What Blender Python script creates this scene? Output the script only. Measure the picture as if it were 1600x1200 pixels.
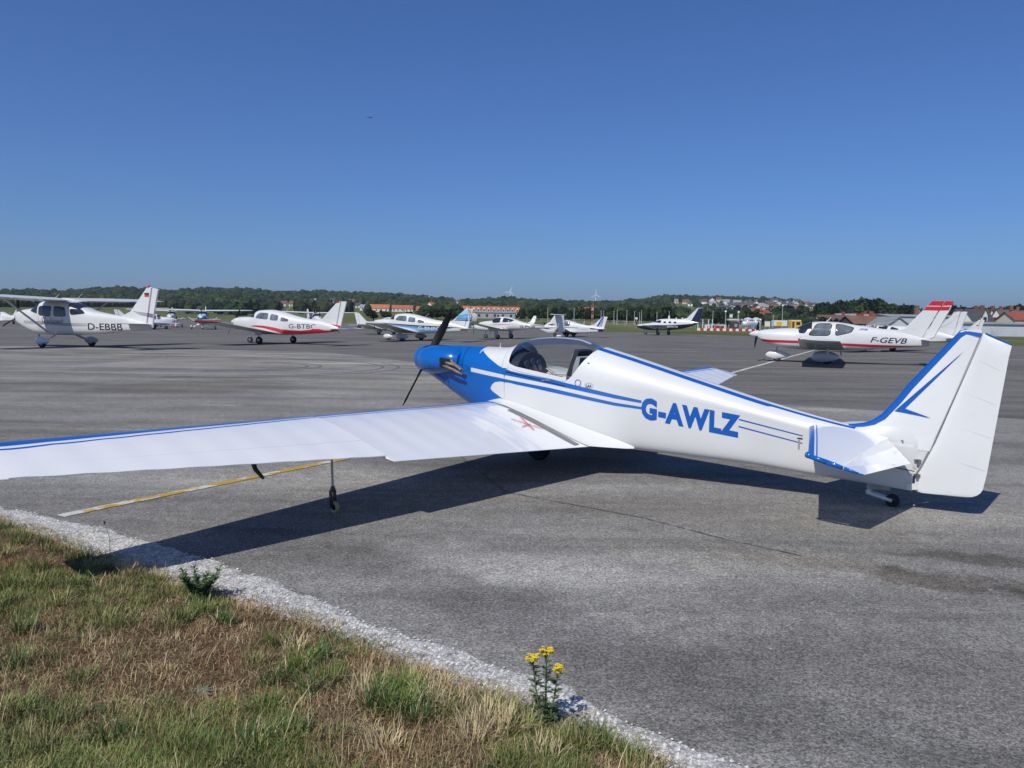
import bpy, bmesh, math, random
import numpy as np
from mathutils import Vector, Matrix, noise
from math import sin, cos, pi, radians
R = random.Random(7)
SC = bpy.context.scene
for o in list(bpy.data.objects): bpy.data.objects.remove(o)
COL = SC.collection

# ---------------------------------------------------------------- camera, sky, sun, exposure
F_PX, CAM_H = 1233.09, 1.4972
PITCH, ROLL = 0.0794668, 0.0158106
cam_d = bpy.data.cameras.new('camera'); cam = bpy.data.objects.new('camera', cam_d); COL.objects.link(cam)
cam_d.sensor_width = 36; cam_d.lens = 36 * F_PX / 1600; cam_d.clip_start = 0.05; cam_d.clip_end = 12000
cam.matrix_world = Matrix.Translation((0, 0, CAM_H)) @ (Matrix.Rotation(pi/2 - PITCH, 4, 'X') @ Matrix.Rotation(ROLL, 4, 'Z'))
SC.camera = cam
SUN = Vector((-0.4646, -0.7486, 1.0)).normalized()
W = bpy.data.worlds.new('World'); SC.world = W; W.use_nodes = True
wn = W.node_tree; wn.nodes.clear()
sky = wn.nodes.new('ShaderNodeTexSky'); sky.sky_type = 'NISHITA'; sky.sun_disc = False
sky.sun_elevation = math.asin(SUN.z); sky.sun_rotation = math.atan2(SUN.x, SUN.y)
sky.altitude = 0; sky.air_density = 1.0; sky.dust_density = 0.5; sky.ozone_density = 3.0
bg = wn.nodes.new('ShaderNodeBackground'); bg.inputs['Strength'].default_value = 0.083
wo = wn.nodes.new('ShaderNodeOutputWorld')
tint = wn.nodes.new('ShaderNodeVectorMath'); tint.operation = 'MULTIPLY'; tint.inputs[1].default_value = (.45, .71, 1.16)   # clear deep-blue air
wn.links.new(sky.outputs[0], tint.inputs[0]); wn.links.new(tint.outputs[0], bg.inputs['Color']); wn.links.new(bg.outputs[0], wo.inputs['Surface'])
sd = bpy.data.lights.new('sun', 'SUN'); sd.energy = 4.1; sd.angle = radians(0.53); sd.color = (1.0, 0.955, 0.865)
sun = bpy.data.objects.new('sun', sd); COL.objects.link(sun)
sun.rotation_euler = SUN.to_track_quat('Z', 'Y').to_euler()
SC.view_settings.view_transform = 'Standard'; SC.view_settings.look = 'None'
SC.view_settings.exposure = 0.0; SC.view_settings.gamma = 1.0
SC.render.engine = 'CYCLES'
SC.cycles.max_bounces = 6; SC.cycles.transparent_max_bounces = 12

# ---------------------------------------------------------------- helpers
def tag(o, label=None, cat=None, group=None, kind=None):
    if label: o['label'] = label
    if cat: o['category'] = cat
    if group: o['group'] = group
    if kind: o['kind'] = kind
    return o
def empty(name, loc=(0, 0, 0), rz=0.0, label=None, cat=None, group=None, parent=None):
    o = bpy.data.objects.new(name, None); COL.objects.link(o); o.location = loc; o.rotation_euler = (0, 0, rz)
    o.empty_display_size = 0.2
    if parent: o.parent = parent
    return tag(o, label, cat, group)
def link(name, me, mats, parent=None, smooth=False, loc=None):
    o = bpy.data.objects.new(name, me); COL.objects.link(o)
    if not isinstance(mats, (list, tuple)): mats = [mats]
    if len(me.materials) == 0:
        for m in mats: me.materials.append(m)
    if smooth:
        me.polygons.foreach_set('use_smooth', [True] * len(me.polygons))
        if smooth != 'all':
            me.set_sharp_from_angle(angle=radians(40 if smooth is True else smooth))
    if parent: o.parent = parent
    if loc: o.location = loc
    return o
def mesh(name, vs, fs, mats, parent=None, smooth=False, mi=None, loc=None):
    me = bpy.data.meshes.new(name); me.from_pydata([tuple(v) for v in vs], [], fs)
    if mi is not None: me.polygons.foreach_set('material_index', mi)
    me.update()
    return link(name, me, mats, parent, smooth, loc)
ONES = 'first second third fourth fifth sixth seventh eighth ninth tenth eleventh twelfth thirteenth fourteenth fifteenth sixteenth seventeenth eighteenth nineteenth twentieth'.split()
TENS = {2: 'twenty', 3: 'thirty', 4: 'forty'}
def nth(i):
    i += 1
    if i <= 20: return ONES[i-1]
    return TENS[i//10] + '-' + ONES[i % 10 - 1] if i % 10 else {30: 'thirtieth', 40: 'fortieth'}[i]
class MB:
    """collects simple solids into one mesh"""
    def __init__(s): s.v = []; s.f = []; s.m = []; s.cur = 0
    def add(s, vs, fs):
        b = len(s.v); s.v += [tuple(v) for v in vs]; s.f += [tuple(i + b for i in f) for f in fs]; s.m += [s.cur] * len(fs); return s
    def box(s, c, d, rz=0.0, ry=0.0):
        M = Matrix.Rotation(rz, 3, 'Z') @ Matrix.Rotation(ry, 3, 'Y')
        vs = [Vector(c) + M @ Vector((x*d[0]/2, y*d[1]/2, z*d[2]/2)) for x in (-1, 1) for y in (-1, 1) for z in (-1, 1)]
        return s.add(vs, [(0,1,3,2),(4,6,7,5),(0,4,5,1),(2,3,7,6),(0,2,6,4),(1,5,7,3)])
    def tube(s, a, b, r0, r1=None, n=8, sx=1.0, cap=True):
        a, b = Vector(a), Vector(b); r1 = r0 if r1 is None else r1
        d = (b - a).normalized(); u = d.orthogonal().normalized() if abs(d.x) > .9 or abs(d.z) < .5 else Vector((1, 0, 0)).cross(d).cross(d).normalized()
        w = d.cross(u)
        vs = [p + (u*cos(2*pi*i/n)*sx + w*sin(2*pi*i/n)) * r for p, r in ((a, r0), (b, r1)) for i in range(n)]
        fs = [(i, (i+1) % n, n + (i+1) % n, n + i) for i in range(n)]
        if cap: fs += [tuple(range(n))[::-1], tuple(range(n, 2*n))]
        return s.add(vs, fs)
    def path(s, pts, rs, n=8):
        for i in range(len(pts)-1): s.tube(pts[i], pts[i+1], rs[i], rs[i+1], n, cap=(True))
        return s
    def lathe(s, prof, axis='Y', c=(0, 0, 0), n=20, sq=(1, 1)):
        """prof: list of (r, t) along axis"""
        vs = []
        for r, t in prof:
            for i in range(n):
                a = 2*pi*i/n; p, q = r*cos(a)*sq[0], r*sin(a)*sq[1]
                v = {'X': (t, p, q), 'Y': (p, t, q), 'Z': (p, q, t)}[axis]
                vs.append((v[0]+c[0], v[1]+c[1], v[2]+c[2]))
        fs = [(k*n+i, k*n+(i+1) % n, (k+1)*n+(i+1) % n, (k+1)*n+i) for k in range(len(prof)-1) for i in range(n)]
        fs += [tuple(range(n))[::-1], tuple(range((len(prof)-1)*n, len(prof)*n))]
        return s.add(vs, fs)
    def prism(s, poly, y0, y1):
        """poly in (x,z), extruded in y"""
        n = len(poly); vs = [(x, y0, z) for x, z in poly] + [(x, y1, z) for x, z in poly]
        return s.add(vs, [tuple(range(n)), tuple(range(n, 2*n))[::-1]] + [(i, n+i, n+(i+1) % n, (i+1) % n) for i in range(n)])
    def build(s, name, mats, parent=None, smooth=False, loc=None):
        return mesh(name, s.v, s.f, mats, parent, smooth, s.m, loc)

# ---------------------------------------------------------------- materials
MATS = {}
def mat(name, col, rough=0.5, metal=0.0, coat=0.0, var=0.0, vscale=3.0, bump=0.0, bscale=60.0, spec=0.5, trans=0.0, alpha=1.0, rand=0.0, detail=4):
    if name in MATS: return MATS[name]
    m = bpy.data.materials.new(name); m.use_nodes = True; nt = m.node_tree; b = nt.nodes['Principled BSDF']
    b.inputs['Base Color'].default_value = (*col, 1); b.inputs['Roughness'].default_value = rough
    b.inputs['Metallic'].default_value = metal; b.inputs['Coat Weight'].default_value = coat; b.inputs['Coat Roughness'].default_value = 0.08
    b.inputs['Specular IOR Level'].default_value = spec
    b.inputs['Transmission Weight'].default_value = trans; b.inputs['Alpha'].default_value = alpha
    tc = nt.nodes.new('ShaderNodeTexCoord')
    src = None
    if var > 0:
        nz = nt.nodes.new('ShaderNodeTexNoise'); nz.inputs['Scale'].default_value = vscale; nz.inputs['Detail'].default_value = detail
        nt.links.new(tc.outputs['Object'], nz.inputs['Vector'])
        rp = nt.nodes.new('ShaderNodeMapRange'); rp.inputs['From Min'].default_value = .3; rp.inputs['From Max'].default_value = .7
        rp.inputs['To Min'].default_value = 1 - var; rp.inputs['To Max'].default_value = 1 + var*.6
        nt.links.new(nz.outputs['Fac'], rp.inputs['Value'])
        src = rp.outputs['Result']
    if rand > 0:
        oi = nt.nodes.new('ShaderNodeObjectInfo'); r2 = nt.nodes.new('ShaderNodeMapRange')
        r2.inputs['To Min'].default_value = 1 - rand; r2.inputs['To Max'].default_value = 1 + rand
        nt.links.new(oi.outputs['Random'], r2.inputs['Value'])
        if src is None: src = r2.outputs['Result']
        else:
            mm = nt.nodes.new('ShaderNodeMath'); mm.operation = 'MULTIPLY'; nt.links.new(src, mm.inputs[0]); nt.links.new(r2.outputs['Result'], mm.inputs[1]); src = mm.outputs[0]
    if src is not None:
        mx = nt.nodes.new('ShaderNodeVectorMath'); mx.operation = 'SCALE'; mx.inputs[0].default_value = col
        nt.links.new(src, mx.inputs['Scale']); nt.links.new(mx.outputs[0], b.inputs['Base Color'])
    if bump > 0:
        bz = nt.nodes.new('ShaderNodeTexNoise'); bz.inputs['Scale'].default_value = bscale; bz.inputs['Detail'].default_value = 3
        nt.links.new(tc.outputs['Object'], bz.inputs['Vector'])
        bp = nt.nodes.new('ShaderNodeBump'); bp.inputs['Strength'].default_value = bump; bp.inputs['Distance'].default_value = 0.02
        nt.links.new(bz.outputs['Fac'], bp.inputs['Height']); nt.links.new(bp.outputs['Normal'], b.inputs['Normal'])
    MATS[name] = m; return m
white = mat('white_paint', (.63, .635, .63), .42, coat=.25, var=.05, vscale=1.3)
wing_fab = mat('glossy_white_wing_fabric', (.88, .88, .87), .4, coat=1.0, var=.03, vscale=2.0)  # lighter copy of the white fabric, brightens the flat surfaces through colour
white_fab = mat('white_doped_fabric', (.74, .745, .74), .4, coat=.6, var=.045, vscale=2.0, bump=.035, bscale=9)
white_old = mat('aged_white_paint', (.74, .74, .72), .38, coat=.3, var=.10, vscale=1.5)
blue = mat('blue_paint', (.001, .112, .44), .28, coat=.6, var=.05, vscale=4, bump=.02, bscale=14)
blue2 = mat('blue_stripe_paint', (.004, .095, .42), .35, coat=.3, var=.04, vscale=4)
red = mat('red_paint', (.50, .012, .03), .35, coat=.4, var=.08, vscale=2)
navy = mat('navy_paint', (.006, .009, .035), .3, coat=.5)
sky_blue = mat('light_blue_paint', (.12, .36, .62), .4, coat=.3)
black = mat('black_paint', (.012, .012, .014), .4)
rubber = mat('tyre_rubber', (.018, .018, .018), .85, var=.2, vscale=30)
steel = mat('dull_steel', (.35, .35, .35), .35, metal=.9, var=.2, vscale=20)
exhaust_m = mat('heat_stained_exhaust', (.26, .20, .14), .6, metal=.3, var=.35, vscale=25)
grey_p = mat('grey_antislip', (.22, .225, .23), .8, var=.15, vscale=60, bump=.3, bscale=300)
seam_m = mat('seam_shadow_line', (.42, .43, .45), .6)
dark_glass = mat('dark_window_glass', (.02, .024, .028), .05, spec=.8)
pale_glass = mat('see_through_window_glass', (.13, .15, .16), .08, spec=.8, var=.55, vscale=2.2)
cock_dark = mat('cockpit_trim', (.02, .025, .035), .7)
cock_grey = mat('seat_fabric', (.30, .31, .34), .9)
yellow_p = mat('yellow_paint', (.75, .46, .03), .4, var=.05)
cream = mat('cream_wheel', (.55, .45, .2), .5)
prop_m = mat('black_propeller', (.006, .006, .007), .6, spec=.2)

def clear_glass():
    m = bpy.data.materials.new('clear_canopy'); m.use_nodes = True; nt = m.node_tree; nt.nodes.clear()
    out = nt.nodes.new('ShaderNodeOutputMaterial'); mix = nt.nodes.new('ShaderNodeMixShader')
    tr = nt.nodes.new('ShaderNodeBsdfTransparent'); tr.inputs['Color'].default_value = (.93, .95, .96, 1)
    gl = nt.nodes.new('ShaderNodeBsdfGlossy'); gl.inputs['Roughness'].default_value = .03
    fr = nt.nodes.new('ShaderNodeFresnel'); fr.inputs['IOR'].default_value = 1.22
    hf = nt.nodes.new('ShaderNodeMath'); hf.operation = 'MULTIPLY'; hf.inputs[1].default_value = .55; nt.links.new(fr.outputs[0], hf.inputs[0]); nt.links.new(hf.outputs[0], mix.inputs[0]); nt.links.new(tr.outputs[0], mix.inputs[1]); nt.links.new(gl.outputs[0], mix.inputs[2])
    nt.links.new(mix.outputs[0], out.inputs['Surface'])
    return m
glass = clear_glass()

# ---------------------------------------------------------------- lofted bodies and things painted on them
def interp(pts):
    xs = np.array([p[0] for p in pts]); ys = np.array([p[1] for p in pts])
    if xs[0] > xs[-1]: xs, ys = xs[::-1], ys[::-1]
    h = np.diff(xs); dl = np.diff(ys)/h; m = np.zeros(len(xs))
    m[1:-1] = np.where(dl[:-1]*dl[1:] > 0, 2*dl[:-1]*dl[1:]/(dl[:-1]+dl[1:]+1e-12), 0); m[0] = dl[0]; m[-1] = dl[-1]
    def f(x):
        i = int(np.clip(np.searchsorted(xs, x) - 1, 0, len(h)-1)); t = min(max((x - xs[i])/h[i], 0), 1)
        return float((2*t**3-3*t*t+1)*ys[i] + (t**3-2*t*t+t)*h[i]*m[i] + (-2*t**3+3*t*t)*ys[i+1] + (t**3-t*t)*h[i]*m[i+1])
    return f
class Body:
    def __init__(s, top, bot, wid, shoulder=.5, nu=2.3, nl=3.5, yc=0.0):
        s.top = interp(top); s.bot = interp(bot); s.wid = interp(wid); s.yc = yc
        s.sh = interp(shoulder) if isinstance(shoulder, list) else (lambda x: shoulder)
        s.nu = interp(nu) if isinstance(nu, list) else (lambda x: nu)
        s.nl = interp(nl) if isinstance(nl, list) else (lambda x: nl)
        s.x0, s.x1 = top[0][0], top[-1][0]
    def zc(s, x): return s.bot(x) + (s.top(x) - s.bot(x)) * s.sh(x)
    def pt(s, x, t, off=0.0, side=1):
        zt, zb, w, zc = s.top(x), s.bot(x), s.wid(x), s.zc(x)
        c, q = max(cos(t), 0), sin(t)
        if q >= 0: n = s.nu(x); y = w*c**(2/n); z = zc + (zt-zc)*q**(2/n)
        else: n = s.nl(x); y = w*c**(2/n); z = zc - (zc-zb)*(-q)**(2/n)
        if off:
            e = .01; a = s.pt(x, min(t+e, pi/2)); b = s.pt(x, max(t-e, -pi/2)); d = Vector((0, a[1]-b[1], a[2]-b[2]))
            if d.length > 1e-9: d.normalize(); nrm = Vector((0, d.z, -d.y)); y += nrm.y*off; z += nrm.z*off
            else: z += off
        return (x, (s.yc + y)*side, z)
    def T(s, x, z):
        zt, zb, zc = s.top(x), s.bot(x), s.zc(x)
        if z >= zc: return math.asin(min(max((z-zc)/max(zt-zc, 1e-6), 0), 1)**(s.nu(x)/2))
        return -math.asin(min(max((zc-z)/max(zc-zb, 1e-6), 0), 1)**(s.nl(x)/2))
    def shell(s, name, xs, mats, parent, tlo=None, thi=None, nt=16, off=0.0, sides=(1, -1), caps=(False, False), smooth=True, thick=0.0):
        vs = []; fs = []; 
        ring = []
        for x in xs:
            a = tlo(x) if tlo else -pi/2; b = thi(x) if thi else pi/2
            row = []
            for side in ((1, -1) if len(sides) == 2 and thi is None and tlo is None else (sides[0],)):
                rng = range(nt+1) if side == 1 or len(sides) == 1 or thi or tlo else range(nt-1, 0, -1)
                for k in rng: row.append(s.pt(x, a + (b-a)*k/nt, off, side))
            ring.append(row)
        m = len(ring[0]); full = (thi is None and tlo is None and len(sides) == 2)
        for r in ring: vs += r
        for i in range(len(xs)-1):
            for k in range(m if full else m-1):
                q = (i*m+k, i*m+(k+1) % m, (i+1)*m+(k+1) % m, (i+1)*m+k)
                fs.append(q)
        if full and caps[0]: fs.append(tuple(range(m)))
        if full and caps[1]: fs.append(tuple(range((len(xs)-1)*m, len(xs)*m))[::-1])
        if not full and len(sides) == 2:   # mirror
            n0 = len(vs); vs += [(x, -y, z) for x, y, z in vs]; fs += [tuple(n0+i for i in f[::-1]) for f in fs]
        me = bpy.data.meshes.new(name); me.from_pydata(vs, [], fs); 
        bm = bmesh.new(); bm.from_mesh(me); bmesh.ops.remove_doubles(bm, verts=bm.verts, dist=1e-5); bmesh.ops.recalc_face_normals(bm, faces=bm.faces)
        if thick:
            pass
        bm.to_mesh(me); bm.free()
        return link(name, me, mats, parent, smooth)
    def band(s, name, pts, m, parent, off=.002, side=1, nt=4, dx=.06, top=False):
        nt *= 3
        """pts: (x, zlo, zhi); strip painted on the skin"""
        xs = [p[0] for p in pts]; lo = interp([(p[0], p[1]) for p in pts]); hi = interp([(p[0], p[2]) for p in pts])
        a, b = min(xs), max(xs); n = max(2, int((b-a)/dx)); X = sorted(set([a + (b-a)*i/n for i in range(n+1)] + xs))
        lin = lambda x, j: float(np.interp(x, sorted(xs), [p[j] for p in sorted(pts)]))
        vs = []
        for x in X:
            t0 = s.T(x, lin(x, 1)); t1 = pi/2 if top else s.T(x, lin(x, 2))
            for k in range(nt+1): vs.append(s.pt(x, t0+(t1-t0)*k/nt, off, side))
        fs = [(i*(nt+1)+k, (i+1)*(nt+1)+k, (i+1)*(nt+1)+k+1, i*(nt+1)+k+1)[::-side] for i in range(len(X)-1) for k in range(nt)]
        return mesh(name, vs, fs, m, parent, True)
    def poly(s, name, polys, m, parent, off=.003, side=1, cut=.1):
        """flat outlines (x,z) wrapped on the side"""
        bm = bmesh.new()
        for p in polys:
            p = round_poly(p)
            bm.faces.new([bm.verts.new((x, 0, z)) for x, z in p])
        return s.wrap(name, bm, m, parent, off, side, cut)
    def wrap(s, name, bm, m, parent, off, side, cut):
        bmesh.ops.triangulate(bm, faces=bm.faces)
        for _ in range(4):
            es = [e for e in bm.edges if e.calc_length() > cut]
            if not es: break
            bmesh.ops.subdivide_edges(bm, edges=es, cuts=1); bmesh.ops.triangulate(bm, faces=bm.faces)
        for v in bm.verts:
            x, z = v.co.x, v.co.z; v.co = s.pt(x, s.T(x, z), off, side)
        bm.normal_update()
        for f in bm.faces:
            if f.normal.y*side < 0: f.normal_flip()
        me = bpy.data.meshes.new(name); bm.to_mesh(me); bm.free()
        return link(name, me, m, parent, 'all')
def round_poly(p, r=.22, n=3):
    out = []; N = len(p)
    for i in range(N):
        a, b, c = Vector(p[i-1]), Vector(p[i]), Vector(p[(i+1) % N])
        q = b + (a-b)*r; w = b + (c-b)*r
        for k in range(n+1):
            t = k/n; out.append(tuple((1-t)**2*q + 2*t*(1-t)*b + t*t*w))
    return out
def text_bm(txt, h, sx=1.0, bold=0.0, shear=0.0, width=None, space=1.0):
    cu = bpy.data.curves.new('lettering', 'FONT'); cu.body = txt; cu.size = 1.0; cu.offset = bold; cu.shear = shear; cu.resolution_u = 3; cu.space_character = space
    o = bpy.data.objects.new('lettering', cu); COL.objects.link(o)
    dg = bpy.context.evaluated_depsgraph_get(); dg.update(); me = bpy.data.meshes.new_from_object(o.evaluated_get(dg))
    bpy.data.objects.remove(o); bm = bmesh.new(); bm.from_mesh(me); bpy.data.meshes.remove(me)
    bmesh.ops.remove_doubles(bm, verts=bm.verts, dist=1e-5)
    xs = [v.co.x for v in bm.verts]; ys = [v.co.y for v in bm.verts]
    x0, x1, y0, y1 = min(xs), max(xs), min(ys), max(ys)
    kx = (width/(x1-x0)) if width else h/(y1-y0)*sx; ky = h/(y1-y0)
    for v in bm.verts: v.co = Vector(((v.co.x-x0)*kx, (v.co.y-y0)*ky, 0))
    return bm
def body_text(body, name, txt, xa, za, slope, h, width, m, parent, bold=.03, shear=0.0, off=.004, side=1, cut=.08, space=1.0):
    bm = text_bm(txt, h, width=width, bold=bold, shear=shear, space=space)
    for v in bm.verts:
        u, w = v.co.x, v.co.y; x = xa - u if side == 1 else xa - width + u
        v.co = Vector((x, 0, za + w - slope*(xa - x)))
    return body.wrap(name, bm, m, parent, off, side, cut)

AF = [(0, 0, 0), (.012, .022, -.016), (.04, .042, -.027), (.10, .066, -.038), (.2, .083, -.044), (.32, .088, -.044), (.45, .080, -.038), (.6, .062, -.028), (.75, .041, -.018), (.88, .021, -.009), (1, .002, -.001)]
def af_z(f, up=True):
    return float(np.interp(f, [a[0] for a in AF], [a[1 if up else 2] for a in AF]))
def wing(name, secs, mats, parent, frs=None, tk=1.0, bandw=None, side=1, smooth=35, ribs=None, nspan=1, cap=True, frange=(0, 1), bandk=0.0):
    """secs: (y, xle, zle, xte, zte, thick); bandw: absolute widths of painted leading edge bands -> material index"""
    S = []
    for a, b in zip(secs, secs[1:]):
        for k in range(nspan): S.append([a[i] + (b[i]-a[i])*k/nspan for i in range(6)])
    S.append(list(secs[-1]))
    base = [f for f in (frs or [0, .004, .012, .03, .06, .10, .16, .24, .34, .46, .60, .75, .88, 1]) if frange[0] <= f <= frange[1]]
    if frange[0] > 0 and frange[0] not in base: base = [frange[0]] + base
    if frange[1] < 1 and frange[1] not in base: base = base + [frange[1]]
    vs = []; nf = None; rows = []
    for (y, xl, zl, xt, zt, th) in S:
        ch = xl - xt; fr = list(base)
        if bandw:
            e = [w*(1 + bandk*max(0, 1-y/2.96))/ch for w in bandw]; hi = [e[-1] + (1-e[-1])*(k/9)**1.05 for k in range(1, 10)]
            fr = [0, .15*e[0], .4*e[0], .7*e[0]] + e + hi
        rows.append(fr)
        def P(f, up):
            c = Vector((xl + (xt-xl)*f, y, zl + (zt-zl)*f)); h = af_z(f, up)*ch*th
            if ribs and f > .12 and f < .99:
                ph = (y/ribs) % 1; h -= (.005 if up else -.001)*sin(pi*ph)**.7*min(1, (f-.12)*6)*min(1, (1-f)*8)
            return (c.x, y*side, c.z + h)
        up = [P(f, True) for f in fr]; lo = [P(f, False) for f in fr[1:]]
        if frange[0] > 0: lo = [P(f, False) for f in fr]
        vs += up[::-1] + lo; nf = len(up) + len(lo); nu = len(up)
    fs = []; mi = []
    nb = len(bandw) if bandw else 0
    for i in range(len(S)-1):
        for k in range(nf):
            k2 = (k+1) % nf
            fs.append((i*nf+k, i*nf+k2, (i+1)*nf+k2, (i+1)*nf+k))
            idx = 0
            if bandw and k < nu-1:
                j = nu-2-k      # chord interval on top, 0 = nose
                idx = 1 if j < 4 else (j-4+1) % 2 and 0
                if j < 4: idx = 1
                elif j == 4: idx = 0
                elif j == 5: idx = 1
                else: idx = 0
            elif bandw and nu-1 <= k < nu+2: idx = 1
            mi.append(idx)
    if cap: fs += [tuple(range(nf))[::-1], tuple(range((len(S)-1)*nf, len(S)*nf))]; mi += [0, 0]
    if side == -1: fs = [f[::-1] for f in fs]
    return mesh(name, vs, fs, mats, parent, smooth, mi)
def slab(name, poly, th, m, parent, edge=.35, y0=0.0, smooth=False, lean=None):
    """fin-like plate: outline (x,z), rounded towards its rim"""
    c = Vector((sum(p[0] for p in poly)/len(poly), sum(p[1] for p in poly)/len(poly)))
    n = len(poly); ins = []
    for i in range(n):
        a, b, d = Vector(poly[i-1]), Vector(poly[i]), Vector(poly[(i+1) % n])
        e1 = (b-a).normalized(); e2 = (d-b).normalized(); nn = Vector((-(e1.y+e2.y), e1.x+e2.x))
        nn = nn.normalized() if nn.length > 1e-6 else Vector((-e1.y, e1.x))
        if nn.dot(c-b) < 0: nn = -nn
        ins.append(b + nn*min(edge*th*3, (c-b).length*.4))
    vs = [(x, y0, z) for x, z in poly] + [(p.x, y0+th/2, p.y) for p in ins] + [(p.x, y0-th/2, p.y) for p in ins]
    fs = [(i, (i+1) % n, n+(i+1) % n, n+i) for i in range(n)] + [((i+1) % n, i, 2*n+i, 2*n+(i+1) % n) for i in range(n)]
    fs += [tuple(range(n, 2*n)), tuple(range(2*n, 3*n))[::-1]]
    o = mesh(name, vs, fs, m, parent, smooth)
    bm = bmesh.new(); bm.from_mesh(o.data); bmesh.ops.recalc_face_normals(bm, faces=bm.faces); bm.to_mesh(o.data); bm.free()
    return o
def vfin(name, rows, th, m, parent, rudder=False, smooth=50, sub=4):
    """upright surface: rows (z, x_front, x_rear)"""
    rr = []
    for a, b in zip(rows, rows[1:]):
        k = sub if abs(b[0]-a[0]) > .1 else 1
        for i in range(k): rr.append([a[j]+(b[j]-a[j])*i/k for j in range(3)])
    rr.append(rows[-1])
    fr = [0, .015, .05, .12, .3, .6, .85, 1]; hh = [0, .45, .75, .95, 1, .95, .8, .7] if not rudder else [0, .7, .9, 1, .85, .5, .2, .03]
    vs = []
    for z, xf, xr in rr:
        p = [(xf+(xr-xf)*f, th/2*h, z) for f, h in zip(fr, hh)]
        vs += p + [(x, -y, z_) for x, y, z_ in p[::-1] if True]
    m_ = 2*len(fr)
    fs = [(i*m_+k, (i+1)*m_+k, (i+1)*m_+(k+1) % m_, i*m_+(k+1) % m_) for i in range(len(rr)-1) for k in range(m_)] + [tuple(range(m_)), tuple(range((len(rr)-1)*m_, len(rr)*m_))[::-1]]
    o = mesh(name, vs, fs, m, parent)
    bm = bmesh.new(); bm.from_mesh(o.data); bmesh.ops.remove_doubles(bm, verts=bm.verts, dist=1e-5); bmesh.ops.recalc_face_normals(bm, faces=bm.faces); bm.to_mesh(o.data); bm.free()
    o.data.polygons.foreach_set('use_smooth', [True]*len(o.data.polygons)); o.data.set_sharp_from_angle(angle=radians(smooth))
    return o
def flat_decal(name, poly, y, m, parent):
    a = sum(poly[i-1][0]*poly[i][1] - poly[i][0]*poly[i-1][1] for i in range(len(poly)))
    p = poly if (a < 0) == (y > 0) else poly[::-1]
    return mesh(name, [(x, y, z) for x, z in p], [tuple(range(len(p)))], m, parent)
def wheel(parent, c, r, w, name='wheel', hub=None, tyre=None):
    k = MB().lathe([(r*.45, -w*.42), (r*.62, -w*.5), (r*.9, -w*.45), (r, -w*.2), (r, w*.2), (r*.9, w*.45), (r*.62, w*.5), (r*.45, w*.42)], 'Y', c, 24).build(name, tyre or rubber, parent, True)
    MB().lathe([(r*.1, -w*.55), (r*.3, -w*.5), (r*.5, -w*.44), (r*.5, w*.44), (r*.3, w*.5), (r*.1, w*.55)], 'Y', c, 16).build('hub', hub or steel, k, True)
    return k
def fairing(parent, c, L, h, w, m, name='wheel_fairing', low=.35):
    b = MB(); prof = [(-.5, .02), (-.42, .3), (-.3, .62), (-.1, .93), (.1, 1), (.3, .86), (.42, .58), (.48, .3), (.5, .03)]
    n = 14; vs = []
    for t, s_ in prof:
        for i in range(n):
            a = 2*pi*i/n; z = sin(a)*h/2*s_; z = max(z, -h/2*.8)
            vs.append((c[0] + t*L, c[1] + cos(a)*w/2*s_, c[2] + z - (t < 0)*t*0.0))
    fs = [(k*n+i, k*n+(i+1) % n, (k+1)*n+(i+1) % n, (k+1)*n+i) for k in range(len(prof)-1) for i in range(n)]
    fs += [tuple(range(n))[::-1], tuple(range((len(prof)-1)*n, len(prof)*n))]
    return b.add(vs, fs).build(name, m, parent, True)
def blade(parent, c, ang, r, cw=.14, m=None, name='propeller_blade', pitch=.5, r0=.04):
    """blade in the y-z plane; ang measured from +z towards +y"""
    u = Vector((0, sin(ang), cos(ang))); t = Vector((0, cos(ang), -sin(ang))); ax = Vector((1, 0, 0)); vs = []; N = 9
    for i in range(N+1):
        f = i/N; rr = r0 + (r-r0)*f; ch = cw*(.5+1.6*f-1.75*f*f if f < .85 else (.6*max(0, 1-(f-.85)/.15)**.5+.05)); th = .035*(1-.8*f)
        tw = pitch*1.5 - f*pitch; d = (t*cos(tw) + ax*sin(tw)).normalized(); nn = d.cross(u)
        for a, b in ((-.5, 0), (-.2, .5), (.2, .5), (.5, 0), (.2, -.4), (-.2, -.4)): vs.append(Vector(c) + u*rr + d*ch*a + nn*th*b)
    fs = [(k*6+i, k*6+(i+1) % 6, k*6+6+(i+1) % 6, k*6+6+i) for k in range(N) for i in range(6)] + [tuple(range(6))[::-1], tuple(range(N*6, N*6+6))]
    return MB().add(vs, fs).build(name, m or prop_m, parent, True)
def ray(px, py):
    """world direction through a pixel of the 1600x1200 photograph"""
    v = Vector(((px-800)/F_PX, -(py-600)/F_PX, -1)); v = Matrix.Rotation(ROLL, 3, 'Z') @ v
    return Matrix.Rotation(pi/2 - PITCH, 3, 'X') @ v
def at(px, py, Y):
    d = ray(px, py); return Vector((0, 0, CAM_H)) + d*(Y/d.y)
def gnd(px, py, z=0.0):
    d = ray(px, py); return Vector((0, 0, CAM_H)) + d*((z-CAM_H)/d.z)
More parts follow.
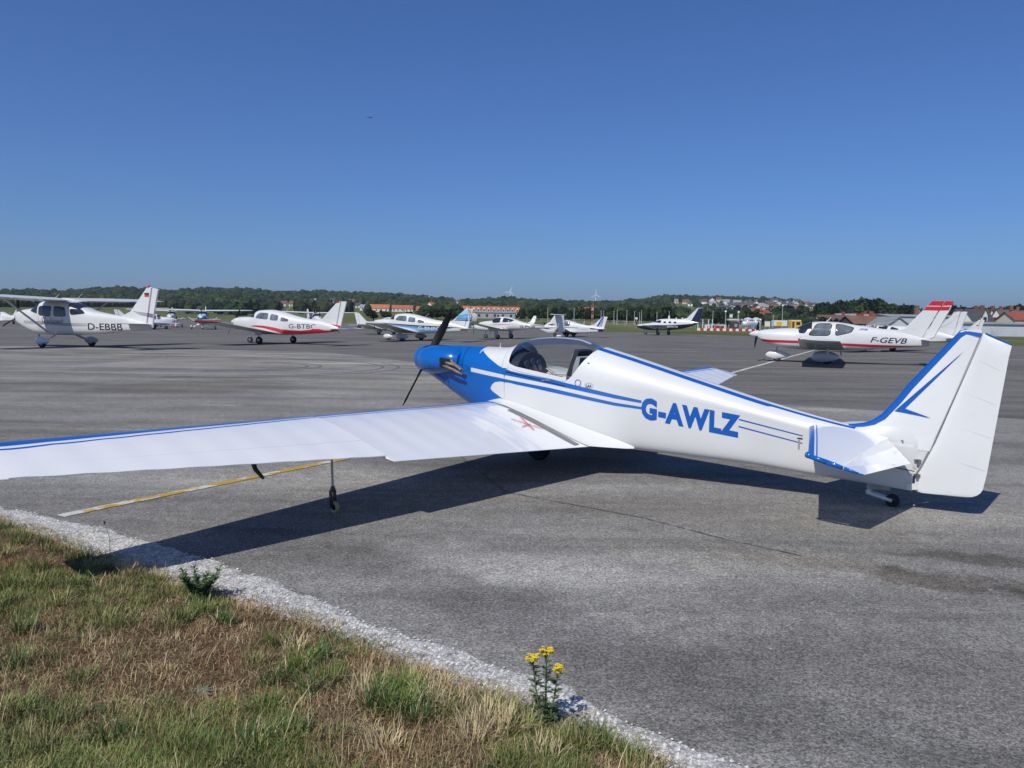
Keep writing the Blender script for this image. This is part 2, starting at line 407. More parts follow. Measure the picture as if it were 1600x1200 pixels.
# ---------------------------------------------------------------- ground, terrain, apron
SKY_PTS = [(-900, 462), (-300, 455), (0, 453), (40, 450), (100, 452), (150, 448), (190, 446), (240, 450), (270, 451), (310, 449), (375, 448), (430, 453), (480, 452), (550, 455), (590, 455), (640, 458), (690, 464), (745, 466), (775, 463), (800, 463), (835, 467), (860, 466), (900, 469), (960, 469), (1010, 463), (1060, 458), (1130, 459), (1200, 462), (1240, 464), (1262, 470), (1280, 482), (1330, 484), (1500, 486), (1600, 488), (2000, 488), (2600, 490)]
hor = lambda px: 501.8 + .01581*(px-800)
def e_sky(px): return hor(px) - float(np.interp(px, [p[0] for p in SKY_PTS], [p[1] for p in SKY_PTS]))
def terrain(X, Y):
    if Y < 150: return -.04
    px = 800 + F_PX*X/Y
    w = (lambda a: float(np.interp(px, [-400, 0, 300, 600, 950, 1080, 1280, 1400, 1800], a)))
    y0 = w([330, 330, 330, 260, 200, 230, 260, 260, 260])
    e1, e2, e3 = w([3, 3, 3, 5, 4.5, 3, -2.4, -2.4, -2.4]), w([14, 14, 12, 12, 10, 12, 8, 5, 6]), max(e_sky(px) - 9, 6)
    z = lambda e, y: CAM_H + e*y/F_PX
    ks = [0, y0, 450, 800, 1350, 1500, 2600, 9000]; vs = [-.04, -.04, z(e1, 450), z(e2, 800), z(e3, 1350), z(e3, 1350)+1, z(e3, 1350)*.75, z(e3, 1350)*.6]
    return float(np.interp(Y, ks, vs))
def two_tone(name, stops, scale, detail=6, rough=.95, bump=0.0, bscale=200, coord='Object', extra=None, stretch=(1, 1, 1)):
    m = bpy.data.materials.new(name); m.use_nodes = True; nt = m.node_tree; b = nt.nodes['Principled BSDF']; b.inputs['Roughness'].default_value = rough
    b.inputs['Specular IOR Level'].default_value = .12
    tc = nt.nodes.new('ShaderNodeTexCoord'); mp = nt.nodes.new('ShaderNodeMapping'); mp.inputs['Scale'].default_value = stretch
    nt.links.new(tc.outputs[coord], mp.inputs[0])
    nz = nt.nodes.new('ShaderNodeTexNoise'); nz.inputs['Scale'].default_value = scale; nz.inputs['Detail'].default_value = detail; nz.inputs['Roughness'].default_value = .62
    nt.links.new(mp.outputs[0], nz.inputs['Vector'])
    cr = nt.nodes.new('ShaderNodeValToRGB'); nt.links.new(nz.outputs['Fac'], cr.inputs[0])
    cr.color_ramp.elements[0].position = stops[0][0]; cr.color_ramp.elements[0].color = (*stops[0][1], 1)
    cr.color_ramp.elements[1].position = stops[-1][0]; cr.color_ramp.elements[1].color = (*stops[-1][1], 1)
    for p, c in stops[1:-1]: e = cr.color_ramp.elements.new(p); e.color = (*c, 1)
    out = cr.outputs[0]
    if extra: out = extra(nt, tc, mp, out)
    nt.links.new(out, b.inputs['Base Color'])
    if bump:
        bz = nt.nodes.new('ShaderNodeTexNoise'); bz.inputs['Scale'].default_value = bscale; bz.inputs['Detail'].default_value = 4
        nt.links.new(tc.outputs[coord], bz.inputs['Vector'])
        bp = nt.nodes.new('ShaderNodeBump'); bp.inputs['Strength'].default_value = bump; bp.inputs['Distance'].default_value = .01
        nt.links.new(bz.outputs['Fac'], bp.inputs['Height']); nt.links.new(bp.outputs[0], b.inputs['Normal'])
    return m
def mixmul(nt, col, fac_out, lo, hi, a=.35, b=.65):
    """multiply a colour by a remapped factor"""
    mr = nt.nodes.new('ShaderNodeMapRange'); mr.inputs['From Min'].default_value = a; mr.inputs['From Max'].default_value = b; mr.inputs['To Min'].default_value = lo; mr.inputs['To Max'].default_value = hi
    nt.links.new(fac_out, mr.inputs['Value']); v = nt.nodes.new('ShaderNodeVectorMath'); v.operation = 'SCALE'; nt.links.new(col, v.inputs[0]); nt.links.new(mr.outputs[0], v.inputs['Scale']); return v.outputs[0]
def noise_node(nt, vec, scale, detail=4, rough=.6, dist=0):
    n = nt.nodes.new('ShaderNodeTexNoise'); n.inputs['Scale'].default_value = scale; n.inputs['Detail'].default_value = detail; n.inputs['Roughness'].default_value = rough; n.inputs['Distortion'].default_value = dist
    nt.links.new(vec, n.inputs['Vector']); return n.outputs['Fac']
def asph_extra(nt, tc, mp, out):
    o = tc.outputs['Object']
    # aggregate: light and dark stones
    vo = nt.nodes.new('ShaderNodeTexVoronoi'); vo.inputs['Scale'].default_value = 150; nt.links.new(o, vo.inputs['Vector'])
    sp = nt.nodes.new('ShaderNodeSeparateColor'); nt.links.new(vo.outputs['Color'], sp.inputs[0])
    out = mixmul(nt, out, sp.outputs[0], .5, 1.5, 0, 1)
    out = mixmul(nt, out, noise_node(nt, o, 60, 3), .74, 1.28)
    out = mixmul(nt, out, noise_node(nt, o, 7, 6, .7), .86, 1.14)
    # long streaks along the paving lanes
    m2 = nt.nodes.new('ShaderNodeMapping'); m2.inputs['Scale'].default_value = (.10, .55, 1); m2.inputs['Rotation'].default_value = (0, 0, radians(12)); nt.links.new(o, m2.inputs[0])
    out = mixmul(nt, out, noise_node(nt, m2.outputs[0], 1.6, 7, .65, .6), .68, 1.32, .32, .66)
    # pale specks
    sk = nt.nodes.new('ShaderNodeTexVoronoi'); sk.inputs['Scale'].default_value = 9; nt.links.new(o, sk.inputs['Vector'])
    mr = nt.nodes.new('ShaderNodeMapRange'); mr.inputs['From Min'].default_value = .035; mr.inputs['From Max'].default_value = .09; mr.inputs['To Min'].default_value = 1; mr.inputs['To Max'].default_value = 0; nt.links.new(sk.outputs['Distance'], mr.inputs['Value'])
    s2 = nt.nodes.new('ShaderNodeSeparateColor'); nt.links.new(sk.outputs['Color'], s2.inputs[0]); gt = nt.nodes.new('ShaderNodeMath'); gt.operation = 'GREATER_THAN'; gt.inputs[1].default_value = .80; nt.links.new(s2.outputs[0], gt.inputs[0])
    mu = nt.nodes.new('ShaderNodeMath'); mu.operation = 'MULTIPLY'; nt.links.new(mr.outputs[0], mu.inputs[0]); nt.links.new(gt.outputs[0], mu.inputs[1])
    mx = nt.nodes.new('ShaderNodeMix'); mx.data_type = 'RGBA'; mx.inputs['B'].default_value = (.5, .5, .48, 1); nt.links.new(mu.outputs[0], mx.inputs['Factor']); nt.links.new(out, mx.inputs['A'])
    out = mx.outputs['Result']
    return out
def stain(nt, tc, out, cx, cy, rx, ry, rot, col, amt, sc=2.0, soft=.5):
    """a worn patch or damp stain with a ragged outline at one spot of the paving"""
    mp = nt.nodes.new('ShaderNodeMapping'); mp.vector_type = 'TEXTURE'; mp.inputs['Location'].default_value = (cx, cy, 0); mp.inputs['Rotation'].default_value = (0, 0, rot); mp.inputs['Scale'].default_value = (rx, ry, 1)
    nt.links.new(tc.outputs['Object'], mp.inputs[0]); ln = nt.nodes.new('ShaderNodeVectorMath'); ln.operation = 'LENGTH'; nt.links.new(mp.outputs[0], ln.inputs[0])
    n = noise_node(nt, tc.outputs['Object'], sc, 7, .7); ad = nt.nodes.new('ShaderNodeMath'); ad.operation = 'MULTIPLY_ADD'; ad.inputs[1].default_value = 2.2; nt.links.new(n, ad.inputs[0]); nt.links.new(ln.outputs['Value'], ad.inputs[2])
    mr = nt.nodes.new('ShaderNodeMapRange'); mr.inputs['From Min'].default_value = 2.0; mr.inputs['From Max'].default_value = 2.0-soft; mr.inputs['To Min'].default_value = 0; mr.inputs['To Max'].default_value = amt
    nt.links.new(ad.outputs[0], mr.inputs['Value'])
    mx = nt.nodes.new('ShaderNodeMix'); mx.data_type = 'RGBA'; mx.blend_type = 'MULTIPLY'; mx.inputs['B'].default_value = (*col, 1); nt.links.new(mr.outputs[0], mx.inputs['Factor']); nt.links.new(out, mx.inputs['A'])
    return mx.outputs['Result']
def apron_extra(nt, tc, mp, out):
    out = asph_extra(nt, tc, mp, out)
    for a in [(.55, 3.45, 2.6, .42, -.78, (.74, .74, .75), .9, 1.4), (1.9, 3.3, 1.6, .6, -.3, (.84, .83, .82), .9, 1.2), (1.3, 5.1, 1.7, .5, -.35, (1.22, 1.2, 1.15), 1, 1.3), (3.6, 6.3, 1.6, .5, -.2, (1.15, 1.13, 1.08), 1, 1.1), (-1.2, 5.0, 1.3, .4, -.5, (.82, .82, .82), .9, 1.5), (-15, 30, 8, 2.0, .05, (.74, .72, .68), .8, .5), (2.6, 4.55, .75, .28, -.25, (.55, .52, .48), .9, 3.5), (1.95, 4.95, .9, .25, -.2, (.72, .69, .64), .8, 4), (3.1, 5.0, .8, .22, -.3, (.55, .52, .49), .9, 4), (3.2, 4.3, .6, .3, -.3, (.55, .53, .5), .8, 5),
              (1.2, 6.2, 2.2, .8, -.2, (.82, .78, .72), .7, 1.5), (0.3, 4.6, 1.6, .5, -.4, (1.22, 1.22, 1.2), 1, 1.5), (-2, 7.2, 1.6, .8, 0, (1.16, 1.14, 1.1), 1, 1.2), (-12, 30, 7, 1.0, .1, (1.5, 1.46, 1.36), 1, .8), (-4.5, 26.5, 4, .8, .2, (1.5, 1.46, 1.36), 1, .8),
              (-9, 26, 6, 3, .1, (1.2, 1.18, 1.1), 1, .4), (-7, 17, 3.5, 3, .4, (.72, .70, .66), .8, .5), (-4.9, 13.3, .6, .15, 0, (1.6, 1.58, 1.5), 1, 2), (-2, 19, 3.4, 3, .3, (1.15, 1.12, 1.05), 1, .5), (-5, 10, 3, 1.6, .2, (.82, .81, .78), .8, .9),
              (7.5, 8.5, 1.0, .4, .1, (1.3, 1.28, 1.22), 1, 1.5), (5.4, 14.2, 1.2, .3, -.3, (1.35, 1.33, 1.28), 1, 1.5), (-2.2, 6.2, 1.3, .5, .1, (.84, .84, .85), .8, 1.6), (.5, 3.3, 1.5, .4, -.5, (.85, .85, .85), .8, 2)]:
        out = stain(nt, tc, out, *a)
    return out
A0 = (.192, .186, .174)
k_ = lambda s: tuple(c*s for c in A0)
apron_m = two_tone('weathered_apron_asphalt', [(.28, k_(.86)), (.5, k_(1.1)), (.72, k_(1.42))], .35, 8, .92, .35, 320, extra=apron_extra)
taxi_m = two_tone('darker_taxiway_asphalt', [(.3, (.122, .117, .110)), (.7, (.168, .162, .152))], .12, 8, .92, .3, 300, extra=asph_extra)
grass_far = two_tone('mown_airfield_grass', [(.30, (.060, .085, .022)), (.47, (.095, .115, .035)), (.62, (.15, .145, .06)), (.78, (.26, .22, .12))], .035, 9, 1, stretch=(1, .35, 1))
# terrain sheet: one grid out to the horizon
xs = [-6000, -4000, -3000, -2200, -1700] + list(range(-1500, 1501, 50)) + [1700, 2200, 3000, 4000, 6000]
ys = [-400, -100, 0, 60, 150, 190, 200, 230, 260, 300, 330, 360, 400, 450, 500, 560, 620, 700, 800, 900, 1000, 1100, 1200, 1300, 1350, 1420, 1500, 1700, 2000, 2600, 4000, 9000]
vs = [(x, y, terrain(x, y)) for y in ys for x in xs]; nx = len(xs)
ter = mesh('terrain', vs, [(j*nx+i, j*nx+i+1, (j+1)*nx+i+1, (j+1)*nx+i) for j in range(len(ys)-1) for i in range(nx-1)], grass_far, None, 'all'); tag(ter, kind='structure')
# taxiway asphalt: its far edge runs off to the left
tx = [(-400, -60), (200, -60), (200, -20), (70, 20), (52.1, 60), (46, 72), (30, 108), (17, 132), (4, 168), (-10, 205), (-40, 270), (-85, 330), (-400, 330)]
tag(mesh('taxiway', [(x, y, 0) for x, y in tx], [tuple(range(len(tx)))], taxi_m), kind='structure')
def ragged(pts, step, amp, seed):
    rr = random.Random(seed); out = []
    for a, b in zip(pts, pts[1:]):
        a, b = Vector(a), Vector(b); n = max(1, int((b-a).length/step)); nn = Vector((-(b-a).y, (b-a).x)).normalized()
        for i in range(n): 
            p = a + (b-a)*i/n; out.append(tuple(p + nn*amp*(noise.noise(Vector((p.x*2.5, p.y*2.5, seed)))*1.2 + rr.uniform(-.35, .35))))
    out.append(tuple(pts[-1])); return out
edge_hi = [(-12, 10.2), (-6.5, 7.4), (-3.94, 6.0), (-2.91, 5.45), (-1.98, 4.82), (-1.38, 4.42), (-.46, 3.62), (-.09, 3.34), (.23, 3.10), (.38, 2.90), (.78, 2.56), (1.4, 2.05), (3.5, .3), (8, -3.4)]
edge_lo = [(-12, 9.7), (-6.5, 7.0), (-3.71, 5.64), (-3.25, 5.35), (-2.6, 4.86), (-1.64, 4.22), (-.94, 3.80), (-.42, 3.34), (.02, 3.02), (.26, 2.86), (.50, 2.60), (1.15, 2.05), (3.2, .1), (7.5, -3.8)]
ap = edge_lo[::-1] + [(-26, 20), (-30, 37), (-22, 36.2), (-14.7, 36.2), (-8, 34.5), (-5.5, 31), (-1, 24), (3.8, 15.6), (8.5, 13), (14, 9.5), (22, 4), (22, -8)]
tag(mesh('apron', [(x, y, .004) for x, y in ap], [tuple(range(len(ap)))], apron_m), kind='structure')
# painted rough gravel edge, a real band of bedded chippings
def grav_extra(nt, tc, mp, out):
    vo = nt.nodes.new('ShaderNodeTexVoronoi'); vo.inputs['Scale'].default_value = 75; nt.links.new(tc.outputs['Object'], vo.inputs['Vector'])
    sp = nt.nodes.new('ShaderNodeSeparateColor'); nt.links.new(vo.outputs['Color'], sp.inputs[0]); out = mixmul(nt, out, sp.outputs[1], .68, 1.22, 0, 1)
    return mixmul(nt, out, vo.outputs['Distance'], 1.1, .6, .3, .8)
grav_m = two_tone('whitened_gravel', [(.3, (.33, .32, .30)), (.48, (.54, .53, .505)), (.7, (.72, .71, .69))], 14, 5, .95, .9, 120, extra=grav_extra)
hi = ragged(edge_hi, .05, .05, 3); lo = [(x, y-.10) for x, y in ragged(edge_lo, .05, .03, 9)]
def along(pts, n):
    d = [0]
    for a, b in zip(pts, pts[1:]): d.append(d[-1] + math.dist(a, b))
    return [(float(np.interp(t, d, [p[0] for p in pts])), float(np.interp(t, d, [p[1] for p in pts]))) for t in np.linspace(0, d[-1], n)]
NG, MG = 900, 26; A, B_ = along(hi, NG), along(lo, NG); vs = []
for i in range(NG):
    for j in range(MG):
        t = j/(MG-1); x = A[i][0] + (B_[i][0]-A[i][0])*t; y = A[i][1] + (B_[i][1]-A[i][1])*t
        n1 = noise.noise(Vector((x*38, y*38, 0))); n2 = noise.noise(Vector((x*11, y*11, 5)))
        vs.append((x, y, .006 + max(0, .007*n1 + .005*n2 + .004)*min(1, t*8)))
gv = mesh('gravel_edge', vs, [(i*MG+j, (i+1)*MG+j, (i+1)*MG+j+1, i*MG+j+1) for i in range(NG-1) for j in range(MG-1)], grav_m, None, 'all')
tag(gv, kind='structure')
rg = random.Random(5); cv = []; cf = []
for i in range(14000):
    k = rg.random(); q = int(k*(NG-1)); t = rg.random()**.8*1.05 - .03; x = A[q][0] + (B_[q][0]-A[q][0])*t; y = A[q][1] + (B_[q][1]-A[q][1])*t
    if not (-4.6 < x < 1.6): continue
    s_ = rg.uniform(.003, .0085); b = len(cv); h = .010
    for dx, dy, dz in ((1, 0, 0), (0, 1, 0), (-1, 0, 0), (0, -1, 0), (.2, .2, 1), (0, 0, -.5)):
        cv.append((x + (dx + rg.uniform(-.4, .4))*s_, y + (dy + rg.uniform(-.4, .4))*s_, h + dz*s_*rg.uniform(.6, 1)))
    cf += [(b+a_, b+c_, b+4) for a_, c_ in ((0, 1), (1, 2), (2, 3), (3, 0))] + [(b+c_, b+a_, b+5) for a_, c_ in ((0, 1), (1, 2), (2, 3), (3, 0))]
tag(mesh('gravel_chippings', cv, cf, mat('pale_chippings', (.64, .63, .60), .95, var=.45, vscale=45)), 'loose pale chippings bedded along the apron edge', 'gravel', kind='stuff')
# yellow parking line, worn, in two layers
yel = two_tone('worn_yellow_line', [(.38, (.62, .60, .54)), (.45, (.62, .60, .54)), (.50, (.52, .34, .06)), (.75, (.46, .30, .05))], 3.5, 5, .8, .3, 200, extra=lambda nt, tc, mp, out: mixmul(nt, out, noise_node(nt, tc.outputs['Object'], 90, 4), .6, 1.15))
def strip(name, a, b, w, m, z, amp=.006, step=.06, seed=1, taper=0):
    a, b = Vector(a), Vector(b); d = (b-a); n = max(2, int(d.length/step)); nn = Vector((-d.y, d.x)).normalized()*w/2; rr = random.Random(seed); v = []
    for i in range(n+1):
        p = a + d*i/n; q = a + d*(i+taper)/n
        v += [(*(p + nn*(1 + rr.uniform(-1, 1)*amp/w*2)), z), (*(p - nn*(1 + rr.uniform(-1, 1)*amp/w*2) + d*taper/n), z)]
    return tag(mesh(name, v, [(2*i, 2*i+1, 2*i+3, 2*i+2) for i in range(n)], m), kind='structure')
strip('yellow_line', (-3.33, 5.74), (2.6, 15.6), .105, yel, .009, .010)
wl = mat('faded_white_line', (.55, .53, .47), .8, var=.3, vscale=2)
strip('white_line', (6.4, 23.6), (27, 66), .15, wl, .006)
strip('white_line', (-9, 42), (70, 57), .12, mat('very_faded_line', (.19, .185, .17), .9, var=.3, vscale=1), .006)
strip('white_line', (44.5, 58), (66, 50), .15, wl, .006)
strip('white_line', (12, 100), (52, 92), .18, mat('very_faded_line', (.19, .185, .17), .9), .006)
# paving joint, patched cracks and tyre marks
jm = mat('tar_joint', (.105, .102, .096), .9, var=.3, vscale=12)
jpts = [(-2.2, 16.0), (-1.07, 10.4), (-.04, 6.8), (1.01, 5.98), (1.5, 5.4), (1.9, 5.03)]
for (a, b), s_ in zip(zip(jpts[1:], jpts[2:]), range(9)): strip('tar_joint', a, b, .014 - .0022*s_, jm, .0085 + .0002*s_, .006, .03, s_)
def arc(name, cx, cy, rx, ry, a0, a1, w, m, z):
    v = []; n = 60
    for i in range(n+1):
        a = a0 + (a1-a0)*i/n; v += [(cx + (rx-w/2)*cos(a), cy + (ry-w/2)*sin(a), z), (cx + (rx+w/2)*cos(a), cy + (ry+w/2)*sin(a), z)]
    tag(mesh(name, v, [(2*i, 2*i+1, 2*i+3, 2*i+2) for i in range(n)], m), kind='structure')
tm = mat('tyre_mark', (.135, .13, .124), .95, var=.25, vscale=9)
for i, (cx, cy, r_) in enumerate(((-9.0, 24.0, 5.0), (-9.0, 24.0, 5.5), (-8.7, 24, 2.4), (-8.7, 24, 2.8))): arc('tyre_mark', cx, cy, r_, r_*.9, -1.5, 1.45, .09, tm, .0075 + .0003*i)
# ---------------------------------------------------------------- verge: soil, thatch, grass
PV = edge_lo
def verge_y(x): return float(np.interp(x, [p[0] for p in PV], [p[1] for p in PV])) - .06
def vh(x, y):
    d = verge_y(x) - y
    return .004 + min(max(d, 0)*.12, .035) + .03*noise.noise(Vector((x*1.3, y*1.3, 2)))*min(1, max(d, 0)*2) + .010*noise.noise(Vector((x*7, y*7, 1)))*min(1, max(d, 0)*4)
soil = two_tone('dry_thatch_soil', [(.3, (.035, .022, .013)), (.5, (.11, .068, .038)), (.7, (.22, .15, .085))], 40, 8, 1, .8, 90)
vs = []; XN, YN = 260, 150
for i in range(XN+1):
    x = -7 + 10*i/XN; yt = verge_y(x) + .09
    for j in range(YN+1): y = yt - (yt - (-1.5))*(j/YN)**1.4; vs.append((x, y, vh(x, y) + .004 if j else .002))
tag(mesh('verge_soil', vs, [(i*(YN+1)+j, i*(YN+1)+j+1, (i+1)*(YN+1)+j+1, (i+1)*(YN+1)+j) for i in range(XN) for j in range(YN)], soil, None, 'all'), kind='structure')
def grass_mesh(name, pts, mats, label, cat, seed=0):
    """pts: (x, y, n, radius, height, width, lean, material index)"""
    r = np.random.default_rng(seed); V = []; F = []; M = []; base = 0
    for (x, y, n, rad, h, w, lean, mi) in pts:
        a = r.uniform(0, 2*np.pi, n); q = rad*np.sqrt(r.uniform(0, 1, n)); px = x + q*np.cos(a); py = y + q*np.sin(a)
        d = a + r.normal(0, .9, n); L = h*r.uniform(.45, 1.2, n); ln = np.clip(lean*r.uniform(.3, 1.5, n), 0, 1.45)
        zz = np.array([vh(u, v) for u, v in zip(px, py)])
        cx = np.cos(d); sx_ = np.sin(d); wx = -sx_*w*.5*r.uniform(.6, 1.4, n); wy = cx*w*.5*r.uniform(.6, 1.4, n)
        rows = []
        for t, ww in ((0, 1.0), (.4, .9), (.75, .6), (1, .08)):
            bend = ln*(.45 + .75*t); hz = L*t*np.cos(bend); hr = L*t*np.sin(bend)
            rows.append((px + cx*hr + wx*ww, py + sx_*hr + wy*ww, zz + hz, px + cx*hr - wx*ww, py + sx_*hr - wy*ww))
        v = np.stack([np.stack([np.stack([R_[0], R_[1], R_[2]], 1), np.stack([R_[3], R_[4], R_[2]], 1)], 1) for R_ in rows], 1).reshape(n, 8, 3)
        V.append(v.reshape(-1, 3)); idx = (base + np.arange(n)*8)[:, None]
        f = np.concatenate([np.stack([idx[:, 0]+2*k, idx[:, 0]+2*k+1, idx[:, 0]+2*k+3, idx[:, 0]+2*k+2], 1) for k in range(3)], 0)
        F.append(f); M.append(np.full(len(f), mi)); base += n*8
    V = np.concatenate(V); F = np.concatenate(F); M = np.concatenate(M)
    me = bpy.data.meshes.new(name); me.vertices.add(len(V)); me.vertices.foreach_set('co', V.astype(np.float32).ravel())
    me.loops.add(F.size); me.loops.foreach_set('vertex_index', F.astype(np.int32).ravel()); me.polygons.add(len(F))
    me.polygons.foreach_set('loop_start', np.arange(0, F.size, 4, dtype=np.int32)); me.polygons.foreach_set('material_index', M.astype(np.int32))
    me.update(calc_edges=True); me.validate()
    return tag(link(name, me, mats, None, 'all'), label, cat, kind='stuff')
def leaf_mat(name, col, var=.4, sc=6):
    m = mat(name, col, .6, var=var, vscale=sc, spec=.3); return m
g_green, g_olive, g_straw, g_tan, g_brown, g_dark = (leaf_mat('green_grass_blade', (.135, .195, .042)), leaf_mat('olive_grass_blade', (.25, .25, .09)), leaf_mat('straw_blade', (.55, .45, .26)),
    leaf_mat('tan_thatch', (.36, .25, .13)), leaf_mat('brown_thatch', (.17, .095, .05)), leaf_mat('deep_green_blade', (.07, .13, .035)))
GM = [g_green, g_olive, g_straw, g_tan, g_brown, g_dark]
rg = random.Random(11); pts = []
def inside(x, y, m=0.0): return y < verge_y(x) - m
def gsamp():
    while True:
        py = 790 + 470*rg.random()**.85; px = rg.uniform(-90, 1120); p = gnd(px, py)
        if inside(p.x, p.y) and p.y > 1.7: return p.x, p.y
for i in range(2600):       # matted dead thatch lying flat
    x, y = gsamp(); pts.append((x, y, 22, .07, rg.uniform(.018, .05), .0022, 1.35, rg.choice((3, 4, 4, 4, 3, 2))))
tag_th = grass_mesh('dry_thatch', pts, GM, 'matted brown dead grass covering the verge', 'dry grass', 1)
pts = []
dens = lambda x, y: noise.noise(Vector((x*1.1 + 4, y*1.1, 7))) + .5*noise.noise(Vector((x*3, y*3, 3)))
for i in range(7800):       # short living sward in patches
    x, y = gsamp(); d = dens(x, y)
    if d > -.14 + rg.random()*.30: pts.append((x, y, 16, .05, rg.uniform(.025, .06), .0026, .75, rg.choice((0, 1, 1, 5, 1))))
    elif rg.random() < .45: pts.append((x, y, 6, .05, rg.uniform(.03, .07), .002, .9, rg.choice((1, 2, 3, 3))))
for i in range(1500):        # rim of the verge hangs over the gravel
    px = rg.uniform(-80, 1100); x0 = rg.uniform(-4.4, 1.3); y = verge_y(x0) - rg.uniform(-.09, .12)
    pts.append((x0, y, 12, .05, rg.uniform(.02, .055), .0024, 1.0, rg.choice((3, 4, 2, 1, 3))))
TUFTS = [(298, 925, 90, .08, 1), (325, 940, 90, .08, 0), (345, 955, 70, .07, 1), (280, 915, 70, .09, 1), (310, 950, 80, .08, 5), (10, 830, 60, .10, 0), (40, 845, 70, .11, 1), (70, 855, 60, .10, 0), (130, 880, 70, .11, 0), (160, 870, 50, .10, 1), (0, 960, 80, .13, 0), (60, 930, 80, .12, 1), (30, 860, 60, .12, 0), (60, 905, 70, .13, 0), (20, 930, 70, .13, 0), (90, 960, 60, .12, 1), (150, 900, 60, .11, 1), (40, 1000, 80, .13, 5), (20, 1060, 60, .14, 5), (80, 870, 60, .11, 1), (120, 930, 60, .10, 0), (10, 880, 60, .12, 1), (110, 840, 40, .10, 0),
         (200, 905, 70, .12, 2), (240, 915, 60, .12, 1), (170, 985, 60, .10, 1), (285, 985, 90, .12, 0), (320, 970, 90, .11, 0), (350, 985, 80, .10, 5), (260, 1000, 50, .10, 1), (205, 895, 50, .13, 2), (230, 890, 50, .12, 2), (270, 900, 40, .11, 2), (180, 880, 40, .12, 2), (215, 880, 40, .15, 2),
         (430, 1020, 90, .12, 0), (470, 1060, 120, .13, 0), (500, 1045, 110, .12, 5), (430, 1080, 80, .13, 5), (410, 1130, 80, .12, 0), (520, 1080, 90, .12, 0), (480, 1100, 60, .14, 5), (400, 1050, 50, .12, 1), (460, 1030, 60, .12, 2),
         (610, 1100, 160, .13, 0), (640, 1120, 130, .14, 0), (590, 1130, 120, .13, 5), (620, 1135, 120, .12, 0), (640, 1090, 80, .13, 1), (570, 1110, 60, .15, 2), (670, 1120, 60, .14, 2), (650, 1150, 60, .13, 5),
         (760, 1150, 120, .15, 2), (790, 1130, 110, .15, 1), (780, 1170, 120, .14, 2), (740, 1180, 80, .14, 2), (810, 1160, 90, .12, 1), (710, 1130, 60, .12, 2), (760, 1120, 60, .15, 2), (690, 1080, 60, .09, 2), (720, 1100, 60, .10, 3), (660, 1060, 60, .08, 3), (560, 1010, 50, .07, 3),
         (930, 1165, 120, .10, 5), (950, 1180, 90, .12, 0), (910, 1175, 80, .11, 1), (980, 1195, 50, .12, 0), (900, 1190, 80, .11, 1), (1000, 1215, 60, .12, 1), (850, 1200, 70, .11, 2), (350, 1130, 70, .08, 0), (130, 1080, 50, .10, 0), (90, 1150, 50, .12, 0), (250, 1120, 50, .07, 1), (170, 1170, 60, .12, 5), (300, 1190, 60, .09, 0), (400, 1190, 70, .12, 5), (60, 1190, 60, .12, 1),
         (520, 1180, 60, .08, 1), (600, 1190, 70, .08, 2), (460, 1170, 60, .11, 5), (30, 1130, 60, .13, 0), (140, 1020, 40, .08, 2), (210, 1050, 40, .08, 1), (480, 990, 40, .06, 3), (380, 960, 50, .07, 3)]
for (px, py, n, h, mi) in TUFTS:
    p = gnd(px, py); h *= .78
    if not inside(p.x, p.y, .01): continue
    pts.append((p.x, p.y, n, .05, h, .0034, .55, mi)); pts.append((p.x, p.y, n//2, .085, h*.75, .003, .95, mi)); pts.append((p.x, p.y, n//5, .07, h*1.0, .0024, .8, 2))
for i in range(150):        # single long stalks
    x, y = gsamp(); pts.append((x, y, 1, .01, rg.uniform(.08, .22), .0022, rg.uniform(.3, 1.2), 2))
grass_mesh('verge_grass', pts, GM, 'green and straw coloured grass growing on the verge', 'grass', 2)
def leaf(b, p, d, L, w, up=.5, n=3):
    d = Vector(d).normalized(); s_ = d.cross(Vector((0, 0, 1))).normalized(); pv = []
    for i in range(n+1):
        t = i/n; c = Vector(p) + d*L*t*cos(up*.6) + Vector((0, 0, 1))*(L*t*sin(up) - L*.5*t*t*sin(up)*1.2); ww = w*(sin(pi*min(.95, .15+.8*t)))
        pv += [c + s_*ww/2, c - s_*ww/2]
    b.add(pv, [(2*i, 2*i+1, 2*i+3, 2*i+2) for i in range(n)])
ragw = leaf_mat('ragwort_leaf', (.085, .125, .045)); flow = mat('ragwort_flower', (.82, .62, .01), .6, var=.25, vscale=120); stem_m = leaf_mat('ragwort_stem', (.13, .16, .07))
pr_ = gnd(852, 1142); rw = empty('ragwort', (pr_.x, pr_.y, vh(pr_.x, pr_.y)), 0, 'ragwort weed with three heads of yellow flowers on the gravel edge', 'weed'); rw.scale = (.93, .93, .93)
rr = random.Random(3)
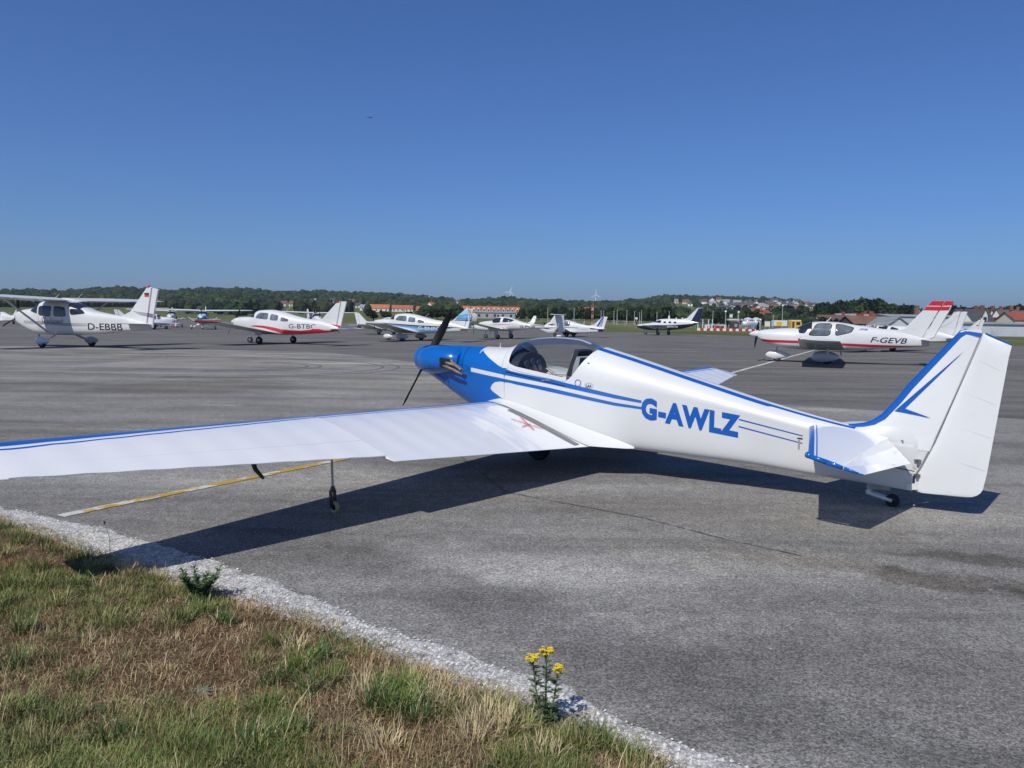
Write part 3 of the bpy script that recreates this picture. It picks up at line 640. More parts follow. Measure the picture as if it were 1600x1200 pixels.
for (dx, dy, h, n) in ((-.045, .0, .285, 34), (.0, .02, .30, 46), (.037, -.01, .245, 26)):
    b = MB(); top_ = Vector((dx*1.25, dy, h)); p0 = Vector((dx*.25, dy*.3, 0)); pm = Vector((dx*.9, dy, h*.55)); b.path([p0, pm, top_], [.0042, .0035, .0025], 6); 
    for _ in range(6): b.path([pm.lerp(top_, rr.uniform(.55, .9)), top_ + Vector((rr.uniform(-.02, .02), rr.uniform(-.02, .02), rr.uniform(-.012, .006)))], [.0015, .001], 4)
    st = b.build('stem', stem_m, rw); lb = MB()
    for i in range(46):
        t = rr.uniform(.05, .95); q = (p0.lerp(pm, t*2) if t < .5 else pm.lerp(top_, t*2-1)); a = rr.uniform(0, 2*pi); d = Vector((cos(a), sin(a), 0)); L = rr.uniform(.022, .05)*(1.15-t*.55)
        leaf(lb, q, d, L, L*.26, rr.uniform(.3, 1.1))
        for k in (.35, .6, .8):
            for sgn in (-1, 1): dd = Matrix.Rotation(sgn*.9, 3, 'Z') @ d; leaf(lb, q + d*L*k*.85 + Vector((0, 0, L*k*.25)), dd, L*.38, L*.13, .4, 2)
    tag(lb.build('leaf_cluster', ragw, st), kind='stuff'); fb = MB()
    for i in range(n):
        a = rr.uniform(0, 2*pi); q = .026*math.sqrt(rr.random())*(1 if h > .26 else .75); c = top_ + Vector((q*cos(a), q*sin(a), rr.uniform(-.010, .012)))
        for k in range(6):
            aa = k*pi/3 + a; r_ = .006; fb.add([c, c + Vector((cos(aa-.35)*r_, sin(aa-.35)*r_, .0015)), c + Vector((cos(aa)*r_*1.2, sin(aa)*r_*1.2, .0004)), c + Vector((cos(aa+.35)*r_, sin(aa+.35)*r_, .0015))], [(0, 1, 2, 3)])
        fb.lathe([(.002, -.006), (.003, -.001), (.0024, .0025)], 'Z', c, 5)
    fb.build('flower_head', flow, rw)
lb = MB()
for i in range(60):
    a = rr.uniform(0, 2*pi); q = Vector((rr.gauss(0, .03), rr.gauss(0, .02), rr.uniform(.005, .05))); leaf(lb, q, (cos(a), sin(a), 0), rr.uniform(.03, .06), .010, rr.uniform(.3, 1.2))
lb.build('basal_leaves', leaf_mat('grey_green_leaf', (.16, .19, .13)), rw)
# bushy dark weed beside the wing shadow
pb = gnd(312, 942); wd = empty('leafy_weed', (pb.x, pb.y, vh(pb.x, pb.y)), 0, 'dark green bushy weed at the verge edge below the wing shadow', 'weed')
for s_ in range(16):
    a = s_*.7; L = rr.uniform(.12, .20); d = Vector((cos(a)*.75, sin(a)*.6, 1)).normalized(); b = MB(); b.path([(0, 0, 0), d*L], [.003, .0015], 5); stm = b.build('stem', stem_m, wd); lb = MB()
    for i in range(64):
        t = rr.uniform(.15, 1.0); aa = rr.uniform(0, 2*pi); leaf(lb, d*L*t, (cos(aa), sin(aa), 0), rr.uniform(.018, .042), .010, rr.uniform(.2, 1.2), 2)
    tag(lb.build('leaf_cluster', leaf_mat('bushy_weed_leaf', (.085, .15, .045)), stm), kind='stuff')
pr_ = gnd(316, 1092); b = MB(); 
for i in range(9): a = i*.7; leaf(b, (pr_.x, pr_.y, vh(pr_.x, pr_.y)+.006), (cos(a), sin(a), 0), rr.uniform(.05, .075), .014, .25)
tag(b.build('rosette_weed', leaf_mat('grey_green_leaf', (.16, .19, .13))), 'flat grey-green rosette weed on bare brown thatch', 'weed')
p = gnd(172, 868); b = MB(); b.path([(p.x, p.y, 0), (p.x-.01, p.y+.02, .10), (p.x-.045, p.y+.03, .20)], [.0016, .0014, .001], 5); sh = empty('seed_stalk', (0, 0, 0), 0, 'single thin stalk with a dark seed head beside the gravel edge', 'weed')
b.build('stem', stem_m, sh); MB().lathe([(.002, -.008), (.006, 0), (.005, .008), (.001, .012)], 'Z', (p.x-.045, p.y+.03, .20), 7).build('seed_head', black, sh, True)
tag(MB().box((gnd(428, 965).x, gnd(428, 965).y, .012), (.05, .03, .008), .4).build('brick_fragment', mat('old_brick', (.16, .06, .045), .9, var=.3, vscale=30)), 'flat reddish brick fragment half sunk beside the gravel', 'brick')
for px, py in ((1221, 979), (1165, 1034)):
    p = gnd(px, py); tag(mesh('stone_chip', [(p.x-.012, p.y, .006), (p.x, p.y-.009, .006), (p.x+.012, p.y, .006), (p.x, p.y+.009, .006), (p.x, p.y, .014)], [(0, 1, 4), (1, 2, 4), (2, 3, 4), (3, 0, 4)], jm), 'small dark stone chip %s on the open asphalt' % ('farther right' if px > 1200 else 'nearer the verge'), 'stone')
# ---------------------------------------------------------------- the motor glider in the foreground
PSI = radians(34.6)
def motor_glider():
    g = empty('motor_glider', (3.1811, 6.4948, 0), pi - PSI, 'white and blue single-seat motor glider G-AWLZ with tail nearest the camera', 'aircraft')
    top = [(5.10, 1.15), (5.0, 1.185), (4.78, 1.215), (4.36, 1.212), (3.95, 1.205), (3.8, 1.225), (3.62, 1.30), (3.46, 1.328), (3.26, 1.342), (3.0, 1.33), (2.76, 1.262), (2.33, 1.152), (1.66, .972), (1.05, .812), (.5, .69), (.3, .655), (-.15, .60)]
    bot = [(5.10, .90), (4.97, .84), (4.8, .765), (4.6, .66), (4.4, .57), (4.22, .48), (4.0, .40), (3.6, .32), (3.0, .27), (2.16, .262), (1.25, .25), (.56, .205), (-.15, .158)]
    wid = [(5.10, .12), (4.97, .15), (4.8, .18), (4.6, .22), (4.4, .255), (4.2, .285), (3.9, .31), (3.4, .325), (2.8, .32), (2.16, .285), (1.25, .205), (.56, .13), (.1, .07), (-.15, .03)]
    sh = [(5.10, .5), (4.4, .62), (3.9, .66), (3.4, .64), (2.9, .66), (2.3, .68), (1.66, .74), (1.05, .76), (.5, .75), (-.15, .8)]
    B = Body(top, bot, wid, sh, nu=[(5.1, 2.2), (3.9, 2.3), (3.3, 2.0), (2.5, 2.0), (1.5, 1.9), (-.15, 1.6)], nl=[(5.1, 2.6), (4.2, 3.2), (3.6, 7), (1.0, 7), (-.15, 5)])
    sill = lambda x: float(np.interp(x, [2.70, 2.76, 2.82, 2.88, 2.93, 2.97, 3.03, 3.25, 3.6, 3.68, 3.72, 3.745, 3.76], [1.26, 1.19, 1.10, 1.01, .945, .915, .905, .935, .985, 1.01, 1.06, 1.14, 1.24]))
    X0 = [-.15 + (2.68+.15)*i/50 for i in range(51)]
    X1 = [2.68 + .02*i for i in range(int((3.76-2.68)/.02)+1)] + [3.76]
    X2 = [3.76, 3.82, 3.9, 4.0, 4.1, 4.2, 4.26]
    def tmax(x): return B.T(x, min(sill(x), B.top(x))) if 2.70 < x < 3.76 else pi/2
    fus = B.shell('fuselage', X0, white, g, caps=(True, False), nt=44)
    mid = B.shell('cockpit_shell', X1, white, g, thi=tmax, nt=44); fwd = B.shell('forward_fuselage', X2, white, g, nt=44)
    B.shell('cowling', [4.26, 4.35, 4.45, 4.6, 4.75, 4.9, 5.0, 5.08, 5.10], blue, g, nt=44, caps=(False, True))
    # engine cheeks
    Kt = [(5.085, 1.135), (5.07, 1.165), (5.0, 1.19), (4.85, 1.212), (4.65, 1.215), (4.5, 1.20), (4.42, 1.16)]
    Kb = [(5.085, .93), (5.07, .90), (5.0, .87), (4.85, .86), (4.65, .87), (4.5, .885), (4.42, .92)]
    Kw = [(5.085, .16), (5.07, .205), (5.0, .262), (4.85, .322), (4.65, .345), (4.5, .335), (4.42, .285)]
    K = Body(Kt, Kb, Kw, .45, nu=2.6, nl=2.3)
    kx = [5.085, 5.08, 5.07, 5.04, 5.0, 4.93, 4.85, 4.75, 4.65, 4.57, 4.5, 4.46, 4.42]
    ck = K.shell('engine_cowling', kx, blue, g, nt=16, caps=(True, True))
    MB().lathe([(.16, 5.07), (.158, 5.11), (.145, 5.16), (.115, 5.21), (.07, 5.25), (.02, 5.275), (.002, 5.278)], 'X', (0, 0, 1.04), 24).build('spinner', blue, g, True)
    pc = (5.085, 0, 1.055)
    for s_ in (0, pi):
        bl = blade(g, pc, math.atan2(-.436, .547) + s_, .70, .115, pitch=.75)
    def outline(xz, w):   # thin panel seams
        for a, b in zip(xz, xz[1:]): pass
    # exhaust stubs in their slot
    K.poly('exhaust_slot', [[(4.62, 1.085), (4.62, .965), (4.44, .955), (4.44, 1.06)]], black, g, .004)
    for dz, y1 in ((.035, .325), (-.012, .345)):
        MB().path([(4.66, .27, 1.0+dz*.6), (4.56, .325, .995+dz), (4.40, y1+.02, .965+dz), (4.28, y1+.015, .915+dz)], [.013, .016, .016, .013], 10).build('exhaust_pipe', exhaust_m, g, 'all')
    MB().path([(4.60, .24, 1.14), (4.44, .335, 1.03), (4.30, .352, .955)], [.012, .016, .02], 6).build('heat_shield', exhaust_m, g, True)
    for sd in (1, -1):
        B.band('cowling_seam', [(4.36, .95, 1.2), (4.366, .95, 1.2)], navy, g, .003, sd, dx=.01); B.band('cowling_seam', [(4.60, .70, .86), (4.605, .70, .86)], navy, g, .002, sd, dx=.01)
        B.band('canopy_seam', [(2.55, .98, 1.0), (2.9, .845, .848)], seam_m, g, .002, sd, 1) if False else None
    K.band('cowling_seam', [(4.78, .88, 1.0), (4.785, .88, 1.0)], navy, g, .002, dx=.01)
    # blue paint aft of the cowling, down to the oval and the cheat lines
    LX = [2.165, 2.44, 3.17, 3.65, 4.22]
    L = lambda v: (lambda x: float(np.interp(x, LX, v)))
    u_hi, u_lo, l_hi, l_lo = L([.763, .802, .915, .968, 1.02]), L([.737, .765, .863, .917, .985]), L([.702, .725, .824, .874, .938]), L([.678, .694, .784, .846, .85])
    arch = lambda x: float(np.interp(x, [3.17, 3.55, 3.66, 3.83, 4.0, 4.13, 4.262], [.915, .953, .972, 1.02, 1.10, 1.165, 1.3]))
    ov_hi = lambda x: float(np.interp(x, [3.4, 3.66, 3.80, 3.87, 3.91, 3.93, 3.932], [.80, .846, .855, .845, .82, .785, .78]))
    ov_lo = lambda x: float(np.interp(x, [3.6, 3.66, 3.75, 3.82, 3.89, 3.92, 3.932], [.58, .62, .665, .70, .735, .755, .775]))
    for sd in (1, -1):
        xs = [2.165, 2.44, 2.8, 3.17, 3.4, 3.55, 3.66, 3.75, 3.83, 3.92, 4.0, 4.07, 4.13, 4.2, 4.262]
        B.band('blue_flash', [(x, u_lo(x), max(u_hi(x), arch(x)) if x > 3.5 else u_hi(x)) for x in xs], blue, g, .0018, sd, 6, .03)
        xs = [2.165, 2.44, 2.8, 3.17, 3.4, 3.6, 3.66, 3.75, 3.8, 3.84, 3.87, 3.90, 3.915, 3.925, 3.931]
        B.band('blue_flash', [(x, min(ov_hi(x), l_hi(x)-.01) if x > 3.5 else l_lo(x), l_hi(x)) for x in xs], blue, g, .0018, sd, 4, .02)
        B.band('blue_flash', [(x, B.bot(x)+.02, ov_lo(x)) for x in (3.63, 3.66, 3.75, 3.82, 3.87, 3.90, 3.915, 3.925, 3.931)], blue, g, .0018, sd, 6, .02)
        B.band('blue_flash', [(x, B.bot(x)+.02, l_hi(x)) for x in (3.931, 4.0, 4.1, 4.2, 4.262)], blue, g, .0018, sd, 10, .03)
        B.band('blue_flash', [(4.222, .9, 1.0), (4.262, .9, 1.03)], blue, g, .0020, sd, 3, .02)
        # thin lines behind the letters
        for z0, z1 in ((.652, .548), (.588, .483)):
            B.band('pinstripe', [(1.245, z0-.007, z0+.005), (.70, z1-.005, z1+.004)], blue2, g, .0018, sd, 1)
        # blue line down the spine
        n = 60; X = [2.75 - (2.75-.29)*i/n for i in range(n+1)]; vs = []
        for x in X:
            ta = B.T(x, B.top(x) - .030 + .008*(x < 1)); tb = B.T(x, B.top(x) - .009)
            vs += [B.pt(x, ta, .0018, sd), B.pt(x, tb, .0018, sd)]
        mesh('spine_stripe', vs, [(2*i, 2*i+2, 2*i+3, 2*i+1)[::sd] for i in range(n)], blue2, g)
        body_text(B, 'registration', 'G-AWLZ', 2.165 if sd == 1 else 2.16, .592, .118, .208, .93, blue2, g, bold=.055, side=sd, space=1.13)
    # sill slot, canopy and frame
    B.band('canopy_slot', [(2.99, .845, .856), (3.3, .893, .905), (3.73, .955, .968)], black, g, .002)
    Xc = [x for x in X1 if 2.74 < x < 3.76]
    def cshell(name, m, lo, hi, off, nt=10, xs=Xc):
        vs = []
        for sd in (1,):
            for x in xs:
                a, b = lo(x), hi(x); b = max(a, b)
                for k in range(nt+1): vs.append(B.pt(x, a+(b-a)*k/nt, off))
        fs = [(i*(nt+1)+k, (i+1)*(nt+1)+k, (i+1)*(nt+1)+k+1, i*(nt+1)+k+1) for i in range(len(xs)-1) for k in range(nt)]
        n0 = len(vs); vs += [(x, -y, z) for x, y, z in vs]; fs += [tuple(n0+i for i in f[::-1]) for f in fs]
        return mesh(name, vs, fs, m, cano, 'all')
    cano = cshell_root = mesh('canopy', *canopy_mesh(B, Xc, tmax), glass, g, 'all')
    # white frame round the glass: lower rail, front arch
    rail = lambda x: min(B.T(x, min(sill(x)+.038, B.top(x)-.001)), pi/2)
    Xr = [x for x in Xc if 2.96 < x < 3.75]
    cshell('canopy_rail', white, lambda x: B.T(x, sill(x)-.004), rail, .004, 3, Xr)
    Xa = [3.70, 3.715, 3.73, 3.745, 3.76, 3.775]
    cshell('canopy_arch', white, lambda x: B.T(x, 1.0), lambda x: pi/2, .005, 14, Xa)
    cshell('canopy_arch_shadow_gap', seam_m, lambda x: B.T(x, 1.0), lambda x: pi/2, .003, 14, [3.775, 3.785])
    cshell('glass_edge_glint', mat('perspex_edge', (.62, .66, .70), .15, spec=.8, alpha=.55), lambda x: B.T(x, B.top(x)-.016), lambda x: B.T(x, B.top(x)-.006), .002, 2, [x for x in Xc if 2.84 < x < 3.60])  # pale translucent strip paints a highlight along the top of the canopy
    MB().lathe([(.03, 0), (.034, .006), (.024, .016), (.002, .018)], 'Z', (3.27, .0, B.top(3.27)), 12).build('canopy_vent', white, cano, True)
    # cockpit
    ck = MB(); ck.box((3.2, 0, .50), (1.1, .56, .02)); ck.box((2.72, 0, .8), (.02, .56, .6), 0, .12)
    ck.add([(x, s_*.295, z) for s_ in (1, -1) for x, z in ((2.75, .52), (3.75, .52), (3.75, .93), (2.75, .84))], [(0, 1, 2, 3), (7, 6, 5, 4)])
    ck.build('cockpit_tub', cock_dark, g)
    pn = MB(); N = 14; pts = [(.30*cos(pi*i/N), .93 + .235*sin(pi*i/N)**.8) for i in range(N+1)]
    vs = [(3.60, y, z) for y, z in pts] + [(3.74, y*.99, z*1.0) for y, z in pts]
    pn.add(vs, [tuple(range(N+1))[::-1], tuple(range(N+1, 2*N+2))] + [(i, i+1, N+2+i, N+1+i) for i in range(N)] + [(0, N+1, 2*N+1, N)])
    pan = pn.build('instrument_panel', mat('instrument_hood', (.02, .03, .05), .45, coat=.2), g, 30)
    for y, z in ((.12, 1.04), (0, 1.06), (-.12, 1.04), (.06, .95), (-.06, .95), (.18, .94)):
        MB().lathe([(.042, 3.600), (.045, 3.592), (.04, 3.588), (.001, 3.590)], 'X', (0, y, z), 14).build('dial', mat('instrument_face', (.05, .09, .16), .2, coat=.6), pan, True)
    for y in (.12, .02):
        MB().lathe([(.034, 3.50), (.04, 3.49), (.03, 3.485), (.002, 3.49)], 'X', (0, y+.0, 1.0), 14).build('dial', steel, pan, True)
    st = MB(); st.path([(3.35, 0, .55), (3.37, 0, .80), (3.33, 0, .93)], [.011, .011, .014]); st.tube((3.30, 0, .93), (3.42, 0, 1.0), .012); st.build('control_stick', steel, g, True)
    MB().path([(3.5, .2, .93), (3.40, .2, .98), (3.36, .2, .90)], [.008, .008, .012]).build('lever', red, g, True)
    MB().path([(3.55, -.22, .93), (3.28, -.23, .93), (3.0, -.24, .92)], [.01, .01, .01]).build('cockpit_rail', white, g, True)
    MB().path([(3.56, .24, .90), (3.3, .25, .885), (3.02, .25, .87)], [.012, .012, .012]).build('cockpit_rail', steel, g, True)
    se = MB(); SX = .13; prof = [(3.25, .56), (3.0, .54), (2.93, .62), (2.87, .85), (2.84, 1.02), (2.80, 1.13), (2.76, 1.12), (2.80, .9), (2.86, .6), (2.9, .5), (3.25, .51)]
    prof = [(x+SX, z+.02) for x, z in prof]; se.prism(prof, -.21, .21); seat = se.build('seat', cock_grey, g, 30)
    hb = MB(); hb.box((2.86+.13, 0, 1.14), (.05, .30, .15), 0, -.35); hb.box((2.885+.13, .0, 1.02), (.05, .36, .16), 0, -.3); hb.build('headrest', cock_dark, seat)
    for y in (.1, -.1): MB().path([(3.02, y, 1.17), (3.06, y*1.1, 1.02), (3.12, y*1.2, .87), (3.25, y*1.6, .68)], [.017, .019, .019, .017], 5).build('harness_strap', mat('harness_webbing', (.30, .31, .34), .8), seat, True)
    # wings
    def WS(y, dy=0): return [y, 3.97 - .0691*(y-.3) + .085, .5837 + .0413*(y-.3) - .012, 2.557 + .1167*y + .0, .264 + .0761*y, 1.0]
    def S(y, t, xt=None):
        xl, zl, xe, ze = 4.0773-.0691*y, .5713+.0413*y, 2.5569+.1167*y, .264+.0761*y
        return (y, xl, zl-.012, xe, ze, t)
    ribs = .295
    for sd in (1, -1):
        a_in, a_out = 2.96, 5.36; n1, n2 = 36, 32
        secs = [S(.2 + (a_in-.2)*i/n1, .98) for i in range(n1+1)]
        secs = [(y, xl, zl, xt - .055*y/a_in, zt - .023*y/a_in, t*(xl-xt)/(xl-xt+.055*y/a_in) - .01*y/a_in) for y, xl, zl, xt, zt, t in secs]
        secs_o = [S(a_in + (5.38-a_in)*i/n2, .98 - .18*i/n2) for i in range(n2+1)]
        wr = wing('wing', secs, [wing_fab, blue2], g, None, bandw=[.148, .182, .202], bandk=.30, side=sd, ribs=ribs, smooth=50)
        # outer wing in front of the aileron hinge
        def cutf(sec, f): y, xl, zl, xt, zt, t = sec; return (y, xl, zl, xl+(xt-xl)*f, zl+(zt-zl)*f, t)
        outer_wing(secs_o, sd, g, ribs)
        # tip
        y0 = 5.38; s0 = S(y0, .8); e = S(5.60, .5)
        vs = []; fr = [0, .004, .03, .1, .25, .5, .75, 1]
        tips = [(5.38, 1.0, 0, .8), (5.45, 1.0, .015, .6), (5.50, .98, .06, .35), (5.55, .93, .16, .12)]
        rowsn = None
        for (yy, k, sh_, t) in tips:
            b_ = S(yy, t); ch = b_[1]-b_[3]; up = []; lo = []
            for f in fr:
                ff = sh_ + (k+.0 - sh_)*f; x = b_[1]-ch*ff; z = b_[2]+(b_[4]-b_[2])*ff
                up.append((x, yy*sd, z+af_z(f)*ch*t)); lo.append((x, yy*sd, z+af_z(f, False)*ch*t))
            row = up[::-1] + lo[1:]; rowsn = len(row); vs += row
        fs = [(i*rowsn+k, i*rowsn+(k+1) % rowsn, (i+1)*rowsn+(k+1) % rowsn, (i+1)*rowsn+k)[::sd] for i in range(3) for k in range(rowsn)] + [tuple(range(3*rowsn, 4*rowsn))[::sd]]
        mi = []
        for i in range(3):
            for k in range(rowsn): mi.append(1 if (i == 2 or k in (5, 6, 7)) else 0)
        mesh('wing_tip', vs, fs, [wing_fab, blue], g, 40, mi + [1])
        # root fillet
        vs = []; XF = [3.93, 3.8, 3.6, 3.4, 3.2, 3.0, 2.85, 2.7, 2.6, 2.5, 2.4, 2.3, 2.24]
        def wz(x, y):
            s_ = S(y, 1.0); ch = s_[1]-s_[3]; f = (s_[1]-x)/ch
            if f <= 1: return s_[2]+(s_[4]-s_[2])*max(f, 0)+af_z(max(f, 0))*ch
            return s_[4] - (f-1)*.02
        ztf = lambda x: float(np.interp(x, [2.24, 2.36, 2.64, 3.01, 3.32, 3.65, 3.8, 3.93], [.305, .35, .424, .514, .588, .66, .675, .645]))
        for x in XF:
            zt = ztf(x); ya = B.pt(x, B.T(x, zt))[1] + .003
            wo_ = float(np.interp(x, [2.24, 2.35, 2.5, 2.62, 2.75, 3.0, 3.5, 3.8, 3.93], [ya+.003, .35, .455, .52, .54, .54, .52, .45, .37]))
            for k in range(6):
                t = k/5; y = ya + (wo_-ya)*t; z = zt + (max(wz(x, y), .285 if x < 2.66 else 0) + .004 - zt)*(1-(1-t)**2.0)
                vs.append((x, y*sd, z))
        n = len(XF); fs = [(i*6+k, (i+1)*6+k, (i+1)*6+k+1, i*6+k+1)[::-sd] for i in range(n-1) for k in range(5)]
        # underside of the tail of the fillet
        b0 = len(vs)
        for x in XF[7:]: vs += [(x, (B.wid(x)-.01)*sd, .25), (x, (.30+(x-2.24)*.55)*sd, wz(x, .4)-.008)]
        fil = mesh('root_fillet', vs, fs, white, g, 'all')
        scr = MB()
        for i in range(17):
            x = 3.62 - i*.083; zt = ztf(x)
            p = B.pt(x, B.T(x, zt-.012), .008, sd); scr.lathe([(.0055, 0), (.0055, .004)], 'Y', (p[0], p[1]-.002*sd, p[2]), 6)
        tag(scr.build('screw_heads', seam_m, fil), kind='stuff')
        # walkway and no-step mark, lying on the skin
        def on(x, y, off=.003): return (x, y*sd, wz(x, y) + off)
        vs = []; 
        XW = [3.50 - i*(3.50-2.66)/14 for i in range(15)]
        for x in XW:
            f = (3.50-x)/.84; ya = .535 + .05*f
            vs += [on(x, ya), on(x, ya+.075+.02*f)]
        mesh('walkway_strip', vs, [(2*i, 2*i+2, 2*i+3, 2*i+1)[::sd] for i in range(14)], grey_p, g)
        pale_red = mat('faded_red_marking', (.62, .17, .17), .6, var=.3, vscale=40)
        for j, (a, b) in enumerate((((3.30, .66), (3.02, .84)), ((3.02, .68), (3.28, .86)), ((3.14, .73), (3.10, .93)))):
            vs = []; d = Vector((b[0]-a[0], b[1]-a[1])); nn = Vector((-d.y, d.x)).normalized()*(.011 if j < 2 else .006)
            for i in range(7):
                p = Vector(a) + d*i/6; w_ = 1 - .5*abs(i/6-.5)
                vs += [on(p.x+nn.x*w_, p.y+nn.y*w_, .003+.0012*j), on(p.x-nn.x*w_, p.y-nn.y*w_, .003+.0012*j)]
            mesh('no_step_mark', vs, [(2*i, 2*i+2, 2*i+3, 2*i+1)[::sd] for i in range(6)], pale_red, g)
        # outrigger
        yo, xo = 2.99*sd, 3.465; zt = wz(3.465, 2.99) - .06
        og = MB(); og.tube((xo+.02, yo, zt), (xo, yo, .17), .0095, .009, 10); outr = og.build('outrigger_leg', mat('anodised_tube', (.42, .42, .38), .4, metal=.6), g, True)
        fk = MB(); fk.box((xo-.002, yo+.019, .105), (.034, .005, .14), 0, .08); fk.box((xo-.002, yo-.019, .105), (.034, .005, .14), 0, .08); fk.lathe([(.020, .165), (.023, .18), (.013, .21)], 'Z', (xo, yo, 0), 12)
        fk.build('fork', navy, outr, 30)
        wheel(g, (xo-.02, yo, .046), .046, .026, 'outrigger_wheel', black, mat('yellowed_tyre', (.45, .38, .16), .6))
    # pitot under the left wing
    MB().path([(3.18, 3.95, .60), (3.14, 3.95, .52), (3.06, 3.95, .47)], [.018, .015, .010], 8).build('pitot_mast', black, g, True)
    # main wheel
    wheel(g, (3.50, 0, .14), .14, .10, 'main_wheel', black)
    MB().prism([(3.68, .34), (3.62, .28), (3.45, .22), (3.25, .22), (3.1, .26), (3.0, .3)], -.075, .075).build('wheel_housing', black, g)  # coloured black so the housing sinks into the shade under the belly
    # tailplane + elevator
    for sd in (1, -1):
        st_ = [(.09, .665, .628, .03, .588, .62), (.7, .512, .602, .08, .548, .62), (1.30, .366, .570, .12, .509, .6)]
        n = 10; secs = []
        for a, b in zip(st_, st_[1:]):
            for i in range(n): secs.append([a[k]+(b[k]-a[k])*i/n for k in range(6)])
        secs.append(list(st_[-1]))
        tp = wing('tailplane', secs, [wing_fab, blue2], g, bandw=[.042, .056, .066], side=sd, smooth=50)
        e0 = MB(); pts = [((1.30, .366, .570), .025), ((1.335, .345, .567), .018), ((1.34, .23, .538), .02), ((1.335, .12, .509), .015)]
        tip = MB(); tip.path([(x, y*sd, z) for (y, x, z), r in pts], [r for _, r in pts], 10); tip.build('tailplane_tip', blue, tp, 'all')
        ev = [(.155, -.155, .418), (1.325, -.02, .474)]
        vs = [(.044, .13*sd, .594), (.134, 1.33*sd, .517), (.134, 1.33*sd, .501), (.044, .13*sd, .580),
              (-.02, 1.325*sd, .476), (-.17, .30*sd, .430), (-.155, .155*sd, .428), (-.02, .09*sd, .52)]
        el = mesh('elevator', vs, [f[::sd] for f in ((0, 7, 6, 5, 4, 1), (3, 2, 4, 5, 6, 7), (1, 4, 2), (0, 3, 7), (0, 1, 2, 3))], wing_fab, g)
        MB().path([(.11, 1.342*sd, .508), (.02, 1.338*sd, .484), (-.02, 1.327*sd, .475)], [.014, .008, .003], 8).build('elevator_tip', blue, el, 'all')
        # flat dark decal painting the shade of the recess between fin and elevator
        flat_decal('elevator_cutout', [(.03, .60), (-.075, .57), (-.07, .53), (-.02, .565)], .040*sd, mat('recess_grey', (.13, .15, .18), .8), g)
    # fin and rudder
    fin = [(-.02, .60), (.42, .655), (.32, .668), (.24, .685), (.17, .715), (.10, .775), (.0, .905), (-.08, 1.03), (-.43, 1.475), (-.47, 1.488), (-.575, 1.468), (-.555, 1.42), (-.285, .565), (-.185, .33), (-.13, .25), (.0, .3)]
    finh = [(-.02, .60), (.42, .655), (.32, .668), (.24, .685), (.17, .715), (.10, .775), (.0, .905), (-.08, 1.03), (-.43, 1.475), (-.47, 1.488), (-.575, 1.468), (-.29, .58), (-.15, .58)]
    hx = lambda z: -.29 - .324*(z-.58)
    fo = vfin('fin', [(z, x, hx(z)) for z, x in ((.50, .36), (.60, .40), (.645, .43), (.652, .38), (.662, .32), (.68, .25), (.71, .17), (.77, .10), (.90, .0), (1.03, -.08), (1.475, -.43))] + [(1.486, -.47, -.578)], .052, white_fab, g)
    # fairing between fin and fuselage
    FB = Body([(.30, .655), (.2, .675), (0, .74), (-.18, .80)], [(.30, .58), (-.18, .30)], [(.30, .085), (.2, .075), (0, .05), (-.18, .022)], .45, nu=1.3, nl=3)
    FB.shell('fin_fillet', [.30, .27, .25, .15, .05, -.05, -.18], white, g, caps=(True, True), nt=10)
    TB = Body([(-.12, .60), (-.22, .585)], [(-.12, .16), (-.19, .22)], [(-.12, .034), (-.19, .018)], .6)
    MB().prism([(-.14, .60), (-.285, .585), (-.20, .36), (-.15, .27), (-.14, .2)], -.016, .016).build('stern_post', white, g)
    rud = [(-.585, 1.462), (-.78, 1.370), (-.765, 1.28), (-.69, .55), (-.662, .31), (-.65, .235), (-.615, .185), (-.56, .160), (-.50, .155), (-.17, .158), (-.165, .27), (-.205, .345), (-.30, .575)]
    ro = vfin('rudder', [(.155, -.20, -.49), (.158, -.18, -.54), (.166, -.17, -.58), (.182, -.168, -.612), (.205, -.166, -.636), (.235, -.165, -.65), (.27, -.165, -.655), (.345, -.205, -.668), (.575, -.30, -.692), (1.28, -.528, -.765), (1.37, -.557, -.78), (1.40, -.567, -.72), (1.43, -.577, -.66), (1.46, -.587, -.60)], .048, white_fab, g, True)
    for k in (.25, .45, .65, .85):   # rib tapes on the rudder
        xa, za = -.17-(.585-.17)*k, .16+(1.46-.16)*k; xb = -.655-(.78-.655)*k
        for yy in (1, -1): mesh('rib_tape', [(xa-.05, .0238*yy, za), (xb+.03, .004*yy, za-.085), (xb+.03, .004*yy, za-.10), (xa-.05, .0238*yy, za-.015)], [(3, 2, 1, 0)[::yy]], white_fab, ro)
    blue_edge = [(.42, .655), (.32, .668), (.24, .685), (.17, .715), (.10, .775), (.0, .905), (-.08, 1.03), (-.43, 1.475), (-.47, 1.488), (-.575, 1.468)]
    bb = [(.36, .640), (.30, .650), (.23, .660), (.155, .682), (.075, .735), (-.035, .875), (-.118, 1.0), (-.44, 1.425), (-.475, 1.452), (-.575, 1.432)]
    vs = []
    for (x, z), (u, w) in zip(blue_edge, bb):
        vs += [(u, .0285, w), ((x*.75+u*.25), .0255, (z*.75+w*.25)), (x+.004, 0, z+.004), ((x*.75+u*.25), -.0255, (z*.75+w*.25)), (u, -.0285, w)]
    n = len(bb); mesh('leading_edge_band', vs, [(i*5+k, i*5+k+1, (i+1)*5+k+1, (i+1)*5+k) for i in range(n-1) for k in range(4)], blue2, fo)
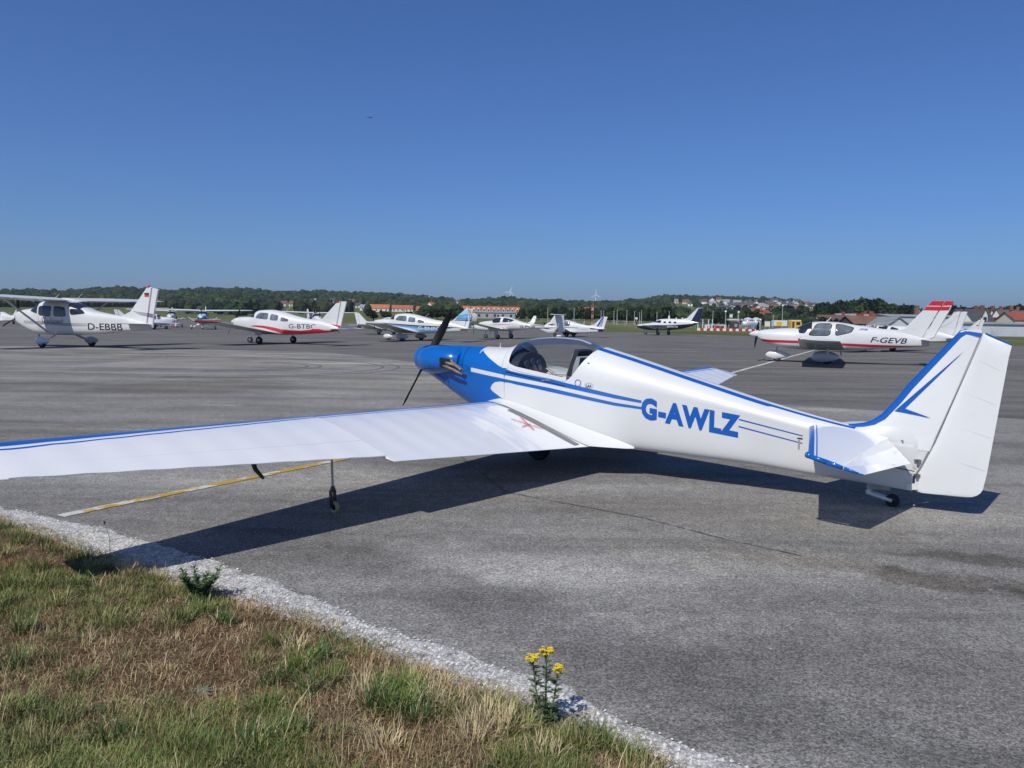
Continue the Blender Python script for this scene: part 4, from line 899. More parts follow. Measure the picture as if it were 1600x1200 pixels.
    mesh('rudder_cap', [(-.60, .014, 1.458), (-.78, .006, 1.373), (-.78, -.006, 1.373), (-.60, -.014, 1.458), (-.60, .014, 1.467), (-.782, .006, 1.381), (-.782, -.006, 1.381), (-.60, -.014, 1.467)], [(4, 5, 6, 7), (0, 1, 5, 4), (3, 7, 6, 2), (0, 4, 7, 3), (1, 2, 6, 5)], blue2, ro)
    for yy in (.0295, -.0295):
        flat_decal('chevron', [(-.467, 1.321), (.008, .808), (-.263, .772), (-.070, .834)], yy, blue2, fo)
        flat_decal('hinge_line', [(-.582, 1.44), (-.300, .60), (-.293, .60), (-.575, 1.44)], yy*.9, seam_m, fo)
    for z in (.42, .30): MB().box((-.185, .03, z), (.05, .03, .012)).tube((-.19, .045, z+.01), (-.19, .045, z-.02), .012).build('rudder_hinge', steel, g, True)
    MB().box((-.155, .05, .20), (.08, .012, .05), 0, .2).build('rudder_horn', white_old, g)
    MB().path([(.45, .10, .40), (.1, .075, .36), (-.17, .06, .33)], [.004, .004, .004], 5).build('rudder_cable', black, g)
    # tailwheel
    wheel(g, (-.01, 0, .056), .056, .032, 'tail_wheel', black)
    for y in (.032, -.032): MB().path([(.16, y*.8, .125), (.19, y, .105), (-.01, y, .058)], [.014, .016, .014], 6).build('tail_wheel_arm', white_old, g, True)
    MB().box((.10, 0, .155), (.18, .05, .035), 0, .05).build('tail_wheel_mount', steel, g)
    # small things on the side
    B.poly('ground_plate', [[(.735, .52), (.72, .52), (.72, .43), (.735, .43)]], mat('grey_plate', (.3, .3, .3), .5), g, .004)
    MB().tube((.745, B.pt(.745, B.T(.745, .525))[1], .525), (.70, B.pt(.70, B.T(.70, .525))[1]+.006, .525), .005).build('static_port', black, g)
    bm = ring_bm(2.845, .893, .036, .028); B.wrap('round_badge', bm, mat('badge_blue', (.1, .12, .4), .5), g, .003, 1, .05)
    bm = ring_bm(2.72, .874, .048, .044, .026, .023); B.wrap('oval_sticker_rim', bm, cock_grey, g, .003, 1, .05)
    body_text(B, 'oval_sticker_lettering', 'LAA', 2.755, .858, 0, .025, .062, black, g, bold=.02, shear=.2)
    body_text(B, 'placard', 'NO PUSH', 3.27, .889, -.11, .012, .10, cock_grey, g, off=.0045)
    for x, z in ((.60, .62), (.59, .58)): 
        p = B.pt(x, B.T(x, z), .001); MB().lathe([(.006, 0), (.006, .004)], 'Y', p, 8).build('tailplane_bolt', black, g)
    MB().tube((4.03, 0, B.top(4.03)-.005), (4.03, 0, B.top(4.03)+.045), .004).lathe([(.022, .0), (.018, .004)], 'Z', (4.03, 0, B.top(4.03))).build('filler_cap', white, g)
    MB().tube((2.36, 0, B.top(2.36)-.005), (2.37, 0, B.top(2.36)+.03), .004).build('aerial_stub', steel, g)
    return g
def ring_bm(cx, cz, ro, ri, ro2=None, ri2=None, n=28):
    bm = bmesh.new(); a = [bm.verts.new((cx+ro*cos(2*pi*i/n), 0, cz+(ro2 or ro)*sin(2*pi*i/n))) for i in range(n)]
    b = [bm.verts.new((cx+ri*cos(2*pi*i/n), 0, cz+(ri2 or ri)*sin(2*pi*i/n))) for i in range(n)]
    for i in range(n): bm.faces.new([a[i], a[(i+1) % n], b[(i+1) % n], b[i]])
    return bm
def canopy_mesh(B, xs, tmax, nt=14):
    vs = []
    for x in xs:
        a = tmax(x)
        for k in range(nt+1): vs.append(B.pt(x, a+(pi/2-a)*k/nt))
        for k in range(nt-1, -1, -1): vs.append(B.pt(x, a+(pi/2-a)*k/nt, 0, -1))
    m = 2*nt+1
    return vs, [(i*m+k, (i+1)*m+k, (i+1)*m+k+1, i*m+k+1) for i in range(len(xs)-1) for k in range(m-1)]
def outer_wing(secs, sd, g, ribs):
    """fixed part ahead of the aileron, and the aileron itself with a real gap"""
    H = .705
    fr = [0, .006, .02]
    for nm, fa, fb, mats in (('outer_wing', 0, H, [wing_fab, blue2]), ('aileron', H+.004, .965, [wing_fab])):
        vs = []; mi = []; nf = 0
        for (y, xl, zl, xt, zt, th) in secs:
            ch = xl-xt
            if fa == 0: e = [.148/ch, .182/ch, .202/ch]; f_ = [0, .15*e[0], .4*e[0], .7*e[0]] + e + [e[2]+(fb-e[2])*k/7 for k in range(1, 8)]
            else: f_ = [fa+(fb-fa)*k/5 for k in range(6)]
            up = []; lo = []
            for f in f_:
                x = xl+(xt-xl)*f; z = zl+(zt-zl)*f; hu = af_z(f)*ch*th; hl = af_z(f, False)*ch*th
                if ribs and .2 < f < .99: hu -= .005*sin(pi*((y/ribs) % 1))**.7*min(1, (f-.2)*6)
                if fa > 0: z -= .0; hu += .003*(1-f)
                up.append((x, y*sd, z+hu)); lo.append((x, y*sd, z+hl))
            row = up[::-1] + (lo[1:] if fa == 0 else lo); nf = len(row); nu = len(up); vs += row
        fs = []
        for i in range(len(secs)-1):
            for k in range(nf):
                fs.append((i*nf+k, i*nf+(k+1) % nf, (i+1)*nf+(k+1) % nf, (i+1)*nf+k)[::sd])
                j = nu-2-k; mi.append(1 if (fa == 0 and ((0 <= j < 4) or j == 5 or nu-1 <= k < nu+2)) else 0)
        fs += [tuple(range(nf))[::-sd], tuple(range((len(secs)-1)*nf, len(secs)*nf))[::sd]]; mi += [0, 0]
        mesh(nm, vs, fs, mats, g, 50, mi)
motor_glider()
# ---------------------------------------------------------------- the parked aircraft behind
def add_wing(g, secs, m, aileron=(.55, .97), tipm=None, name='wing', flap=True):
    for sd in (1, -1):
        w = wing(name, secs, m, g, side=sd, smooth=45, nspan=3)
        ya, yb = secs[0][0] + (secs[-1][0]-secs[0][0])*aileron[0], secs[0][0] + (secs[-1][0]-secs[0][0])*aileron[1]
        def at_(y, f):
            for p, q in zip(secs, secs[1:]):
                if p[0] <= y <= q[0] + 1e-6:
                    t = (y-p[0])/(q[0]-p[0]); s = [p[i]+(q[i]-p[i])*t for i in range(6)]; ch = s[1]-s[3]
                    return (s[1]-ch*f, y*sd, s[2]+(s[4]-s[2])*f + af_z(f)*ch*s[5] + .004)
        for nm, y0, y1 in (('aileron', ya, yb), ('flap', secs[0][0]+.25, ya-.06)):
            if nm == 'flap' and not flap: continue
            b = MB(); q = [at_(y0, .76), at_(y1, .76), at_(y1, .985), at_(y0, .985)]
            q2 = [(x, y, z+.008) for x, y, z in q]; f_ = [(4, 5, 6, 7), (0, 3, 2, 1), (0, 1, 5, 4), (1, 2, 6, 5), (2, 3, 7, 6), (3, 0, 4, 7)]
            b.add(q+q2, [x if sd == 1 else x[::-1] for x in f_]).build(nm, m if not isinstance(m, list) else m[0], g)
def gear_leg(g, a, b, r=.03, m=None, name='landing_gear_leg'): return MB().tube(a, b, r, r*.8, 8).build(name, m or white_old, g, True)
def prop(g, c, r, n, a0, m=None, cw=.15, pitch=.8):
    for i in range(n): blade(g, c, a0 + 2*pi*i/n, r, cw, m, pitch=pitch)
def antenna(g, a, b, r=.012, m=None): return MB().tube(a, b, r, r*.5, 6).build('antenna', m or white, g)
def xr(a, b, n): return [a + (b-a)*i/n for i in range(n+1)]
def shell_all(B, g, m, x0, x1, n=44): return B.shell('fuselage', xr(x0, x1, n), m, g, nt=20, caps=(True, True))
def windows(B, g, polys, m=dark_glass, name='window', frame=None):
    for sd in (1, -1):
        for p in polys:
            w = B.poly(name, [p], m, g, .006, sd)
            if frame:
                c = Vector((sum(q[0] for q in p)/len(p), sum(q[1] for q in p)/len(p))); B.poly('window_frame', [[tuple(c + (Vector(q)-c)*1.13) for q in p]], frame, w, .003, sd)
def windscreen(B, g, x0, x1, zlo, m=dark_glass, n=10, name='windscreen', zl1=None):
    vs = []; xs = xr(x0, x1, n)
    for x in xs:
        z = zlo + ((zl1 if zl1 is not None else zlo) - zlo)*(x-x0)/(x1-x0); a = B.T(x, z)
        row = [B.pt(x, a+(pi/2-a)*k/8, .006) for k in range(9)]; vs += row + [(p[0], -p[1], p[2]) for p in row[::-1][1:]]
    m_ = 17; return mesh(name, vs, [(i*m_+k, (i+1)*m_+k, (i+1)*m_+k+1, i*m_+k+1) for i in range(n) for k in range(m_-1)], m, g, 'all')
def tail(g, fin, rud, stab, m, th=.09, name='tailplane', elev=.62, mh=None):
    f = slab('fin', fin, th, m, g, .12); r = slab('rudder', rud, th*.8, mh or m, g, .12)
    for sd in (1, -1):
        (y0, xl0, xt0, z0), (y1, xl1, xt1, z1) = stab
        wing(name, [(y0, xl0, z0, xt0, z0, .55), (y1, xl1, z1, xt1, z1, .5)], m, g, side=sd, smooth=45)
    return f, r

def high_wing(x, y, psi, label, colour=None, reg=None, group=None, detail=True, cat='aircraft', strp=None):
    g = empty('high_wing_aircraft', (x, y, 0), pi - radians(psi), label, cat, group)
    body_m = colour or white
    B = Body([(3.0, 1.45), (2.95, 1.53), (2.8, 1.60), (2.5, 1.67), (2.0, 1.73), (1.75, 1.76), (1.2, 2.06), (.9, 2.10), (-.2, 2.10), (-.6, 2.03), (-1.25, 1.80), (-1.6, 1.69), (-2.1, 1.60), (-3.48, 1.42), (-4.85, 1.12)],
             [(3.0, 1.25), (2.95, 1.18), (2.75, 1.02), (2.5, .92), (2.2, .79), (1.7, .62), (1.2, .54), (0, .54), (-1.8, .62), (-3.5, .78), (-4.85, .84)],
             [(3.0, .12), (2.95, .24), (2.8, .36), (2.2, .48), (1.2, .55), (-.5, .55), (-1.5, .44), (-3, .24), (-4.85, .07)], .5, nu=3.2, nl=3.6)
    shell_all(B, g, body_m, 3.0, -4.85, 60)
    MB().lathe([(.17, 3.0), (.16, 3.08), (.12, 3.2), (.06, 3.28), (.005, 3.31)], 'X', (0, 0, 1.36), 18).build('spinner', white, g, True)
    prop(g, (3.07, 0, 1.36), .95, 3, radians(0), cw=.14)
    add_wing(g, [(.3, .95, 2.12, -.66, 2.09, .95), (2.7, .95, 2.17, -.66, 2.13, .95), (5.3, .72, 2.25, -.42, 2.20, .8), (5.5, .45, 2.27, -.38, 2.21, .35)], white)
    windows(B, g, [[(1.11, 1.86), (1.09, 1.42), (.36, 1.36), (.32, 1.86)], [(.20, 1.86), (.18, 1.38), (-.60, 1.38), (-.48, 1.80)], [(-.74, 1.74), (-.82, 1.45), (-1.56, 1.53), (-1.28, 1.72)]])
    windscreen(B, g, 1.70, 1.20, 1.62, zl1=1.5); windscreen(B, g, -.62, -1.22, 1.86, name='rear_window', zl1=1.70)
    for sd in (1, -1):
        MB().tube((.55, .52*sd, .66), (.45, 2.7*sd, 2.12), .05, .045, 10, sx=.4).build('wing_strut', white if colour is None else white, g, True)
        MB().tube((.12, .42*sd, .62), (0, 1.22*sd, .24), .075, .045, 8, sx=.4).build('landing_gear_leg', white_old, g, True)
        wheel(g, (0, 1.3*sd, .21), .21, .15, 'main_wheel'); fairing(g, (.0, 1.3*sd, .29), .86, .36, .24, white)
        B.poly('door_line', [[(1.13, 1.9), (1.15, 1.9), (1.1, .68), (1.08, .68)]], seam_m, g, .003, sd)
    wheel(g, (1.65, 0, .18), .18, .12, 'nose_wheel'); fairing(g, (1.65, 0, .27), .72, .33, .22, white); gear_leg(g, (1.72, 0, .3), (1.86, 0, .78), .04, steel)
    fin = [(-3.2, 1.44), (-3.75, 1.66), (-4.68, 2.69), (-4.86, 2.72), (-5.0, 2.70), (-4.66, 1.06), (-4.2, 1.15)]
    rud = [(-5.02, 2.69), (-5.36, 2.62), (-5.08, 1.5), (-5.02, .96), (-4.64, .84), (-4.70, 1.08)]
    f, r = tail(g, fin, rud, [(.07, -3.75, -4.95, 1.12), (1.7, -4.05, -4.98, 1.15)], white, .10, mh=white)
    for a in ((.85, .41), (-.54, -.97)): antenna(g, (a[0], .0, 2.12), (a[1], 0, 2.42), .016)
    tag_ = None
    if detail:
        lm = mat('dark_pinstripe', (.03, .02, .05), .5); rm_ = mat('maroon_pinstripe', (.22, .03, .05), .5)
        for sd in (1, -1):
            for z0, z1, m_ in ((1.16, 1.10, lm), (1.12, 1.055, rm_), (1.075, 1.02, lm), (1.035, .99, mat('grey_pinstripe', (.4, .4, .42), .5))):
                B.band('pinstripe', [(2.1, z0-.008, z0+.004), (.6, z0-.03, z0-.012), (-.6, z1-.03, z1-.012), (-1.65, z1-.02, z1-.012)], m_, g, .004, sd, 1)
            for k, m_ in enumerate((lm, rm_, lm, lm)): flat_decal('tail_pinstripe', [(-3.95-.1*k, 1.66-.045*k), (-3.95-.1*k, 1.672-.045*k), (-5.04, 1.56-.045*k+.0), (-5.04, 1.535-.045*k)], .052*sd, m_, f)
            body_text(B, 'registration', 'D-EBBB', -1.70, .82, 0, .29, 1.76, black, g, bold=.01, side=sd)
            body_text(B, 'script_name', 'Skyhawk', 1.0, .92, 0, .42, 1.45, mat('script_grey', (.12, .12, .14), .5), g, bold=-.008, shear=.55, side=sd)
        for i, c in enumerate(((.01, .01, .01), (.45, .01, .02), (.5, .10, .02))): flat_decal('tail_flag', [(-4.60, 2.47-.06*i), (-4.60, 2.41-.06*i), (-4.86, 2.41-.06*i), (-4.86, 2.47-.06*i)], .052, mat('flag_%s' % ('black', 'red', 'gold')[i], c, .5), f)
        MB().lathe([(.06, 0), (.06, .05), (.03, .10), (.002, .12)], 'Z', (-4.80, 0, 2.70), 10).build('beacon', red, g, True)
    if strp:
        for sd in (1, -1):
            B.band('body_stripe', [(2.9, 1.2, 1.42), (1.0, .8, 1.15), (-1.0, .95, 1.15), (-4.6, .95, 1.05)], strp, g, .004, sd, 2)
    return g, B
high_wing(-20.34, 36.1, 20, 'white high-wing aeroplane marked D-E with thin maroon stripes, nearest on the left')

def low_wing(x, y, psi, label, reg=None, scheme=None, prof=None, group=None, pants=False, tipcol=None, rtxt=None, pang=.6):
    g = empty('low_wing_aircraft', (x, y, 0), pi - radians(psi), label, 'aircraft', group)
    top, bot = prof
    B = Body(top, bot, [(3.02, .12), (2.95, .24), (2.7, .38), (2.0, .48), (1.0, .54), (-.3, .54), (-1.3, .44), (-2.6, .26), (-4.2, .07)], .5, nu=[(3.0, 2.6), (1.6, 2.8), (0, 2.4), (-2, 2.4), (-4.2, 2)], nl=3.4)
    shell_all(B, g, white, 3.02, -4.2, 60)
    zn = (top[0][1] + bot[0][1])/2
    MB().lathe([(.16, 3.0), (.15, 3.06), (.11, 3.16), (.05, 3.24), (.005, 3.26)], 'X', (0, 0, zn), 18).build('spinner', white if reg != 'G-BTBC' else white, g, True)
    prop(g, (3.06, 0, zn), .92, 2, pang)
    s = 5.2
    secs = [(.42, 1.35, .66, -.70, .55, .95), (.75, 1.02, .70, -.68, .60, .95), (s-.25, .98, 1.22, -.62, 1.18, .9), (s, .72, 1.26, -.55, 1.22, .4)]
    add_wing(g, secs, white)
    if tipcol:
        for sd in (1, -1): MB().lathe([(.02, -.72), (.07, -.55), (.10, 0), (.11, .5), (.09, .85), (.03, 1.05)], 'X', (0, (s+.02)*sd, 1.23), 12, (1.6, .75)).build('wing_tip', tipcol, g, True)
    return g, B
PA_TOP = [(3.02, 1.30), (2.95, 1.38), (2.8, 1.44), (2.27, 1.50), (1.72, 1.52), (1.45, 1.66), (1.28, 1.80), (1.05, 1.89), (.29, 1.93), (-.30, 1.86), (-1.13, 1.66), (-1.95, 1.49), (-2.9, 1.36), (-4.2, 1.04)]
PA_BOT = [(3.02, 1.12), (2.95, 1.04), (2.6, .90), (1.93, .76), (1.08, .58), (0, .53), (-.6, .51), (-2.24, .60), (-3.83, .74), (-4.2, .82)]
def pa_rest(g, B, glassm, fin_dx=0.0, pants=False, accent=None, topz=2.42):
    windows(B, g, [[(1.10, 1.44), (.86, 1.76), (.20, 1.74), (.19, 1.36)], [(.02, 1.70), (-.50, 1.61), (-.48, 1.31), (.06, 1.34)], [(-.68, 1.53), (-1.14, 1.40), (-1.13, 1.28), (-.67, 1.28)]], glassm)
    windscreen(B, g, 1.72, 1.18, 1.50, dark_glass, zl1=1.48)
    fin = [(-2.75, 1.38), (-3.11, 1.46), (-4.13, topz), (-4.28, topz+.02), (-4.36, topz), (-4.08, 1.08), (-3.6, 1.15)]
    rud = [(-4.38, topz+.01), (-4.74, topz), (-4.66, 2.1), (-4.36, 1.08), (-4.34, .90), (-4.12, .90), (-4.10, 1.1)]
    f, r = tail(g, fin, rud, [(.07, -3.75, -4.62, .92), (1.95, -3.85, -4.60, .94)], white, .09)
    for k in range(7):
        for yy in (.047, -.047): flat_decal('skin_rib', [(-3.40-.12*k*.9, 1.55+.11*k), (-3.40-.12*k*.9, 1.557+.11*k), (-4.2-.04*k, 1.50+.12*k), (-4.2-.04*k, 1.493+.12*k)], yy, seam_m, f)
    for sd in (1, -1):
        gear_leg(g, (.05, 1.5*sd, .78), (.02, 1.5*sd, .25), .045, steel); wheel(g, (0, 1.5*sd, .21), .21, .15, 'main_wheel')
        if pants: fairing(g, (0, 1.5*sd, .30), 1.0, .42, .26, white)
        else: MB().box((.05, 1.5*sd, .62), (.3, .2, .25)).build('gear_fairing', white_old, g)
    gear_leg(g, (1.95, 0, .8), (1.9, 0, .22), .035, white_old); wheel(g, (1.9, 0, .18), .18, .12, 'nose_wheel')
    if pants: fairing(g, (1.9, 0, .27), .8, .36, .22, white)
    MB().path([(2.35, -.2, .86), (2.2, -.2, .72)], [.03, .03]).build('exhaust_pipe', steel, g)
    MB().tube((-4.1, 0, .80), (-4.25, 0, .72), .02).build('tail_skid', black, g)
    return f, r
g, B = low_wing(-13.5, 45.2, 22, 'white low-wing aeroplane G-BTBC with red belly stripe and dark red wing tips', 'G-BTBC', prof=(PA_TOP, PA_BOT), tipcol=mat('dark_red_paint', (.20, .012, .015), .35, coat=.3), pang=-.63)
f, r = pa_rest(g, B, pale_glass, pants=False)
for sd in (1, -1):
    B.band('red_stripe', [(1.40, .97, .99), (1.1, .95, 1.03), (.48, .88, 1.02), (-.3, .72, .92), (-.69, .60, .84), (-1.3, .60, .80), (-1.91, .60, .78), (-2.5, .64, .84), (-2.75, .66, .94), (-3.4, .70, .83), (-4.15, .80, .86)], red, g, .004, sd, 3)
    body_text(B, 'registration', 'G-BTBC', -1.19, .90, 0, .25, 1.65, black, g, bold=0.0, side=sd, off=.006)
    flat_decal('tail_band', [(-3.35, 1.02), (-3.85, 1.16), (-4.33, 1.10), (-4.33, .96)], .048*sd, red, f)
    flat_decal('tail_tip_band', [(-4.02, 2.31), (-4.13, 2.42), (-4.30, 2.43), (-4.34, 2.38)], .048*sd, red, f)
antenna(g, (-.6, 0, 1.8), (-.95, 0, 2.1)); antenna(g, (-2.9, 0, 1.4), (-3.1, 0, 1.5), .02)
PB_TOP = [(x, z-.10 if x > -2 else z-.17) for x, z in PA_TOP]; PB_BOT = [(x, z-.06) for x, z in PA_BOT]
g, B = low_wing(-7.2, 56.5, 19, 'white low-wing aeroplane G-BNPO with blue sweeping stripes and blue-swept fin', 'G-BNPO', prof=(PA_TOP, PA_BOT), pang=.2)
f, r = pa_rest(g, B, pale_glass, pants=True, topz=2.30)
mid_blue = mat('mid_blue_paint', (.06, .17, .42), .4, coat=.3)
for sd in (1, -1):
    B.band('blue_stripe', [(2.75, 1.24, 1.265), (1.5, 1.15, 1.20), (.5, 1.09, 1.16), (-.8, 1.0, 1.10), (-2.3, .94, 1.05), (-4.1, .93, .97)], navy, g, .004, sd, 2)
    B.band('blue_stripe', [(1.8, 1.13, 1.15), (.5, 1.01, 1.08), (-.8, .90, .99), (-2.3, .86, .935), (-3.2, .92, .93)], mid_blue, g, .004, sd, 2)
    B.band('blue_stripe', [(1.0, 1.02, 1.03), (0, .90, .98), (-.8, .72, .89), (-1.6, .62, .85), (-2.4, .70, .85), (-2.9, .84, .86)], sky_blue, g, .004, sd, 2)
    body_text(B, 'registration', 'G-BNPO', -.72, .80, .03, .24, 1.62, white, g, bold=.02, side=sd, off=.008)
    for k, (m_, za, zb) in enumerate(((navy, 1.42, 1.50), (mid_blue, 1.50, 1.60), (sky_blue, 1.61, 1.72), (sky_blue, 1.76, 1.90), (mat('pale_blue_paint', (.35, .58, .74), .4), 1.93, 2.2))):
        flat_decal('fin_stripe', [(-3.25-.10*k, 1.52+.10*k), (-4.32, zb+.02+.02*k), (-4.32, za+.03+.01*k), (-3.35-.06*k, 1.48+.07*k)], .047*sd, m_, f)
        flat_decal('fin_stripe', [(-4.39, zb+.02), (-4.60+.02*k*0, zb+.05), (-4.53, za+.03), (-4.36, za+.02)], .036*sd, m_, r)
antenna(g, (-1.0, 0, 1.7), (-1.35, 0, 1.95)); 
for (x, y, psi, lab) in ((22.5, 48.2, 50, 'white low-wing aeroplane, its fin with a grey curved line right behind the red-banded fin'), (47.9, 89.2, 50, 'white low-wing aeroplane far right, its fin with a small red emblem')):
    g, B = low_wing(x, y, psi, lab, prof=([(u, min(v, 1.60 - .02*abs(u))) for u, v in PA_TOP], PA_BOT)); f, r = pa_rest(g, B, dark_glass)
    if x < 40: 
        b = MB(); pts = [(-3.3, 1.50), (-3.6, 1.60), (-3.85, 1.75), (-4.05, 1.95), (-4.2, 2.15)]
        for (a, c), (p, q) in zip(pts, pts[1:]): b.add([(a, .047, c), (p, .047, q), (p, .047, q+.025), (a, .047, c+.025)], [(3, 2, 1, 0)])
        b.build('fin_curve', cock_grey, f)
    else: flat_decal('fin_emblem', [(-3.9, 1.85), (-4.2, 1.9), (-4.15, 1.75), (-4.0, 1.75)], .047, red, f)

def tobago():
    g = empty('low_wing_aircraft', (12.8, 32.1, 0), pi - radians(22), 'white low-wing aeroplane F-GEVB with red cheat line and red-banded fin, right of centre', 'aircraft')
    top = [(2.72, 1.24), (2.66, 1.28), (2.21, 1.345), (1.65, 1.39), (1.26, 1.40), (1.1, 1.47), (.93, 1.56), (.66, 1.65), (.22, 1.68), (-.22, 1.67), (-.65, 1.62), (-1.08, 1.55), (-1.60, 1.48), (-2.13, 1.40), (-2.7, 1.28), (-3.66, 1.06)]
    bot = [(2.72, .96), (2.66, .90), (2.16, .68), (1.59, .56), (.87, .53), (-.32, .52), (-1.11, .54), (-1.89, .62), (-2.65, .70), (-3.66, .78)]
    B = Body(top, bot, [(2.72, .18), (2.62, .28), (2.2, .44), (1.6, .54), (.8, .60), (-.3, .60), (-1.1, .48), (-2.2, .28), (-3.66, .08)], .45, nu=[(2.72, 2.4), (1.3, 2.6), (0, 2.3), (-3.66, 2.2)], nl=3.2)
    shell_all(B, g, white, 2.72, -3.66, 60)
    MB().lathe([(.165, 2.70), (.16, 2.76), (.12, 2.92), (.06, 3.04), (.005, 3.09)], 'X', (0, 0, 1.12), 20).build('spinner', white, g, True)
    prop(g, (2.78, 0, 1.10), .93, 2, 2.2, cw=.17)
    windows(B, g, [[(.43, 1.575), (-.10, 1.585), (-.03, 1.13), (.72, 1.13)], [(-.30, 1.575), (-.56, 1.55), (-.92, 1.45), (-.82, 1.27), (-.29, 1.13)]], pale_glass, frame=black)
    windscreen(B, g, 1.24, .62, 1.38, dark_glass, zl1=1.36); windows(B, g, [[(.64, 1.58), (1.15, 1.38), (1.09, 1.19), (.87, 1.20)]], dark_glass)
    add_wing(g, [(.5, 1.05, .66, -.62, .60, 1), (4.75, .98, 1.02, -.42, .97, 1), (4.93, .75, 1.03, -.38, .98, .4)], white)
    for sd in (1, -1):
        # red-painted underside/upper tip section seen end-on
        wing('wing_tip', [(4.4, .99, .995, .30, .97, 1.06), (4.80, .96, 1.028, .28, 1.0, 1.06)], red, g, side=sd, frange=(0, .9))
        fairing(g, (.06, 1.15*sd, .26), 1.05, .42, .26, white); wheel(g, (0, 1.15*sd, .19), .19, .14, 'main_wheel')
        MB().tube((-.02, 1.15*sd, .62), (0, 1.15*sd, .3), .10, .09, 10, sx=.5).build('landing_gear_leg', white_old, g, True)
        MB().tube((.42, 3.2*sd, .86), (.42, 3.2*sd, .52), .012).build('tie_down', steel, g); MB().tube((-.5, .9*sd, .6), (-.52, .9*sd, .33), .022).build('step', steel, g)
        B.band('red_stripe', [(2.60, .905, .925), (2.5, .83, .925), (2.16, .80, .905), (1.21, .79, .895), (-.14, .745, .84), (-1.62, .70, .80), (-3.14, .735, .765), (-3.6, .75, .765)], red, g, .004, sd, 3)
        body_text(B, 'registration', 'F-GEVB', -1.55, .885, .022, .215, 1.32, black, g, bold=.01, shear=.3, side=sd, off=.006)
        body_text(B, 'club_name', 'FPR', -1.12, 1.35, .03, .075, .33, mat('badge_blue', (.1, .12, .4), .5), g, shear=.4, side=sd)
    fin = [(-2.0, 1.42), (-2.62, 1.36), (-2.80, 1.48), (-3.68, 2.53), (-3.95, 2.54), (-4.10, 2.535), (-3.42, 1.10), (-3.0, 1.15)]
    rud = [(-4.12, 2.53), (-4.42, 2.52), (-4.32, 2.2), (-3.82, 1.12), (-3.62, 1.02), (-3.44, 1.08)]
    f, r = tail(g, fin, rud, [(.08, -3.35, -4.12, 1.03), (1.6, -3.40, -4.08, 1.03)], white, .09)
    for sd in (1, -1):
        flat_decal('fin_band', [(-3.53, 2.35), (-3.68, 2.53), (-4.10, 2.533), (-4.01, 2.345)], .048*sd, red, f); flat_decal('fin_band', [(-3.38, 2.17), (-3.505, 2.32), (-3.995, 2.315), (-3.925, 2.16)], .048*sd, red, f)
        flat_decal('fin_band', [(-4.12, 2.53), (-4.42, 2.52), (-4.37, 2.36), (-4.04, 2.345)], .037*sd, red, r); flat_decal('fin_band', [(-4.02, 2.315), (-4.32, 2.32), (-4.25, 2.17), (-3.955, 2.16)], .037*sd, red, r)
    MB().box((-3.78, .0, .93), (.30, 3.0, .16)).build('shaded_control_recess', mat('underside_grey', (.16, .16, .17), .7), g) if False else None
    fairing(g, (1.90, 0, .27), 1.0, .38, .24, white); wheel(g, (1.93, 0, .17), .17, .12, 'nose_wheel'); gear_leg(g, (1.98, 0, .4), (1.95, 0, .62), .03, steel)
    antenna(g, (.1, 0, 1.66), (-.08, 0, 1.86), .022); antenna(g, (-1.3, 0, 1.5), (-2.6, 0, 1.78), .006)
    MB().box((-1.7, .12, .56), (.5, .02, .05)).build('belly_antenna', white, g)
tobago()

